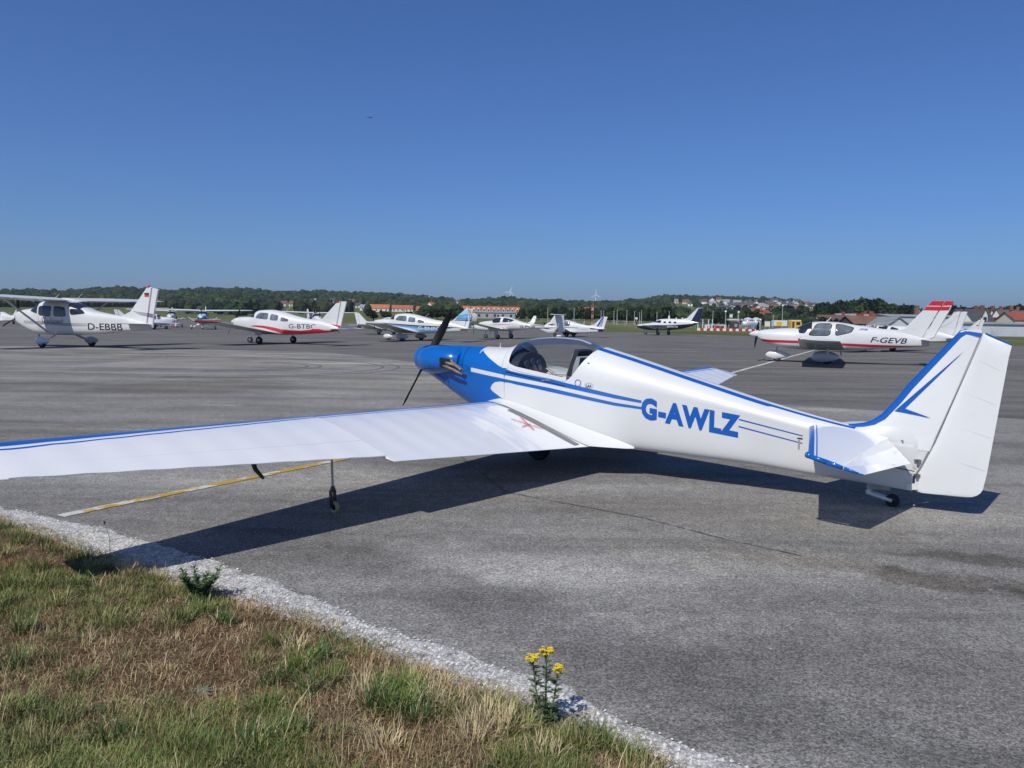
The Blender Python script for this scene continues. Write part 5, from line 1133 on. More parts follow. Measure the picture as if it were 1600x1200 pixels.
def twin():
    g = empty('twin_engine_aircraft', (-.7, 66.8, 0), pi - radians(22), 'white twin-engine aeroplane G-PCJS with upturned winglets and T-tail', 'aircraft')
    top = [(2.37, 1.28), (2.2, 1.37), (1.75, 1.45), (1.12, 1.53), (.77, 1.76), (.16, 1.86), (-.37, 1.81), (-.89, 1.68), (-1.42, 1.51), (-2.11, 1.34), (-3.1, 1.24), (-4.5, 1.14)]
    bot = [(2.37, 1.16), (2.2, 1.06), (1.75, .94), (1.2, .80), (.15, .66), (-.9, .72), (-1.76, .82), (-2.95, .93), (-4.5, .98)]
    B = Body(top, bot, [(2.37, .08), (2.2, .2), (1.5, .42), (.5, .56), (-.4, .55), (-1.4, .36), (-2.5, .18), (-4.5, .07)], .5, nu=2.3, nl=2.6)
    shell_all(B, g, white, 2.37, -4.5, 50)
    windows(B, g, [[(.98, 1.50), (.78, 1.72), (.16, 1.78), (.22, 1.36), (.84, 1.33)], [(-.05, 1.74), (-.21, 1.76), (-.99, 1.59), (-.82, 1.44), (-.0, 1.38)]], dark_glass)
    windscreen(B, g, 1.15, .72, 1.5)
    add_wing(g, [(.45, .70, .78, -.45, .74, 1), (1.7, .68, .88, -.42, .84, 1), (6.2, .42, 1.30, -.28, 1.27, 1)], white)
    for sd in (1, -1):
        wing('winglet', [(6.2, .42, 1.30, -.28, 1.27, 1), (6.4, .15, 1.45, -.33, 1.44, .9), (6.55, -.15, 2.0, -.42, 2.0, .8)], white, g, side=sd, smooth=45, nspan=2)
        E = Body([(2.0, 1.10), (1.9, 1.18), (1.4, 1.22), (.6, 1.12), (-.2, .98), (-.6, .90)], [(2.0, .90), (1.9, .80), (1.4, .68), (.6, .64), (-.2, .74), (-.6, .82)], [(2.0, .12), (1.9, .2), (1.4, .28), (.5, .28), (-.3, .16), (-.6, .05)], .5, nu=2.5, nl=2.5, yc=0)
        n = E.shell('engine_nacelle', xr(2.0, -.6, 18), white, g, nt=10, caps=(True, True)); n.location = (0, 1.72*sd, 0)
        MB().lathe([(.14, 2.0), (.12, 2.1), (.06, 2.24), (.004, 2.3)], 'X', (0, 1.72*sd, 1.0), 14).build('spinner', white, g, True)
        prop(g, (2.06, 1.72*sd, 1.0), .92, 3, pi, cw=.13)
        gear_leg(g, (.0, 1.48*sd, .75), (0, 1.48*sd, .2), .05); wheel(g, (0, 1.48*sd, .2), .2, .15, 'main_wheel'); MB().box((.1, 1.60*sd, .50), (.35, .03, .40)).build('gear_door', white, g)
        B.band('navy_flash', [(-2.0, 1.24, 1.26), (-2.8, 1.14, 1.22), (-3.6, 1.10, 1.18)], navy, g, .004, sd, 2); B.band('red_flash', [(.9, 1.22, 1.24), (.2, 1.18, 1.24), (-.7, 1.2, 1.22)], mat('pale_red_flash', (.5, .12, .14), .5), g, .004, sd, 1)
        body_text(B, 'registration', 'G-PCJS', -1.50, .93, -.005, .22, 1.30, navy, g, bold=.02, side=sd, off=.006)
    gear_leg(g, (1.75, 0, .95), (1.73, 0, .2), .035, steel); wheel(g, (1.73, 0, .18), .18, .12, 'nose_wheel')
    fin = [(-3.6, 1.22), (-4.05, 1.50), (-4.42, 2.02), (-4.95, 2.06), (-4.72, 1.0), (-4.40, .62), (-3.85, .60), (-2.9, .95)]
    f = slab('fin', fin, .08, white, g, .5)
    rud = [(0, 2.04), (-.42, 2.02), (-.52, .72), (-.2, .66), (.1, .70), (.05, 1.2)]
    r = slab('rudder', rud, .06, white_old, g, .4); r.location = (-4.85, 0, 0); r.rotation_euler = (0, 0, radians(42))
    for sd in (1, -1):
        wing('tailplane', [(0.02, -4.45, 2.08, -5.02, 2.06, 1), (1.6, -4.60, 2.10, -4.98, 2.08, .9)], white, g, side=sd)
        flat_decal('tail_swoosh', [(-3.3, .96), (-3.75, .99), (-4.2, .86), (-3.7, .90)], .0415*sd, navy, f); flat_decal('tail_swoosh', [(-3.8, 1.22), (-4.3, 1.34), (-4.6, 1.33), (-4.2, 1.22)], .0415*sd, navy, f)
        flat_decal('tail_swoosh', [(-3.9, 1.08), (-4.2, 1.2), (-4.5, 1.24), (-4.2, 1.12)], .0415*sd, mat('pale_red_flash', (.5, .12, .14), .5), f)
    antenna(g, (-1.1, 0, 1.62), (-1.4, 0, 1.88), .012); antenna(g, (-1.9, 0, 1.38), (-2.1, 0, 1.58), .012); antenna(g, (-1.5, .1, .78), (-1.7, .1, .5), .01)
twin()

def malibu():
    g = empty('low_wing_aircraft', (19.6, 103, 0), pi - radians(32), 'black and white single-engine business aeroplane, dark belly and swept fin, before the grass', 'aircraft')
    top = [(3.66, 1.20), (3.6, 1.27), (3.47, 1.32), (2.84, 1.42), (1.50, 1.60), (1.06, 1.86), (.63, 2.02), (.27, 2.08), (-1.12, 2.13), (-2.4, 2.10), (-3.0, 2.02), (-4.6, 1.72)]
    bot = [(3.66, 1.02), (3.6, .96), (3.29, .84), (2.47, .66), (1.30, .60), (.42, .62), (-.71, .66), (-2.18, .80), (-4.6, 1.52)]
    B = Body(top, bot, [(3.66, .12), (3.5, .28), (2.5, .46), (1.0, .62), (-1.5, .62), (-3.0, .38), (-4.6, .08)], .5, nu=2.2, nl=2.4)
    shell_all(B, g, white, 3.66, -4.6, 50)
    zs = interp([(3.6, 1.14), (1.29, 1.27), (-1.34, 1.31), (-2.87, 1.42), (-4.6, 1.58)])
    for sd in (1, -1):
        B.band('dark_belly', [(x, B.bot(x)-.02, zs(x)) for x in xr(-4.55, 3.6, 20)], navy, g, .006, sd, 5)
        body_text(B, 'registration', 'N959CM', -.69, .98, 0, .24, 1.45, white, g, bold=.02, shear=.3, side=sd, off=.010)
        gear_leg(g, (0, 1.87*sd, .95), (0, 1.87*sd, .22), .06); wheel(g, (0, 1.87*sd, .24), .24, .17, 'main_wheel'); MB().box((.05, 1.99*sd, .6), (.3, .03, .5)).build('gear_door', navy, g)
    windows(B, g, [[(1.01, 1.62), (.55, 1.93), (.10, 1.87), (.17, 1.56)], [(-.2, 1.78), (-.55, 1.78), (-.55, 1.56), (-.2, 1.56)], [(-.88, 1.79), (-1.24, 1.79), (-1.24, 1.57), (-.88, 1.57)], [(-1.58, 1.76), (-1.94, 1.76), (-1.94, 1.54), (-1.58, 1.54)]], dark_glass)
    windscreen(B, g, 1.45, .85, 1.62)
    MB().lathe([(.16, 3.66), (.14, 3.74), (.07, 3.88), (.005, 3.93)], 'X', (0, 0, 1.12), 14).build('spinner', steel, g, True)
    prop(g, (3.72, 0, 1.12), 1.02, 3, .55)
    add_wing(g, [(.5, 1.15, .78, -.85, .74, .9), (1.8, .75, .86, -.75, .83, .9), (6.4, .35, 1.28, -.45, 1.26, .8)], white)
    fin = [(-2.4, 2.12), (-3.1, 2.22), (-4.42, 3.50), (-4.9, 3.50), (-4.35, 1.72), (-3.6, 1.85)]; rud = [(-4.92, 3.50), (-5.2, 3.46), (-4.72, 1.62), (-4.4, 1.55), (-4.37, 1.7)]
    f, r = tail(g, fin, rud, [(.08, -4.05, -4.85, 1.62), (2.2, -4.25, -4.85, 1.66)], white, .10, mh=navy)
    for sd in (1, -1): flat_decal('dark_fin_panel', [(-3.55, 1.85), (-3.75, 1.95), (-4.62, 3.46), (-4.89, 3.48), (-4.36, 1.74)], .053*sd, navy, f)
    MB().box((-4.85, 0, 3.54), (.75, .07, .08)).build('fin_cap', cock_grey, g)
    gear_leg(g, (2.5, 0, .75), (2.44, 0, .2), .05); wheel(g, (2.44, 0, .2), .2, .14, 'nose_wheel')
    MB().box((-.72, 0, 2.30), (.22, .06, .42)).build('antenna', white, g); MB().box((-1.7, 0, 2.2), (.14, .05, .2)).build('antenna', white, g); MB().box((-2.5, 0, 2.2), (.14, .05, .2)).build('antenna', white, g)
malibu()

def robin(x, y, psi, label, stripes=True, reg=None):
    g = empty('low_wing_aircraft', (x, y, 0), pi - radians(psi), label, 'aircraft')
    top = [(2.55, 1.12), (2.4, 1.25), (1.9, 1.32), (1.2, 1.36), (.9, 1.52), (.5, 1.66), (.2, 1.68), (-.2, 1.58), (-.9, 1.38), (-1.9, 1.18), (-3.5, .98)]
    bot = [(2.55, .90), (2.4, .74), (1.5, .50), (.4, .38), (-.5, .38), (-2.5, .52), (-3.5, .60)]
    B = Body(top, bot, [(2.55, .15), (2.3, .32), (1.2, .50), (0, .52), (-1.2, .36), (-3.5, .06)], .5, nu=2.6, nl=5)
    shell_all(B, g, white, 2.55, -3.5, 40)
    windows(B, g, [[(.66, 1.50), (.70, 1.08), (-.05, 1.08), (-.12, 1.48), (.4, 1.60)], [(.80, 1.45), (1.15, 1.28), (1.12, 1.10), (.80, 1.08)]], pale_glass); windscreen(B, g, 1.2, .72, 1.36)
    MB().lathe([(.14, 2.55), (.12, 2.65), (.005, 2.8)], 'X', (0, 0, 1.0), 12).build('spinner', white, g, True); prop(g, (2.6, 0, 1.0), .88, 2, 1.0)
    for sd in (1, -1):
        wing('wing', [(.45, .95, .50, -.75, .46, .9), (2.6, .95, .60, -.75, .56, .9), (4.3, .70, 1.02, -.45, 1.0, .7)], white, g, side=sd, nspan=2)
        wheel(g, (0, 1.3*sd, .2), .2, .14, 'main_wheel'); gear_leg(g, (0, 1.3*sd, .5), (0, 1.3*sd, .2), .06, black); fairing(g, (0, 1.3*sd, .32), .8, .3, .22, black if reg else white)
        if stripes: B.band('side_line', [(1.9, .94, .97), (.66, .92, .98), (-.9, .90, .95)], navy, g, .004, sd, 1); B.band('side_line', [(-2.1, .82, .94), (-3.3, .74, .84)], navy, g, .004, sd, 1)
        if reg: body_text(B, 'registration', reg, -.88, .72, -.0, .20, 1.10, mat('pale_blue_letters', (.45, .50, .56), .5), g, side=sd, off=.006)
    wheel(g, (1.6, 0, .18), .18, .12, 'nose_wheel'); gear_leg(g, (1.6, 0, .6), (1.6, 0, .2), .04)
    f, r = tail(g, [(-1.9, 1.18), (-2.45, 1.26), (-3.28, 2.06), (-3.45, 2.09), (-3.15, .9)], [(-3.47, 2.09), (-3.84, 2.08), (-3.44, .70), (-3.15, .72)], [(.06, -2.85, -3.5, .86), (1.6, -2.9, -3.5, .86)], white, .08)
    if stripes:
        for sd in (1, -1):
            flat_decal('fin_stripe', [(-2.72, 1.10), (-2.95, 1.10), (-3.42, 1.96), (-3.42, 2.07), (-3.28, 2.03)], .043*sd, blue2, f)
            flat_decal('fin_stripe', [(-3.0, 1.05), (-3.06, 1.05), (-3.36, 1.65), (-3.39, 1.8)], .043*sd, navy, f); flat_decal('rudder_stripe', [(-3.44, 1.6), (-3.66, 1.9), (-3.74, 1.9), (-3.42, 1.45)], .029*sd, blue2, r)
    MB().box((-3.2, 0, .66), (.45, .5, .14)).build('tail_cone', mat('underside_grey', (.16, .16, .17), .7), g)
    antenna(g, (-1.35, 0, 1.3), (-1.5, 0, 1.62), .03)
    return g
robin(5.8, 80, 20, 'white low-wing aeroplane with blue diagonal fin stripes behind the T-tail of the twin', True, 'F-GABZ')
p = at(604, 503, 78); robin(p.x, 78, 205, 'small white low-wing aeroplane facing right behind the nose of G-BNPO', False)
p = at(318, 502, 92); g, B = high_wing(p.x, 92, 252, 'light blue and white high-wing aeroplane behind the wing of G-BTBC', mat('pale_blue_paint', (.35, .58, .74), .4), detail=False, strp=navy)
p = at(492, 500, 100); high_wing(p.x, 100, 245, 'white high-wing aeroplane behind the fuselage of G-BTBC', detail=False)
p = at(268, 500, 105); high_wing(p.x, 105, 248, 'white high-wing aeroplane behind the fin of the high-wing aeroplane on the left', detail=False)
p = at(6, 500, 110); robin(p.x, 110, 30, 'white low-wing aeroplane at the far left, under the wing of the high-wing aeroplane', False)
p = at(236, 505, 88); robin(p.x, 88, 170, 'white low-wing aeroplane low behind the left tailplane', False)
# ---------------------------------------------------------------- background: trees, houses, airfield things
def blob(seed, n=5, sub=2, squash=1.0):
    rr = random.Random(seed); bm = bmesh.new()
    for i in range(n):
        a = rr.uniform(0, 2*pi); r_ = rr.uniform(.0, .33) if i else 0; s_ = rr.uniform(.26, .40) if i else .42
        M = Matrix.Translation((r_*cos(a), r_*sin(a), rr.uniform(.30, .68) if i else .52)) @ Matrix.Diagonal((s_, s_, s_*rr.uniform(.8, 1.15)*squash, 1))
        bmesh.ops.create_icosphere(bm, subdivisions=sub, radius=1, matrix=M)
    for v in bm.verts:
        c = Vector((0, 0, .5)); d = (v.co - c); v.co += d*(.34*noise.noise(v.co*7 + Vector((seed, 0, 0))) + .18*noise.noise(v.co*17 + Vector((0, seed, 0))))
        v.co.z = max(v.co.z, .02)
    me = bpy.data.meshes.new('crown_shape'); bm.to_mesh(me); bm.free(); return me
def foliage(name, col, rand=.3, sc=.5):
    m = mat(name, col, .85, var=.45, vscale=sc, rand=rand, spec=.1, detail=6); return m
wood_m = foliage('woodland_foliage', (.024, .042, .018), .5, 4.5); wood_m2 = foliage('woodland_foliage_olive', (.046, .062, .024), .4, 4.5)
tree_m = foliage('tree_foliage', (.030, .050, .017), .3, 2.5); tree_m2 = foliage('dark_tree_foliage', (.017, .032, .013), .25, 2.5); bark = mat('bark', (.07, .05, .035), .9)
def in_field(px, Y):
    return False
# the wooded hill: tens of thousands of crowns instanced on the slope, reading as one wood
rs = np.random.default_rng(4); P_ = []; S_ = []
CLEAR = [(575, 610, 485), (610, 663, 485), (668, 677, 489), (378, 390, 474.5), (439, 460, 477.5), (485, 496, 477.5), (513, 526, 476.5), (544, 573, 478.5), (704, 719, 473), (869, 888, 489), (892, 920, 488), (1046, 1082, 473), (1068, 1080, 476), (716, 812, 490)]
def woody(px, Y, e):
    """where trees stand"""
    y = hor(px) - e   # image row of the ground there
    for (a, c, t) in CLEAR:
        if a <= px <= c and t <= y <= t+14: return 0
    if px < 270 and y > 480: return 0
    if 270 <= px < 470 and y > 481 - (px > 380)*2: return .05
    if 470 <= px < 660 and y > 489: return 0
    if 660 <= px < 960 and y > 494: return 0
    if 960 <= px < 1060 and y > 499: return 0
    if 1060 <= px < 1290 and y > 474 + (px > 1180)*1: return .13
    if px >= 1270: return .16 if y > 485 else .55
    if 470 <= px < 660 and y > 470: return .75
    return 1
N = 80000; cnt = 0
for i in range(N):
    Y = 380 + (1420-380)*rs.random()**.72; px = rs.uniform(-700, 2300); X = (px-800)/F_PX*Y; z = terrain(X, Y); e = (z-CAM_H)/Y*F_PX
    if z < .3: continue
    if rs.random() < woody(px, Y, e): P_.append((X, Y, z-.8)); S_.append(rs.uniform(5.0, 9.0)*(1.0 if rs.random() > .06 else 1.35)*(.8 if px > 1060 else 1))
me = bpy.data.meshes.new('hill_woodland'); me.from_pydata(P_, [], []); at_ = me.attributes.new('size', 'FLOAT', 'POINT'); at_.data.foreach_set('value', S_)
hw = bpy.data.objects.new('hill_woodland', me); COL.objects.link(hw); tag(hw, 'dense dark green woodland covering the long hill', 'woodland', kind='stuff')
src = bpy.data.collections.new('crown_shapes')
for k in range(8):
    m_ = blob(k*7+1, 5, 2); m_.materials.append(wood_m if k % 3 else wood_m2); m_.polygons.foreach_set('use_smooth', [False]*len(m_.polygons)); o = bpy.data.objects.new('crown_shape', m_); src.objects.link(o)
ng = bpy.data.node_groups.new('scatter_crowns', 'GeometryNodeTree'); ng.interface.new_socket('Geometry', in_out='INPUT', socket_type='NodeSocketGeometry'); ng.interface.new_socket('Geometry', in_out='OUTPUT', socket_type='NodeSocketGeometry')
gi, go = ng.nodes.new('NodeGroupInput'), ng.nodes.new('NodeGroupOutput'); ci = ng.nodes.new('GeometryNodeCollectionInfo'); ci.inputs['Collection'].default_value = src; ci.inputs['Separate Children'].default_value = True; ci.inputs['Reset Children'].default_value = True
ip = ng.nodes.new('GeometryNodeInstanceOnPoints'); ip.inputs['Pick Instance'].default_value = True; na = ng.nodes.new('GeometryNodeInputNamedAttribute'); na.data_type = 'FLOAT'; na.inputs['Name'].default_value = 'size'
rv = ng.nodes.new('FunctionNodeRandomValue'); rv.data_type = 'FLOAT_VECTOR'; rv.inputs[0].default_value = (0, 0, 0); rv.inputs[1].default_value = (.15, .15, 6.28)
mtp = ng.nodes.new('GeometryNodeMeshToPoints'); ng.links.new(gi.outputs[0], mtp.inputs[0]); ng.links.new(mtp.outputs[0], ip.inputs['Points']); ng.links.new(ci.outputs[0], ip.inputs['Instance']); ng.links.new(rv.outputs[0], ip.inputs['Rotation']); ng.links.new(na.outputs['Attribute'], ip.inputs['Scale']); ng.links.new(ip.outputs[0], go.inputs[0])
md = hw.modifiers.new('scatter', 'NODES'); md.node_group = ng
# individual trees
def crown_mesh(seed, H, Wd, n=900, tall=1.0):
    rr = random.Random(seed); b = MB(); lumps = [(rr.gauss(0, .24), rr.gauss(0, .24), rr.uniform(.32, .85), rr.uniform(.16, .30)) for _ in range(9)] + [(0, 0, .6, .34)]
    for i in range(n):
        lx, ly, lz, lr = rr.choice(lumps); d = Vector((rr.gauss(0, 1), rr.gauss(0, 1), rr.gauss(0, 1))).normalized()*lr*rr.uniform(.7, 1.05)
        c = Vector(((lx + d.x)*Wd, (ly + d.y)*Wd, max(.12, min(1.0, lz + d.z*.9))*H)); s_ = rr.uniform(.35, .8)*H/9
        u = Vector((rr.gauss(0, 1), rr.gauss(0, 1), rr.gauss(0, 1))).normalized(); v = u.orthogonal().normalized()
        b.add([c + u*s_, c + v*s_, c - u*s_*.8, c - v*s_*.9], [(0, 1, 2, 3)])
    core = blob(seed, 6, 2)
    return b, core
TREES = {}
def tree(x, y, H, kind, label, group=None, z=None):
    z = terrain(x, y) if z is None else z
    if kind not in TREES:
        wd_, dark, cone = {'round': (.95, 0, 0), 'broad': (1.25, 0, 0), 'dark': (.8, 1, 0), 'tall': (.55, 1, 1), 'bush': (1.5, 0, 0)}[kind]
        b, core = crown_mesh(hash(kind) % 97 if False else sum(map(ord, kind)), 1.0*8, wd_*8); me = bpy.data.meshes.new('crown'); me.from_pydata(b.v, [], b.f)
        bm = bmesh.new(); bm.from_mesh(me); bm2 = bmesh.new(); bm2.from_mesh(core)
        for v in bm2.verts: v.co = Vector((v.co.x*wd_*7.2, v.co.y*wd_*7.2, v.co.z*7.4 + .5))
        tmp = bpy.data.meshes.new('t'); bm2.to_mesh(tmp); bm.from_mesh(tmp); bm.to_mesh(me); bm.free(); bm2.free(); bpy.data.meshes.remove(tmp)
        me.materials.append(tree_m2 if dark else tree_m); t = MB().path([(0, 0, -.6), (.1, 0, 1.4), (0, .1, 3.6)], [.32, .24, .14], 7).path([(.1, 0, 1.6), (.9, .3, 3.4)], [.13, .06], 5).path([(.05, 0, 1.9), (-.8, -.3, 3.6)], [.12, .05], 5)
        tme = bpy.data.meshes.new('trunk'); tme.from_pydata(t.v, [], t.f); tme.materials.append(bark); TREES[kind] = (me, tme)
    g = bpy.data.objects.new('tree', None); COL.objects.link(g); g.location = (x, y, z); g.scale = (H/8,)*3; g.rotation_euler = (0, 0, R.uniform(0, 6.28)); tag(g, label, 'tree', group)
    for nm, m_ in zip(('crown', 'trunk'), TREES[kind]): o = bpy.data.objects.new(nm, m_); COL.objects.link(o); o.parent = g
    return g
# houses
def hmat(nm, c, v=.18, sc=.35): return mat(nm, c, .85, var=v, vscale=sc, rand=.12, spec=.2)
ROOF = {'orange': hmat('orange_tile_roof', (.42, .145, .065)), 'red': hmat('red_tile_roof', (.27, .085, .055)), 'slate': hmat('slate_roof', (.085, .085, .09)), 'brown': hmat('brown_tile_roof', (.17, .10, .07)), 'grey': hmat('grey_sheet_roof', (.27, .28, .30))}
WALL = {'white': hmat('white_render_wall', (.74, .73, .70), .06), 'cream': hmat('cream_render_wall', (.62, .55, .44), .08), 'brick': hmat('red_brick_wall', (.25, .12, .085)), 'grey': hmat('grey_wall', (.33, .34, .35)), 'dark': hmat('dark_wall', (.07, .07, .075)), 'pale': hmat('pale_blue_grey_cladding', (.48, .52, .56), .05)}
win_m = mat('house_window', (.04, .045, .055), .2); wood_door = mat('house_door', (.12, .06, .04), .6)
HM = {}
def hmesh(key, build):
    if key not in HM: b = build(); me = bpy.data.meshes.new(key[0]); me.from_pydata(b.v, [], b.f); HM[key] = me
    return HM[key]
def house(x, y, rz, w, d, h, rh, wall, roof, label, group, nwin=3, gables=0, chimney=1, z=None, storeys=1, cat='house', name='house', door=True):
    z = terrain(x, y) if z is None else z
    g = bpy.data.objects.new(name, None); COL.objects.link(g); g.location = (x, y, z); g.rotation_euler = (0, 0, rz); tag(g, label, cat, group)
    def put(nm, key, build, m, par=g, loc=None):
        me = hmesh((nm,) + key + (m.name,), build)
        if not me.materials: me.materials.append(m)
        o = bpy.data.objects.new(nm, me); COL.objects.link(o); o.parent = par
        if loc: o.location = loc
        return o
    k = (w, d, h, rh)
    def wb(): 
        b = MB(); b.box((0, 0, h/2-.5), (w, d, h+1)); b.add([(-w/2, -d/2, h), (-w/2, d/2, h), (-w/2, 0, h+rh*.97), (w/2, -d/2, h), (w/2, d/2, h), (w/2, 0, h+rh*.97)], [(0, 1, 2), (5, 4, 3)]); return b
    def rb():
        b = MB(); o_ = .35; t = .18
        for s_ in (-1, 1):
            e = (h - rh/(d/2)*o_); b.add([(-w/2-o_, s_*(d/2+o_), e), (w/2+o_, s_*(d/2+o_), e), (w/2+o_, 0, h+rh), (-w/2-o_, 0, h+rh), (-w/2-o_, s_*(d/2+o_), e+t), (w/2+o_, s_*(d/2+o_), e+t), (w/2+o_, 0, h+rh+t), (-w/2-o_, 0, h+rh+t)], [(4, 5, 6, 7), (0, 1, 5, 4), (0, 3, 2, 1), (0, 4, 7, 3), (1, 2, 6, 5)])
        return b
    put('wall', k, wb, WALL[wall]); r_ = put('roof', k, rb, ROOF[roof])
    if chimney: put('chimney', (), lambda: MB().box((0, 0, .6), (.9, .7, 1.9)), ROOF['red'], r_, (w*.32, 0, h+rh-.2))
    for s_ in range(storeys):
        for i in range(nwin):
            put('window', (), lambda: MB().box((0, 0, 0), (1.2, .12, 1.35)), win_m, g, (-w/2 + w*(i+.5)/nwin, -d/2-.02, 1.5 + 2.7*s_))
    if door: put('door', (), lambda: MB().box((0, 0, 0), (1.0, .14, 2.0)), wood_door, g, (w*.08, -d/2-.03, 1.0))
    for i in range(gables):   # white dormers facing the airfield
        gx = -w/2 + w*(i+.5)/gables
        dm = put('dormer', (rh,), lambda: MB().box((0, 0, rh*.25), (2.0, 2.6, rh*.6)).add([(-1.0, -1.31, rh*.55), (1.0, -1.31, rh*.55), (0, -1.31, rh*.95)], [(0, 1, 2)]), WALL['white'], g, (gx, -d/4-.3, h))
        put('dormer_roof', (rh,), lambda: MB().add([(-1.3, -1.5, rh*.45), (0, -1.5, rh*1.02), (0, 1.6, rh*1.02), (-1.3, 1.6, rh*.45), (1.3, -1.5, rh*.45), (1.3, 1.6, rh*.45)], [(0, 1, 2, 3), (1, 4, 5, 2)]), ROOF[roof], dm)
        put('window', (), lambda: MB().box((0, 0, 0), (1.2, .12, 1.35)), win_m, dm, (0, -1.33, rh*.28))
    return g
def onground(px, Y): X = (px-800)/F_PX*Y; return X, Y
def place_house(px, py_base, wpx, *a, **k):
    """find the slope point whose image row is py_base"""
    best = None
    for Y in range(300, 1400, 12):
        X, _ = onground(px, Y); z = terrain(X, Y); y = hor(px) - (z-CAM_H)/Y*F_PX
        if best is None or abs(y-py_base) < best[0]: best = (abs(y-py_base), X, Y)
    return best[1], best[2]
RT = math.atan2
def hrow(px, py, wpx, wall, roof, label, group=None, rz=None, storeys=1, hh=None, rr_=None, dd=8, **k):
    X, Y = place_house(px, py, wpx); w = wpx*Y/F_PX; w = round(w)
    h = hh or 2.9*storeys; return house(X, Y, (R.uniform(-.25, .25) if rz is None else rz), w, dd, h, rr_ or 3.0, wall, roof, label, group, nwin=max(1, min(12, int(w/4))), storeys=storeys, **k)
hrow(592, 487, 31, 'white', 'orange', 'long white terrace with orange roof, leftmost of the orange roofs behind the blue-striped aeroplane', rz=.0, rr_=3.6, hh=3.2)
hrow(628, 487, 32, 'white', 'orange', 'long white terrace with orange roof, right next to the leftmost orange-roofed terrace', rz=.05, rr_=3.4, hh=3.0)
hrow(656, 488, 12, 'cream', 'orange', 'cream house with orange roof at the right end of the two long terraces', rz=0)
hrow(672, 492, 7, 'white', 'orange', 'narrow orange-roofed house standing alone just left of the big black propeller', rz=.8, storeys=2)
for k_2, (px, w_, rc) in enumerate(((724, 16, 'orange'), (742, 15, 'orange'), (758, 14, 'orange'), (773, 14, 'orange'), (788, 14, 'orange'), (802, 14, 'orange'))):
    hrow(px, 494, w_, 'white' if k_2 % 2 else 'cream', rc, 'gabled orange-roofed house, %s from the left above the long grey building' % nth(k_2), 'orange-roofed terrace row', rz=.05, gables=2, rr_=3.6)
hrow(772, 497.5, 62, 'grey', 'grey', 'long low grey building in front of the orange-roofed terrace row', rz=0, rr_=.8, chimney=0, hh=3.0)
hrow(879, 491, 17, 'cream', 'red', 'cream house with red roof between the T-tail and the trees', rz=.1); hrow(898, 492, 10, 'brick', 'red', 'small brick house left of the larger red-roofed one', rz=.2); hrow(910, 490, 17, 'brick', 'red', 'brick house with broad red roof left of the lattice mast', rz=-.1, rr_=4)
hrow(1052, 497, 38, 'brick', 'red', 'long brick house with red roof behind the fin of the black and white aeroplane', rz=0, rr_=3.2); hrow(1060, 493, 20, 'brick', 'orange', 'orange-roofed house above the long brick one', rz=0)
hrow(383, 476, 9, 'white', 'brown', 'lone white house with brown roof on the hillside at left', rz=.3); hrow(303, 458, 6, 'cream', 'brown', 'tiny cream house high in the woods on the left hill')
for px, py, w_, wl_, rf, st in ((444, 479, 10, 'cream', 'brown', 1), (455, 479, 6, 'white', 'brown', 1), (490, 479, 9, 'white', 'grey', 2), (519, 478, 10, 'grey', 'slate', 2), (549, 480, 9, 'cream', 'brown', 2), (560, 481, 7, 'white', 'slate', 1), (567, 485, 9, 'white', 'grey', 1)):
    hrow(px, py, w_, wl_, rf, '%s house with %s roof among trees %s' % (wl_, rf, {444: 'right of the canopy of G-BTBC', 455: 'beside the cream house above G-BTBC', 490: 'in the wood left of the red-edged fin', 519: 'half hidden behind the red-edged fin', 549: 'just right of the red-edged fin', 560: 'between fin and orange terraces', 567: 'left end of the orange terraces'}[px]), storeys=st)
hrow(708, 474, 5, 'white', 'slate', 'tiny white house in the wood above the propeller blade'); hrow(715, 474, 5, 'white', 'brown', 'tiny white house with brown roof in the wood right of the propeller tip')
hrow(1075, 478, 7, 'white', 'slate', 'white gabled house beside the dark fin tip'); hrow(1068, 475, 10, 'cream', 'brown', 'cream house on the wooded slope left of the dark fin tip'); hrow(1053, 474, 5, 'white', 'grey', 'tiny white house in the wood left of the slope houses')
# village on the slope
rv_ = random.Random(21); 
vill = []
for row, (y0, x0, x1, step) in enumerate(((475.5, 1092, 1262, 10.5), (478.5, 1098, 1275, 10.5), (481.5, 1112, 1280, 11), (484.5, 1128, 1290, 11), (487.5, 1140, 1296, 11), (490.5, 1156, 1296, 11.5), (493.5, 1160, 1300, 12), (497, 1180, 1300, 13))):
    x = x0
    while x < x1:
        if rv_.random() < .86: vill.append((x + rv_.uniform(-2, 2), y0 + rv_.uniform(-1.2, 1.2) + (x-1180)*.012, rv_.uniform(6, 11), row))
        x += step*rv_.uniform(.7, 1.2)
SEEN = set()
def over(px):
    for a, s_ in ((1106, 'above the white posts'), (1120, 'above the red cart'), (1132, 'above the cream panel'), (1144, 'above the pumps'), (1158, 'left of the domed tanks'), (1168, 'above the left dome'), (1180, 'above the right dome'), (1191, 'above the blue container'), (1203, 'above the notice board'), (1214, 'left of the tall mast'), (1226, 'above the truck box'), (1242, 'above the truck cab'), (1256, 'above the round bush'), (1270, 'near the hill end'), (1400, 'by the tall dark trees')):
        if px < a: return s_
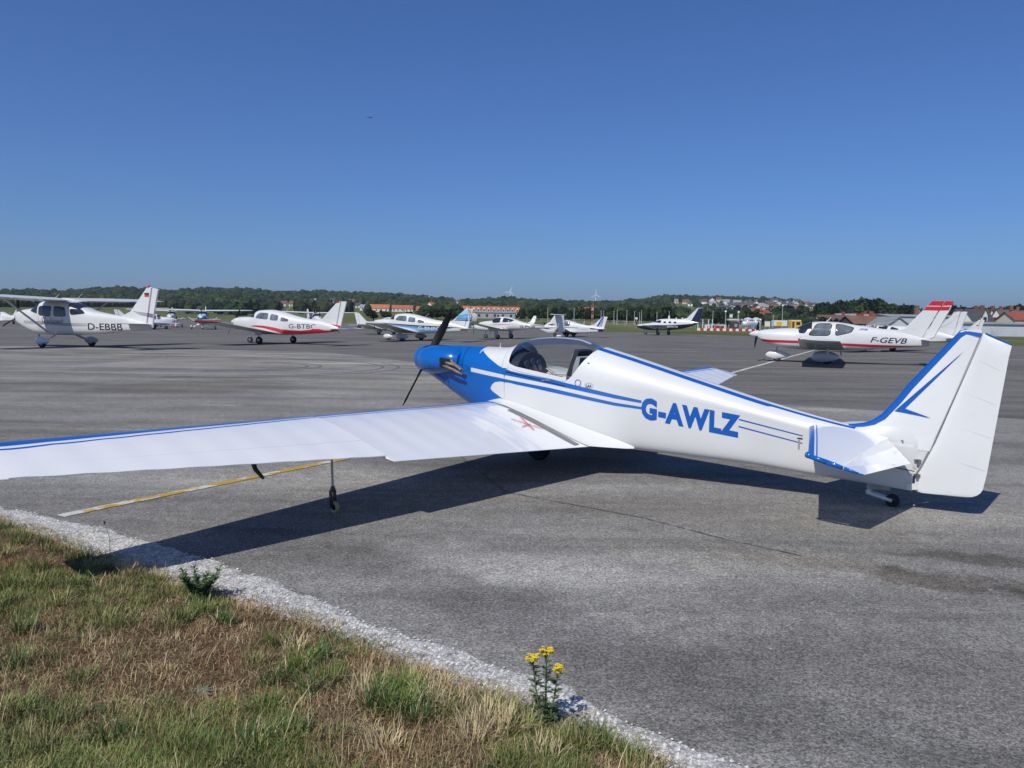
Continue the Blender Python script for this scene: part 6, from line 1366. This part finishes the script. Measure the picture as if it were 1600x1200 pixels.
for px, py, w_, row in vill:
    wl_ = rv_.choice(('white', 'white', 'white', 'cream', 'brick')); rf = rv_.choice(('slate', 'slate', 'brown', 'slate', 'slate', 'grey')) if row < 5 else rv_.choice(('red', 'brown', 'red', 'slate', 'brown'))
    X, Y = place_house(px, py, w_); w = rv_.choice((7, 9, 11)) if row < 5 else rv_.choice((9, 12))
    lb_ = '%s house, %s roof, %s row of the slope village, %s' % (wl_, rf, ('topmost', 'second', 'third', 'fourth', 'fifth', 'sixth', 'seventh', 'lowest')[row], over(px)); lb_ = lb_ + ', right twin' if lb_ in SEEN else lb_; SEEN.add(lb_)
    house(X, Y, rv_.choice((0, .1, -.2, 1.4, .5)), w, 8, rv_.choice((3.0, 5.4)), 3.0, wl_, rf, lb_, 'houses of the slope village', nwin=2, door=False)
# right-hand village, hangars and sheds
for px, Y, w, h, rh, wl_, rf, lab, kw in (
    (1322, 300, 17, 3.2, 2.2, 'brick', 'red', 'long low brick house with red roof right of the cockpit of F-GEVB', {}),
    (1298, 290, 12, 3.0, 2.4, 'cream', 'brown', 'cream house with brown roof just above the cabin of F-GEVB', {}),
    (1325, 210, 7, 2.0, 1.6, 'dark', 'slate', 'dark barn with slate roof, left of the house with three white windows', dict(door=False)),
    (1342, 200, 8, 2.3, 1.8, 'dark', 'brown', 'dark house with three white-framed windows behind the fuselage of F-GEVB', {}),
    (1330, 330, 16, 5, 1.4, 'grey', 'grey', 'pale flat grey industrial shed behind the red roofs', {}),
    (1385, 260, 18, 2.3, 1.9, 'cream', 'brown', 'long brown-roofed barn behind the pale hangar', {}),
    (1350, 480, 16, 3.4, 4, 'cream', 'orange', 'house with big orange roof on the ridge left of the hangars', {}),
    (1362, 470, 8, 3.4, 3, 'white', 'slate', 'small white house right of the big orange roof', {}), (1371, 500, 10, 3.4, 3, 'white', 'brown', 'white house with brown roof on the ridge above the pale hangar', {}),
    (1398, 480, 9, 5, 2.5, 'white', 'grey', 'white two-storey house under the ridge trees', {}), (1388, 520, 14, 3, 3, 'brick', 'brown', 'brown-roofed brick house on the ridge centre', {}),
    (1412, 500, 16, 3.4, 4, 'cream', 'red', 'red-roofed house left of the brick chimney', {}), (1426, 480, 6, 5, 3, 'white', 'red', 'white gable-ended house beside the brick chimney', {}), (1441, 480, 7, 5, 3, 'white', 'red', 'white house with red roof right of the brick chimney', {}), (1452, 490, 9, 5, 3, 'white', 'brown', 'white house partly behind the red-banded fin', {})):
    X = (px-800)/F_PX*Y; house(X, Y, .1, w, 8, h, rh, wl_, rf, lab, None, nwin=3, **kw)
def hangar(px, Y, w, d, h, rh, lab, wall='pale', roof='grey', rz=0.0, frontgable=False):
    X = (px-800)/F_PX*Y; return house(X, Y, rz + (pi/2 if frontgable else 0), w, d, h, rh, wall, roof, lab, None, nwin=0, chimney=0, door=False, cat='hangar', name='hangar')
hangar(1381, 150, 14, 5.0, 1.0, 2.3, 'pale blue-grey pitched hangar behind the tail of F-GEVB', frontgable=True) if False else None
g = hangar(1384, 170, 9, 5.6, 1.6, 2.0, 'pale blue-grey gabled hangar behind the rear fuselage of F-GEVB', roof='grey')
g.rotation_euler.z = pi/2
hangar(1424, 230, 20, 10, 4.6, .5, 'flat pale hangar left of the red-banded fin'); hangar(1408, 240, 34, 12, 2.4, .8, 'long dark grey shed under the flat pale hangar', wall='grey', roof='slate')
hangar(1545, 170, 22.5, 8, 2.5, .3, 'long low pale blue-grey hangar on the far right behind the tail')
X = (1427-800)/F_PX*470; ch = MB().box((X, 470, 6.9), (1.9, 1.9, 14)).box((X, 470, 14.2), (2.3, 2.3, .7)).build('brick_chimney', WALL['brick']); tag(ch, 'tall square brick chimney stack left of the red-banded fin', 'chimney')
rows = [(1507, 250, 9), (1519, 245, 8), (1532, 250, 9), (1545, 262, 9), (1558, 248, 9), (1570, 255, 8)]
names = ['white dormered house nearest the red-emblem fin', 'brick-walled dormered house second from the fin', 'dormered house with tall white gable third from the fin', 'dormered house fourth from the fin', 'house with a pair of white arched dormers', 'dormered house at the right end of the row']
for (px, Y, w), nm in zip(rows, names):
    X = (px-800)/F_PX*Y; house(X, Y, R.uniform(-.3, .3), w, 8, 3.2, 4.2, R.choice(('white', 'brick', 'white')), 'slate', nm, None, nwin=2, gables=2 if px > 1550 else 1)
X = (1590-800)/F_PX*230; house(X, 230, 0, 9, 9, 4.2, 2.2, 'cream', 'red', 'cream building with red roof at the far right edge', None, nwin=3)
X = (1580-800)/F_PX*300; house(X, 300, 0, 12, 9, 3.6, 2.8, 'dark', 'brown', 'long building with dark brown roof behind the dormered row', None, nwin=3)
X = (1545-800)/F_PX*330; house(X, 330, .2, 14, 9, 5.2, 3.8, 'brick', 'brown', 'large brown-roofed building rising behind the dormered row', None, nwin=3)
X = (1610-800)/F_PX*300; house(X, 300, 0, 10, 8, 3.2, 2.6, 'brick', 'red', 'brick building just beyond the right edge behind the cream one', None, nwin=3)
for k, px in enumerate(sorted(rv_.uniform(1465, 1640) for _ in range(26))):
    Y = rv_.uniform(380, 560); X = (px-800)/F_PX*Y
    if k % 2: house(X, Y, rv_.uniform(-.4, .4), rv_.choice((8, 10)), 8, rv_.choice((3, 5)), 3.2, rv_.choice(('white', 'white', 'brick')), 'slate' if k % 3 else 'brown', '%s-roofed suburb house, %s from the left behind the dormered row' % ('slate' if k % 3 else 'brown', nth(k//2)), 'far right suburb houses', nwin=2)
for k, px in enumerate(sorted(rv_.uniform(1290, 1470) for _ in range(30))):
    Y = rv_.uniform(330, 620); X = (px-800)/F_PX*Y; wl_ = rv_.choice(('white', 'cream', 'brick')); rf = rv_.choice(('red', 'brown', 'orange', 'slate'))
    house(X, Y, rv_.uniform(-.4, .4), rv_.choice((8, 11)), 8, 3.2, 3.0, wl_, rf, '%s house with %s roof, %s from the left in the right-hand village' % (wl_, rf, nth(k)), 'houses of the right-hand village', nwin=2, door=False)
# trees one can tell apart
def trow(lst, label, group):
    for i_, (px, top, Y, kind) in enumerate(sorted(lst)):
        X = (px-800)/F_PX*Y; z = terrain(X, Y); ztop = CAM_H + (hor(px)-top)*Y/F_PX; tree(X, Y, max(3, ztop - z + .4), kind, label.replace('#', nth(i_)), group)
trow([(1283, 474, 420, 'tall'), (1297, 477, 430, 'tall'), (1289, 480, 400, 'dark')], '# from the left of the three tall dark trees ending the wooded hill', 'tall dark trees at the hill end')
trow([(1306, 475, 470, 'dark'), (1315, 474, 480, 'round'), (1326, 472, 500, 'round'), (1336, 470, 500, 'broad'), (1346, 469, 500, 'round'), (1355, 472, 500, 'round'), (1364, 474, 510, 'dark'), (1373, 476, 520, 'round'), (1382, 477, 520, 'dark'), (1390, 478, 520, 'round'), (1397, 480, 520, 'dark'), (1407, 478, 520, 'broad'), (1415, 479, 520, 'dark')], '# tree from the left in the ridge clump over the right-hand village', 'ridge trees over the right-hand village')
trow([(1460, 478, 480, 'broad'), (1490, 481, 380, 'broad'), (1503, 484, 380, 'dark'), (1515, 483, 400, 'round'), (1528, 482, 420, 'round'), (1537, 483, 420, 'broad'), (1566, 483, 380, 'dark'), (1580, 478, 360, 'broad'), (1590, 481, 350, 'dark'), (1601, 479, 350, 'tall'), (1560, 486, 350, 'broad'), (1615, 480, 350, 'broad'), (1640, 482, 350, 'round'), (1670, 480, 350, 'broad')], '# tree from the left behind the far right houses', 'trees behind the far right houses')
trow([(1265, 499, 215, 'bush'), (1276, 498, 220, 'bush'), (1256, 503, 215, 'bush')], '# rounded green bush from the left, beside the cockpit of F-GEVB', 'bushes by the yellow truck')
trow([(px + R.uniform(-3, 3), 484 + R.uniform(-3, 3), 330 + R.uniform(0, 60), R.choice(('round', 'broad', 'dark'))) for px in range(815, 1050, 12)] + [(px + R.uniform(-3, 3), 486 + R.uniform(-2, 3), 345 + R.uniform(0, 40), R.choice(('round', 'broad', 'dark'))) for px in list(range(662, 722, 11)) + [575, 585, 603, 640]], 'dense green tree, # from the left along the far airfield edge', 'trees along the far airfield edge')
trow([(1104 + R.uniform(-4, 4) + 14*i, 489 + R.uniform(-2, 2), 300 + R.uniform(0, 50), R.choice(('round', 'broad', 'dark'))) for i in range(6)], '# dark tree from the left behind the fuel station', 'trees behind the fuel station')
trow([(1212 + i*11 + R.uniform(-4, 4), R.choice((480, 484, 488)), 640, R.choice(('round', 'dark'))) for i in range(6)] + [(1118 + i*15, R.choice((478, 484)), 820, 'dark') for i in range(8)], 'dark garden tree, # from the left among the slope village houses', 'garden trees of the slope village')
# long hedge in front of the left field
# airfield masts and poles
pole_m = mat('pale_pole', (.42, .42, .40), .6); rw_r = mat('mast_red', (.42, .07, .05), .5)
for i, (px, top) in enumerate(((854, 481), (895, 482), (937, 486), (941, 486), (957, 487), (962, 485), (977, 485), (989, 487), (997, 488), (1000, 485), (1024, 488), (1043, 487), (1111, 486), (1131, 488), (1150, 488), (1205, 492))):
    Y = 260 + (i*37) % 60; X = (px-800)/F_PX*Y; z = terrain(X, Y); zt = CAM_H + (hor(px)-top)*Y/F_PX
    g = empty('light_pole', (X, Y, z), 0, 'slender pale pole, %s from the left across the airfield' % nth(i), 'pole', 'slender poles across the airfield'); MB().tube((0, 0, 0), (0, 0, zt-z), .14, .08, 6).build('pole', pole_m, g); MB().box((0, 0, zt-z), (.5, .2, .12)).build('lamp', pole_m, g)
Y = 150; X = (923.5-800)/F_PX*Y; zt = CAM_H + (hor(923)-473)*Y/F_PX; g = empty('lattice_mast', (X, Y, 0), 0, 'red and white airfield mast with crossarm and yellow foot', 'mast')
for i in range(6):
    z0, z1 = .8 + (zt-.8)*i/6, .8 + (zt-.8)*(i+1)/6; MB().tube((-.12, 0, z0), (-.12, 0, z1), .05).build('mast_section', rw_r if i % 2 else pole_m, g); MB().tube((.14, 0, z0), (.14, 0, z1), .05).tube((-.12, 0, z0), (.14, 0, z1), .03).build('mast_section', rw_r if i % 2 else pole_m, g)
MB().box((0, 0, zt-.5), (.9, .12, .1)).build('crossarm', rw_r, g); MB().box((0, 0, zt-1.3), (.5, .12, .3)).build('lamp_box', pole_m, g); MB().box((0, 0, .4), (.2, .2, .9)).build('foot', yellow_p, g)
for i, (px, rowpy) in enumerate([(964 + 0, 496)]): 
    Y = 190; X = (992-800)/F_PX*Y; tag(MB().box((X, Y, CAM_H + (hor(992)-497.5)*Y/F_PX), (.55, .2, .45)).tube((X, Y, -.1), (X, Y, CAM_H + (hor(992)-498)*Y/F_PX), .04).build('sign_board', WALL['white']), 'small square white sign board left of the nose of the black and white aeroplane', 'sign')
# perimeter fence line far across the grass
fm = mat('galvanised_fence', (.40, .41, .40), .6)
for lab, (xa, ya), (xb, yb) in (('thin wire perimeter fence across the grass behind the parked aeroplanes', (830, 300), (1085, 235)), ('perimeter fence along the grass before the far right houses', (1500, 172), (1680, 150))):
    A_, B2 = Vector(((xa-800)/F_PX*ya, ya, 0)), Vector(((xb-800)/F_PX*yb, yb, 0)); g = empty('perimeter_fence', tuple(A_), 0, lab, 'fence'); n = max(6, int((B2-A_).length/5)); pme = None
    for i in range(n+1):
        p = (B2-A_)*i/n; zz = terrain(A_.x+p.x, A_.y+p.y); b = MB().tube((p.x, p.y, zz-.2), (p.x, p.y, zz+1.7), .05, n=5).build('fence_post', fm, g)
    b = MB()
    for hgt in (.5, 1.0, 1.6): b.tube((0, 0, hgt + terrain(A_.x, A_.y)), (B2.x-A_.x, B2.y-A_.y, hgt + terrain(B2.x, B2.y)), .035, n=4)
    tag(b.build('fence_wire', fm, g), kind='stuff')
kw_ = mat('pale_concrete', (.5, .5, .48), .8); strip('perimeter_track', (74, 166), (140, 150), 2.6, kw_, -.030)
for px in (1531,): p = gnd(px, 519); tag(MB().lathe([(.12, 0), (.14, .25), (.05, .4)], 'Z', (p.x, p.y, 0), 8).build('edge_marker', WALL['white']), 'small white edge marker on the grass at far right', 'marker')
# wind turbines beyond the hill
for px, hub, a0, lab in ((795, 456, .35, 'white wind turbine on the skyline left of the canopy'), (928, 461, 0, 'white wind turbine on the skyline above the lattice mast')):
    Y = 4000; X = (px-800)/F_PX*Y; zh = CAM_H + (hor(px)-hub)*Y/F_PX; g = empty('wind_turbine', (X, Y, 0), 0, lab, 'wind turbine'); tm_ = mat('turbine_white', (.9, .9, .9), .5)
    MB().tube((0, 0, 30), (0, 0, zh), 3.0, 1.8, 10).build('tower', tm_, g, True); MB().box((0, 0, zh+.5), (3.5, 9, 4)).build('nacelle', tm_, g)
    for k in range(3):
        a = a0 + k*2*pi/3; c = Vector((0, -6, zh)); u = Vector((sin(a), 0, cos(a))); s_ = Vector((cos(a), 0, -sin(a))); L = 31
        MB().add([c + s_*1.3, c - s_*1.3, c + u*L*.3 - s_*1.9, c + u*L*.3 + s_*1.6, c + u*L - s_*.5, c + u*L + s_*.5] + [q + Vector((0, .8, 0)) for q in (c + s_*1.3, c - s_*1.3, c + u*L*.3 - s_*1.9, c + u*L*.3 + s_*1.6, c + u*L - s_*.5, c + u*L + s_*.5)], [(0, 1, 2, 3), (3, 2, 4, 5), (9, 8, 7, 6), (11, 10, 8, 9), (0, 3, 9, 6), (3, 5, 11, 9), (1, 7, 8, 2), (2, 8, 10, 4), (4, 10, 11, 5)]).build('rotor_blade', tm_, g)
# fuel station across the taxiway
FY = 188; fx = lambda px: (px-800)/F_PX*FY; fz = lambda px, py: CAM_H + (hor(px)-py)*FY/F_PX
bar_w, bar_r = mat('barrier_white', (.75, .75, .74), .5), mat('barrier_red', (.55, .03, .03), .5)
for i in range(19):
    px = 1087 + i*5; x = fx(px+2.5)
    tag(MB().prism([(x-.36, -.05), (x+.36, -.05), (x+.33, .35), (x+.2, .55), (x-.2, .55), (x-.33, .35)], FY-.2, FY+.2).build('barrier_block', bar_r if i % 2 else bar_w), '%s plastic barrier block, %s from the left before the fuel station' % ('red' if i % 2 else 'white', nth(i)), 'barrier', '%s barrier blocks before the fuel station' % ('red' if i % 2 else 'white'))
fmats = dict(w=WALL['white'], g=WALL['grey'], r=red, b=mat('container_blue', (.20, .33, .52), .5), d=WALL['dark'], p=WALL['pale'], c=WALL['cream'])
for name, lab, cat, px0, px1, y0, y1, mk, dy in (('fuel_cabinet', 'white cabinet with a small dark emblem at the fuel station, left end', 'cabinet', 1099, 1106, 507, 515, 'w', 3), ('fuel_cabinet', 'pale grey cabinet right of the white one', 'cabinet', 1107.5, 1113, 506, 515, 'p', 3),
    ('fire_extinguisher_cart', 'red fire extinguisher cart at the fuel station', 'extinguisher', 1116, 1122, 509, 516, 'r', 1), ('wall_panel', 'cream rendered wall panel behind the red cart', 'wall', 1115, 1131, 507, 516, 'c', 5), ('pump_housing', 'dark grey pump housing left of the silver tanks', 'pump', 1139, 1151, 503, 515, 'd', 4),
    ('plastic_container', 'light blue plastic container in front of the silver tanks', 'container', 1172, 1181, 506, 517, 'b', 2), ('notice_board', 'large blank white notice board on legs right of the tanks', 'sign', 1192, 1200.5, 502, 510, 'w', 3), ('sign_board', 'white square sign high on a post above the fuel pumps', 'sign', 1137, 1141.5, 491, 496, 'w', 8),
    ('roof_canopy', 'long white flat canopy over the fuel pumps', 'canopy', 1134, 1156, 498.5, 500.5, 'w', 7), ('dark_shed', 'dark low shed behind the white posts at the left end of the fuel station', 'shed', 1089, 1106, 499, 506, 'd', 12)):
    Y = FY + dy; sc = Y/FY; xa, xb = fx(px0)*sc, fx(px1)*sc; za, zb = CAM_H + (hor(px0)-y1)*Y/F_PX, CAM_H + (hor(px1)-y0)*Y/F_PX
    g = empty(name, ((xa+xb)/2, Y, 0), 0, lab, cat); w = xb-xa; hgt = zb-za; dd = .12 if name in ('notice_board', 'sign_board') else min(1.6, max(.8, w*.6))
    MB().box((0, 0, (za+zb)/2), (w, dd, hgt)).build('body', fmats[mk], g)
    MB().box((0, 0, zb+.04), (w+.12, dd+.1, .08)).build('rim', fmats['g'], g)
    if za > .3: 
        for sx in (-.4, .4): MB().tube((w*sx, 0, -.05), (w*sx, 0, za), .05).build('leg', pole_m, g)
    else: MB().box((w*.1, -dd/2-.02, za + hgt*.55), (w*.35, .04, hgt*.4)).build('panel', fmats['d' if mk != 'd' else 'g'], g)
for i, px in enumerate((1090.5, 1098, 1107, 1113)):
    g = empty('bollard_post', (fx(px), FY+1.5, 0), 0, 'white post, %s from the left in the row by the fuel pumps' % nth(i), 'post', 'white posts by the fuel pumps'); MB().tube((0, 0, -.05), (0, 0, fz(px, 500.5)), .10, n=8).build('post', fmats['w'], g); MB().lathe([(.14, 0), (.14, .12), (.02, .2)], 'Z', (0, 0, fz(px, 500.5)), 8).build('cap', fmats['w'], g)
silver = mat('silver_tank', (.66, .67, .68), .35, metal=.3, var=.1, vscale=1)
for px, r_, lab in ((1166, 1.35, 'left domed white fuel tank'), (1178.5, 1.3, 'right domed white fuel tank beside the first')):
    Y = FY+7; x = fx(px)*Y/FY; g = empty('fuel_tank', (x, Y, 0), 0, lab, 'tank'); zt = CAM_H + (hor(px)-496)*Y/F_PX
    MB().lathe([(r_, .4), (r_, zt-1.1), (r_*.9, zt-.6), (r_*.6, zt-.2), (.2, zt), (.02, zt)], 'Z', (0, 0, 0), 20).build('shell', silver, g, True)
    for k in range(3): MB().lathe([(r_+.03, .9+k*.9), (r_+.03, 1.0+k*.9)], 'Z', (0, 0, 0), 20).build('band', fmats['g'], g)
    for s_ in (-.9, .9): MB().tube((s_*r_, 0, -.05), (s_*r_*.9, 0, .5), .1).build('leg', pole_m, g)
g = empty('fuel_tank', (fx(1161)*195/FY, 192, 0), 0, 'low horizontal silver fuel tank with blue lettering in front of the domes', 'tank'); b = MB().lathe([(.02, -1.6), (.6, -1.5), (.8, -1.2), (.8, 1.2), (.6, 1.5), (.02, 1.6)], 'X', (0, 0, 1.7), 18).build('shell', silver, g, True)
bm = text_bm('TOTAL', .4, width=1.4)
for v in bm.verts: v.co = Vector((v.co.x-.7, -.83, v.co.y+1.5))
me = bpy.data.meshes.new('lettering'); bm.to_mesh(me); bm.free(); link('lettering', me, fmats['b'], b)
for s_ in (-1, 1): MB().box((s_, 0, .5), (.2, 1.2, 1.1)).build('cradle', fmats['g'], g)
g = empty('cage_fence', (fx(1165), FY+1, 0), 0, 'open metal railing in front of the silver tanks', 'railing')
for i in range(9): MB().tube((-1.6+.5*i, 0, -.05), (-1.6+.5*i, 0, 2.1), .03, n=5).build('bar', pole_m, g)
for z in (.3, 1.2, 2.1): MB().tube((-1.6, 0, z), (2.4, 0, z), .03, n=5).build('rail', pole_m, g)
for px, top, lab in ((1185.5, 500, 'thin white mast immediately right of the domed tanks'), (1151, 488, 'tall thin lamp mast between the pump and the tanks'), (1130.8, 487, 'tall lamp with round white head over the fuel station'), (1219, 478, 'tall thin red and white mast over the yellow truck')):
    Y = FY+5; x = fx(px)*Y/FY; zt = CAM_H + (hor(px)-top)*Y/F_PX; g = empty('lamp_mast', (x, Y, 0), 0, lab, 'mast'); MB().tube((0, 0, -.05), (0, 0, zt), .10, .06, 6).build('pole', pole_m, g); MB().lathe([(.05, -.3), (.25, -.1), (.25, .1), (.05, .3)], 'Z', (0, 0, zt), 10).build('head', fmats['w'], g, True)
# yellow and white truck
Y = 182; x = (1229-800)/F_PX*Y; g = empty('tanker_truck', (x, Y, 0), 0, 'yellow and white airport fuel truck parked right of the tanks', 'truck'); 
MB().box((-2.1, 0, 2.0), (3.0, 2.0, 1.3)).build('cargo_box', fmats['w'], g); MB().box((-2.5, -1.02, 1.9), (1.2, .04, .9)).build('yellow_panel', yellow_p, g); MB().box((-.3, 0, .75), (6.4, 1.8, .3)).build('chassis', fmats['d'], g)
cb = MB().prism([(.3, .7), (2.6, .7), (2.75, 1.4), (2.6, 2.5), (.3, 2.6)], -1, 1).build('cab', yellow_p, g); MB().box((1.45, 0, 2.68), (2.2, 2.0, .2)).build('cab_roof', fmats['w'], cb); MB().box((1.9, -1.01, 2.0), (.9, .03, .7)).box((1.9, 1.01, 2.0), (.9, .03, .7)).build('side_window', dark_glass, cb); MB().box((2.72, 0, 2.0), (.05, 1.7, .7), 0, -.1).build('windscreen', dark_glass, cb)
MB().box((.75, -1.02, 1.6), (.5, .03, 1.6)).build('door', fmats['d'], cb)
for wx in (-2.2, 1.8):
    for wy in (-.95, .95): wheel(g, (wx, wy, .42), .42, .28)
# red and white marker post by the left tail
p = gnd(275, 512); g = empty('marker_post', (p.x, p.y, 0), 0, 'short red and white marker post beyond the left high-wing tail', 'marker')
for k in range(4): MB().lathe([(.16-.03*k, .03+.22*k), (.13-.03*k, .03+.22*(k+1))], 'Z', (0, 0, 0), 10).build('band', bar_w if k % 2 else bar_r, g)
MB().box((0, 0, .015), (.45, .45, .03)).build('base', black, g)
# a bird high in the sky
b = MB(); c = at(578, 184, 60); b.add([c, c + Vector((.16, 0, .07)), c + Vector((.3, .02, .03)), c + Vector((.14, .05, .05)), c + Vector((-.16, 0, .07)), c + Vector((-.3, .02, .03)), c + Vector((-.14, .05, .05)), c + Vector((0, -.12, 0)), c + Vector((0, .16, .0)), c + Vector((0, 0, -.04))], [(0, 1, 2, 3), (0, 6, 5, 4), (7, 1, 8, 4), (7, 9, 1), (9, 8, 1), (7, 4, 9), (9, 4, 8)])
tag(b.build('bird', cock_dark), 'tiny dark bird with spread wings high in the sky', 'bird')

# the air itself: faint summer haze over the whole field
hz = bpy.data.materials.new('thin_haze'); hz.use_nodes = True; nt = hz.node_tree; nt.nodes.clear(); ho = nt.nodes.new('ShaderNodeOutputMaterial'); pv = nt.nodes.new('ShaderNodeVolumePrincipled')
pv.inputs['Color'].default_value = (.80, .87, 1, 1); pv.inputs['Density'].default_value = .00012; pv.inputs['Anisotropy'].default_value = .3; nt.links.new(pv.outputs[0], ho.inputs['Volume'])
tag(MB().box((0, 3000, 106), (14000, 8000, 220)).build('haze', hz), kind='stuff')
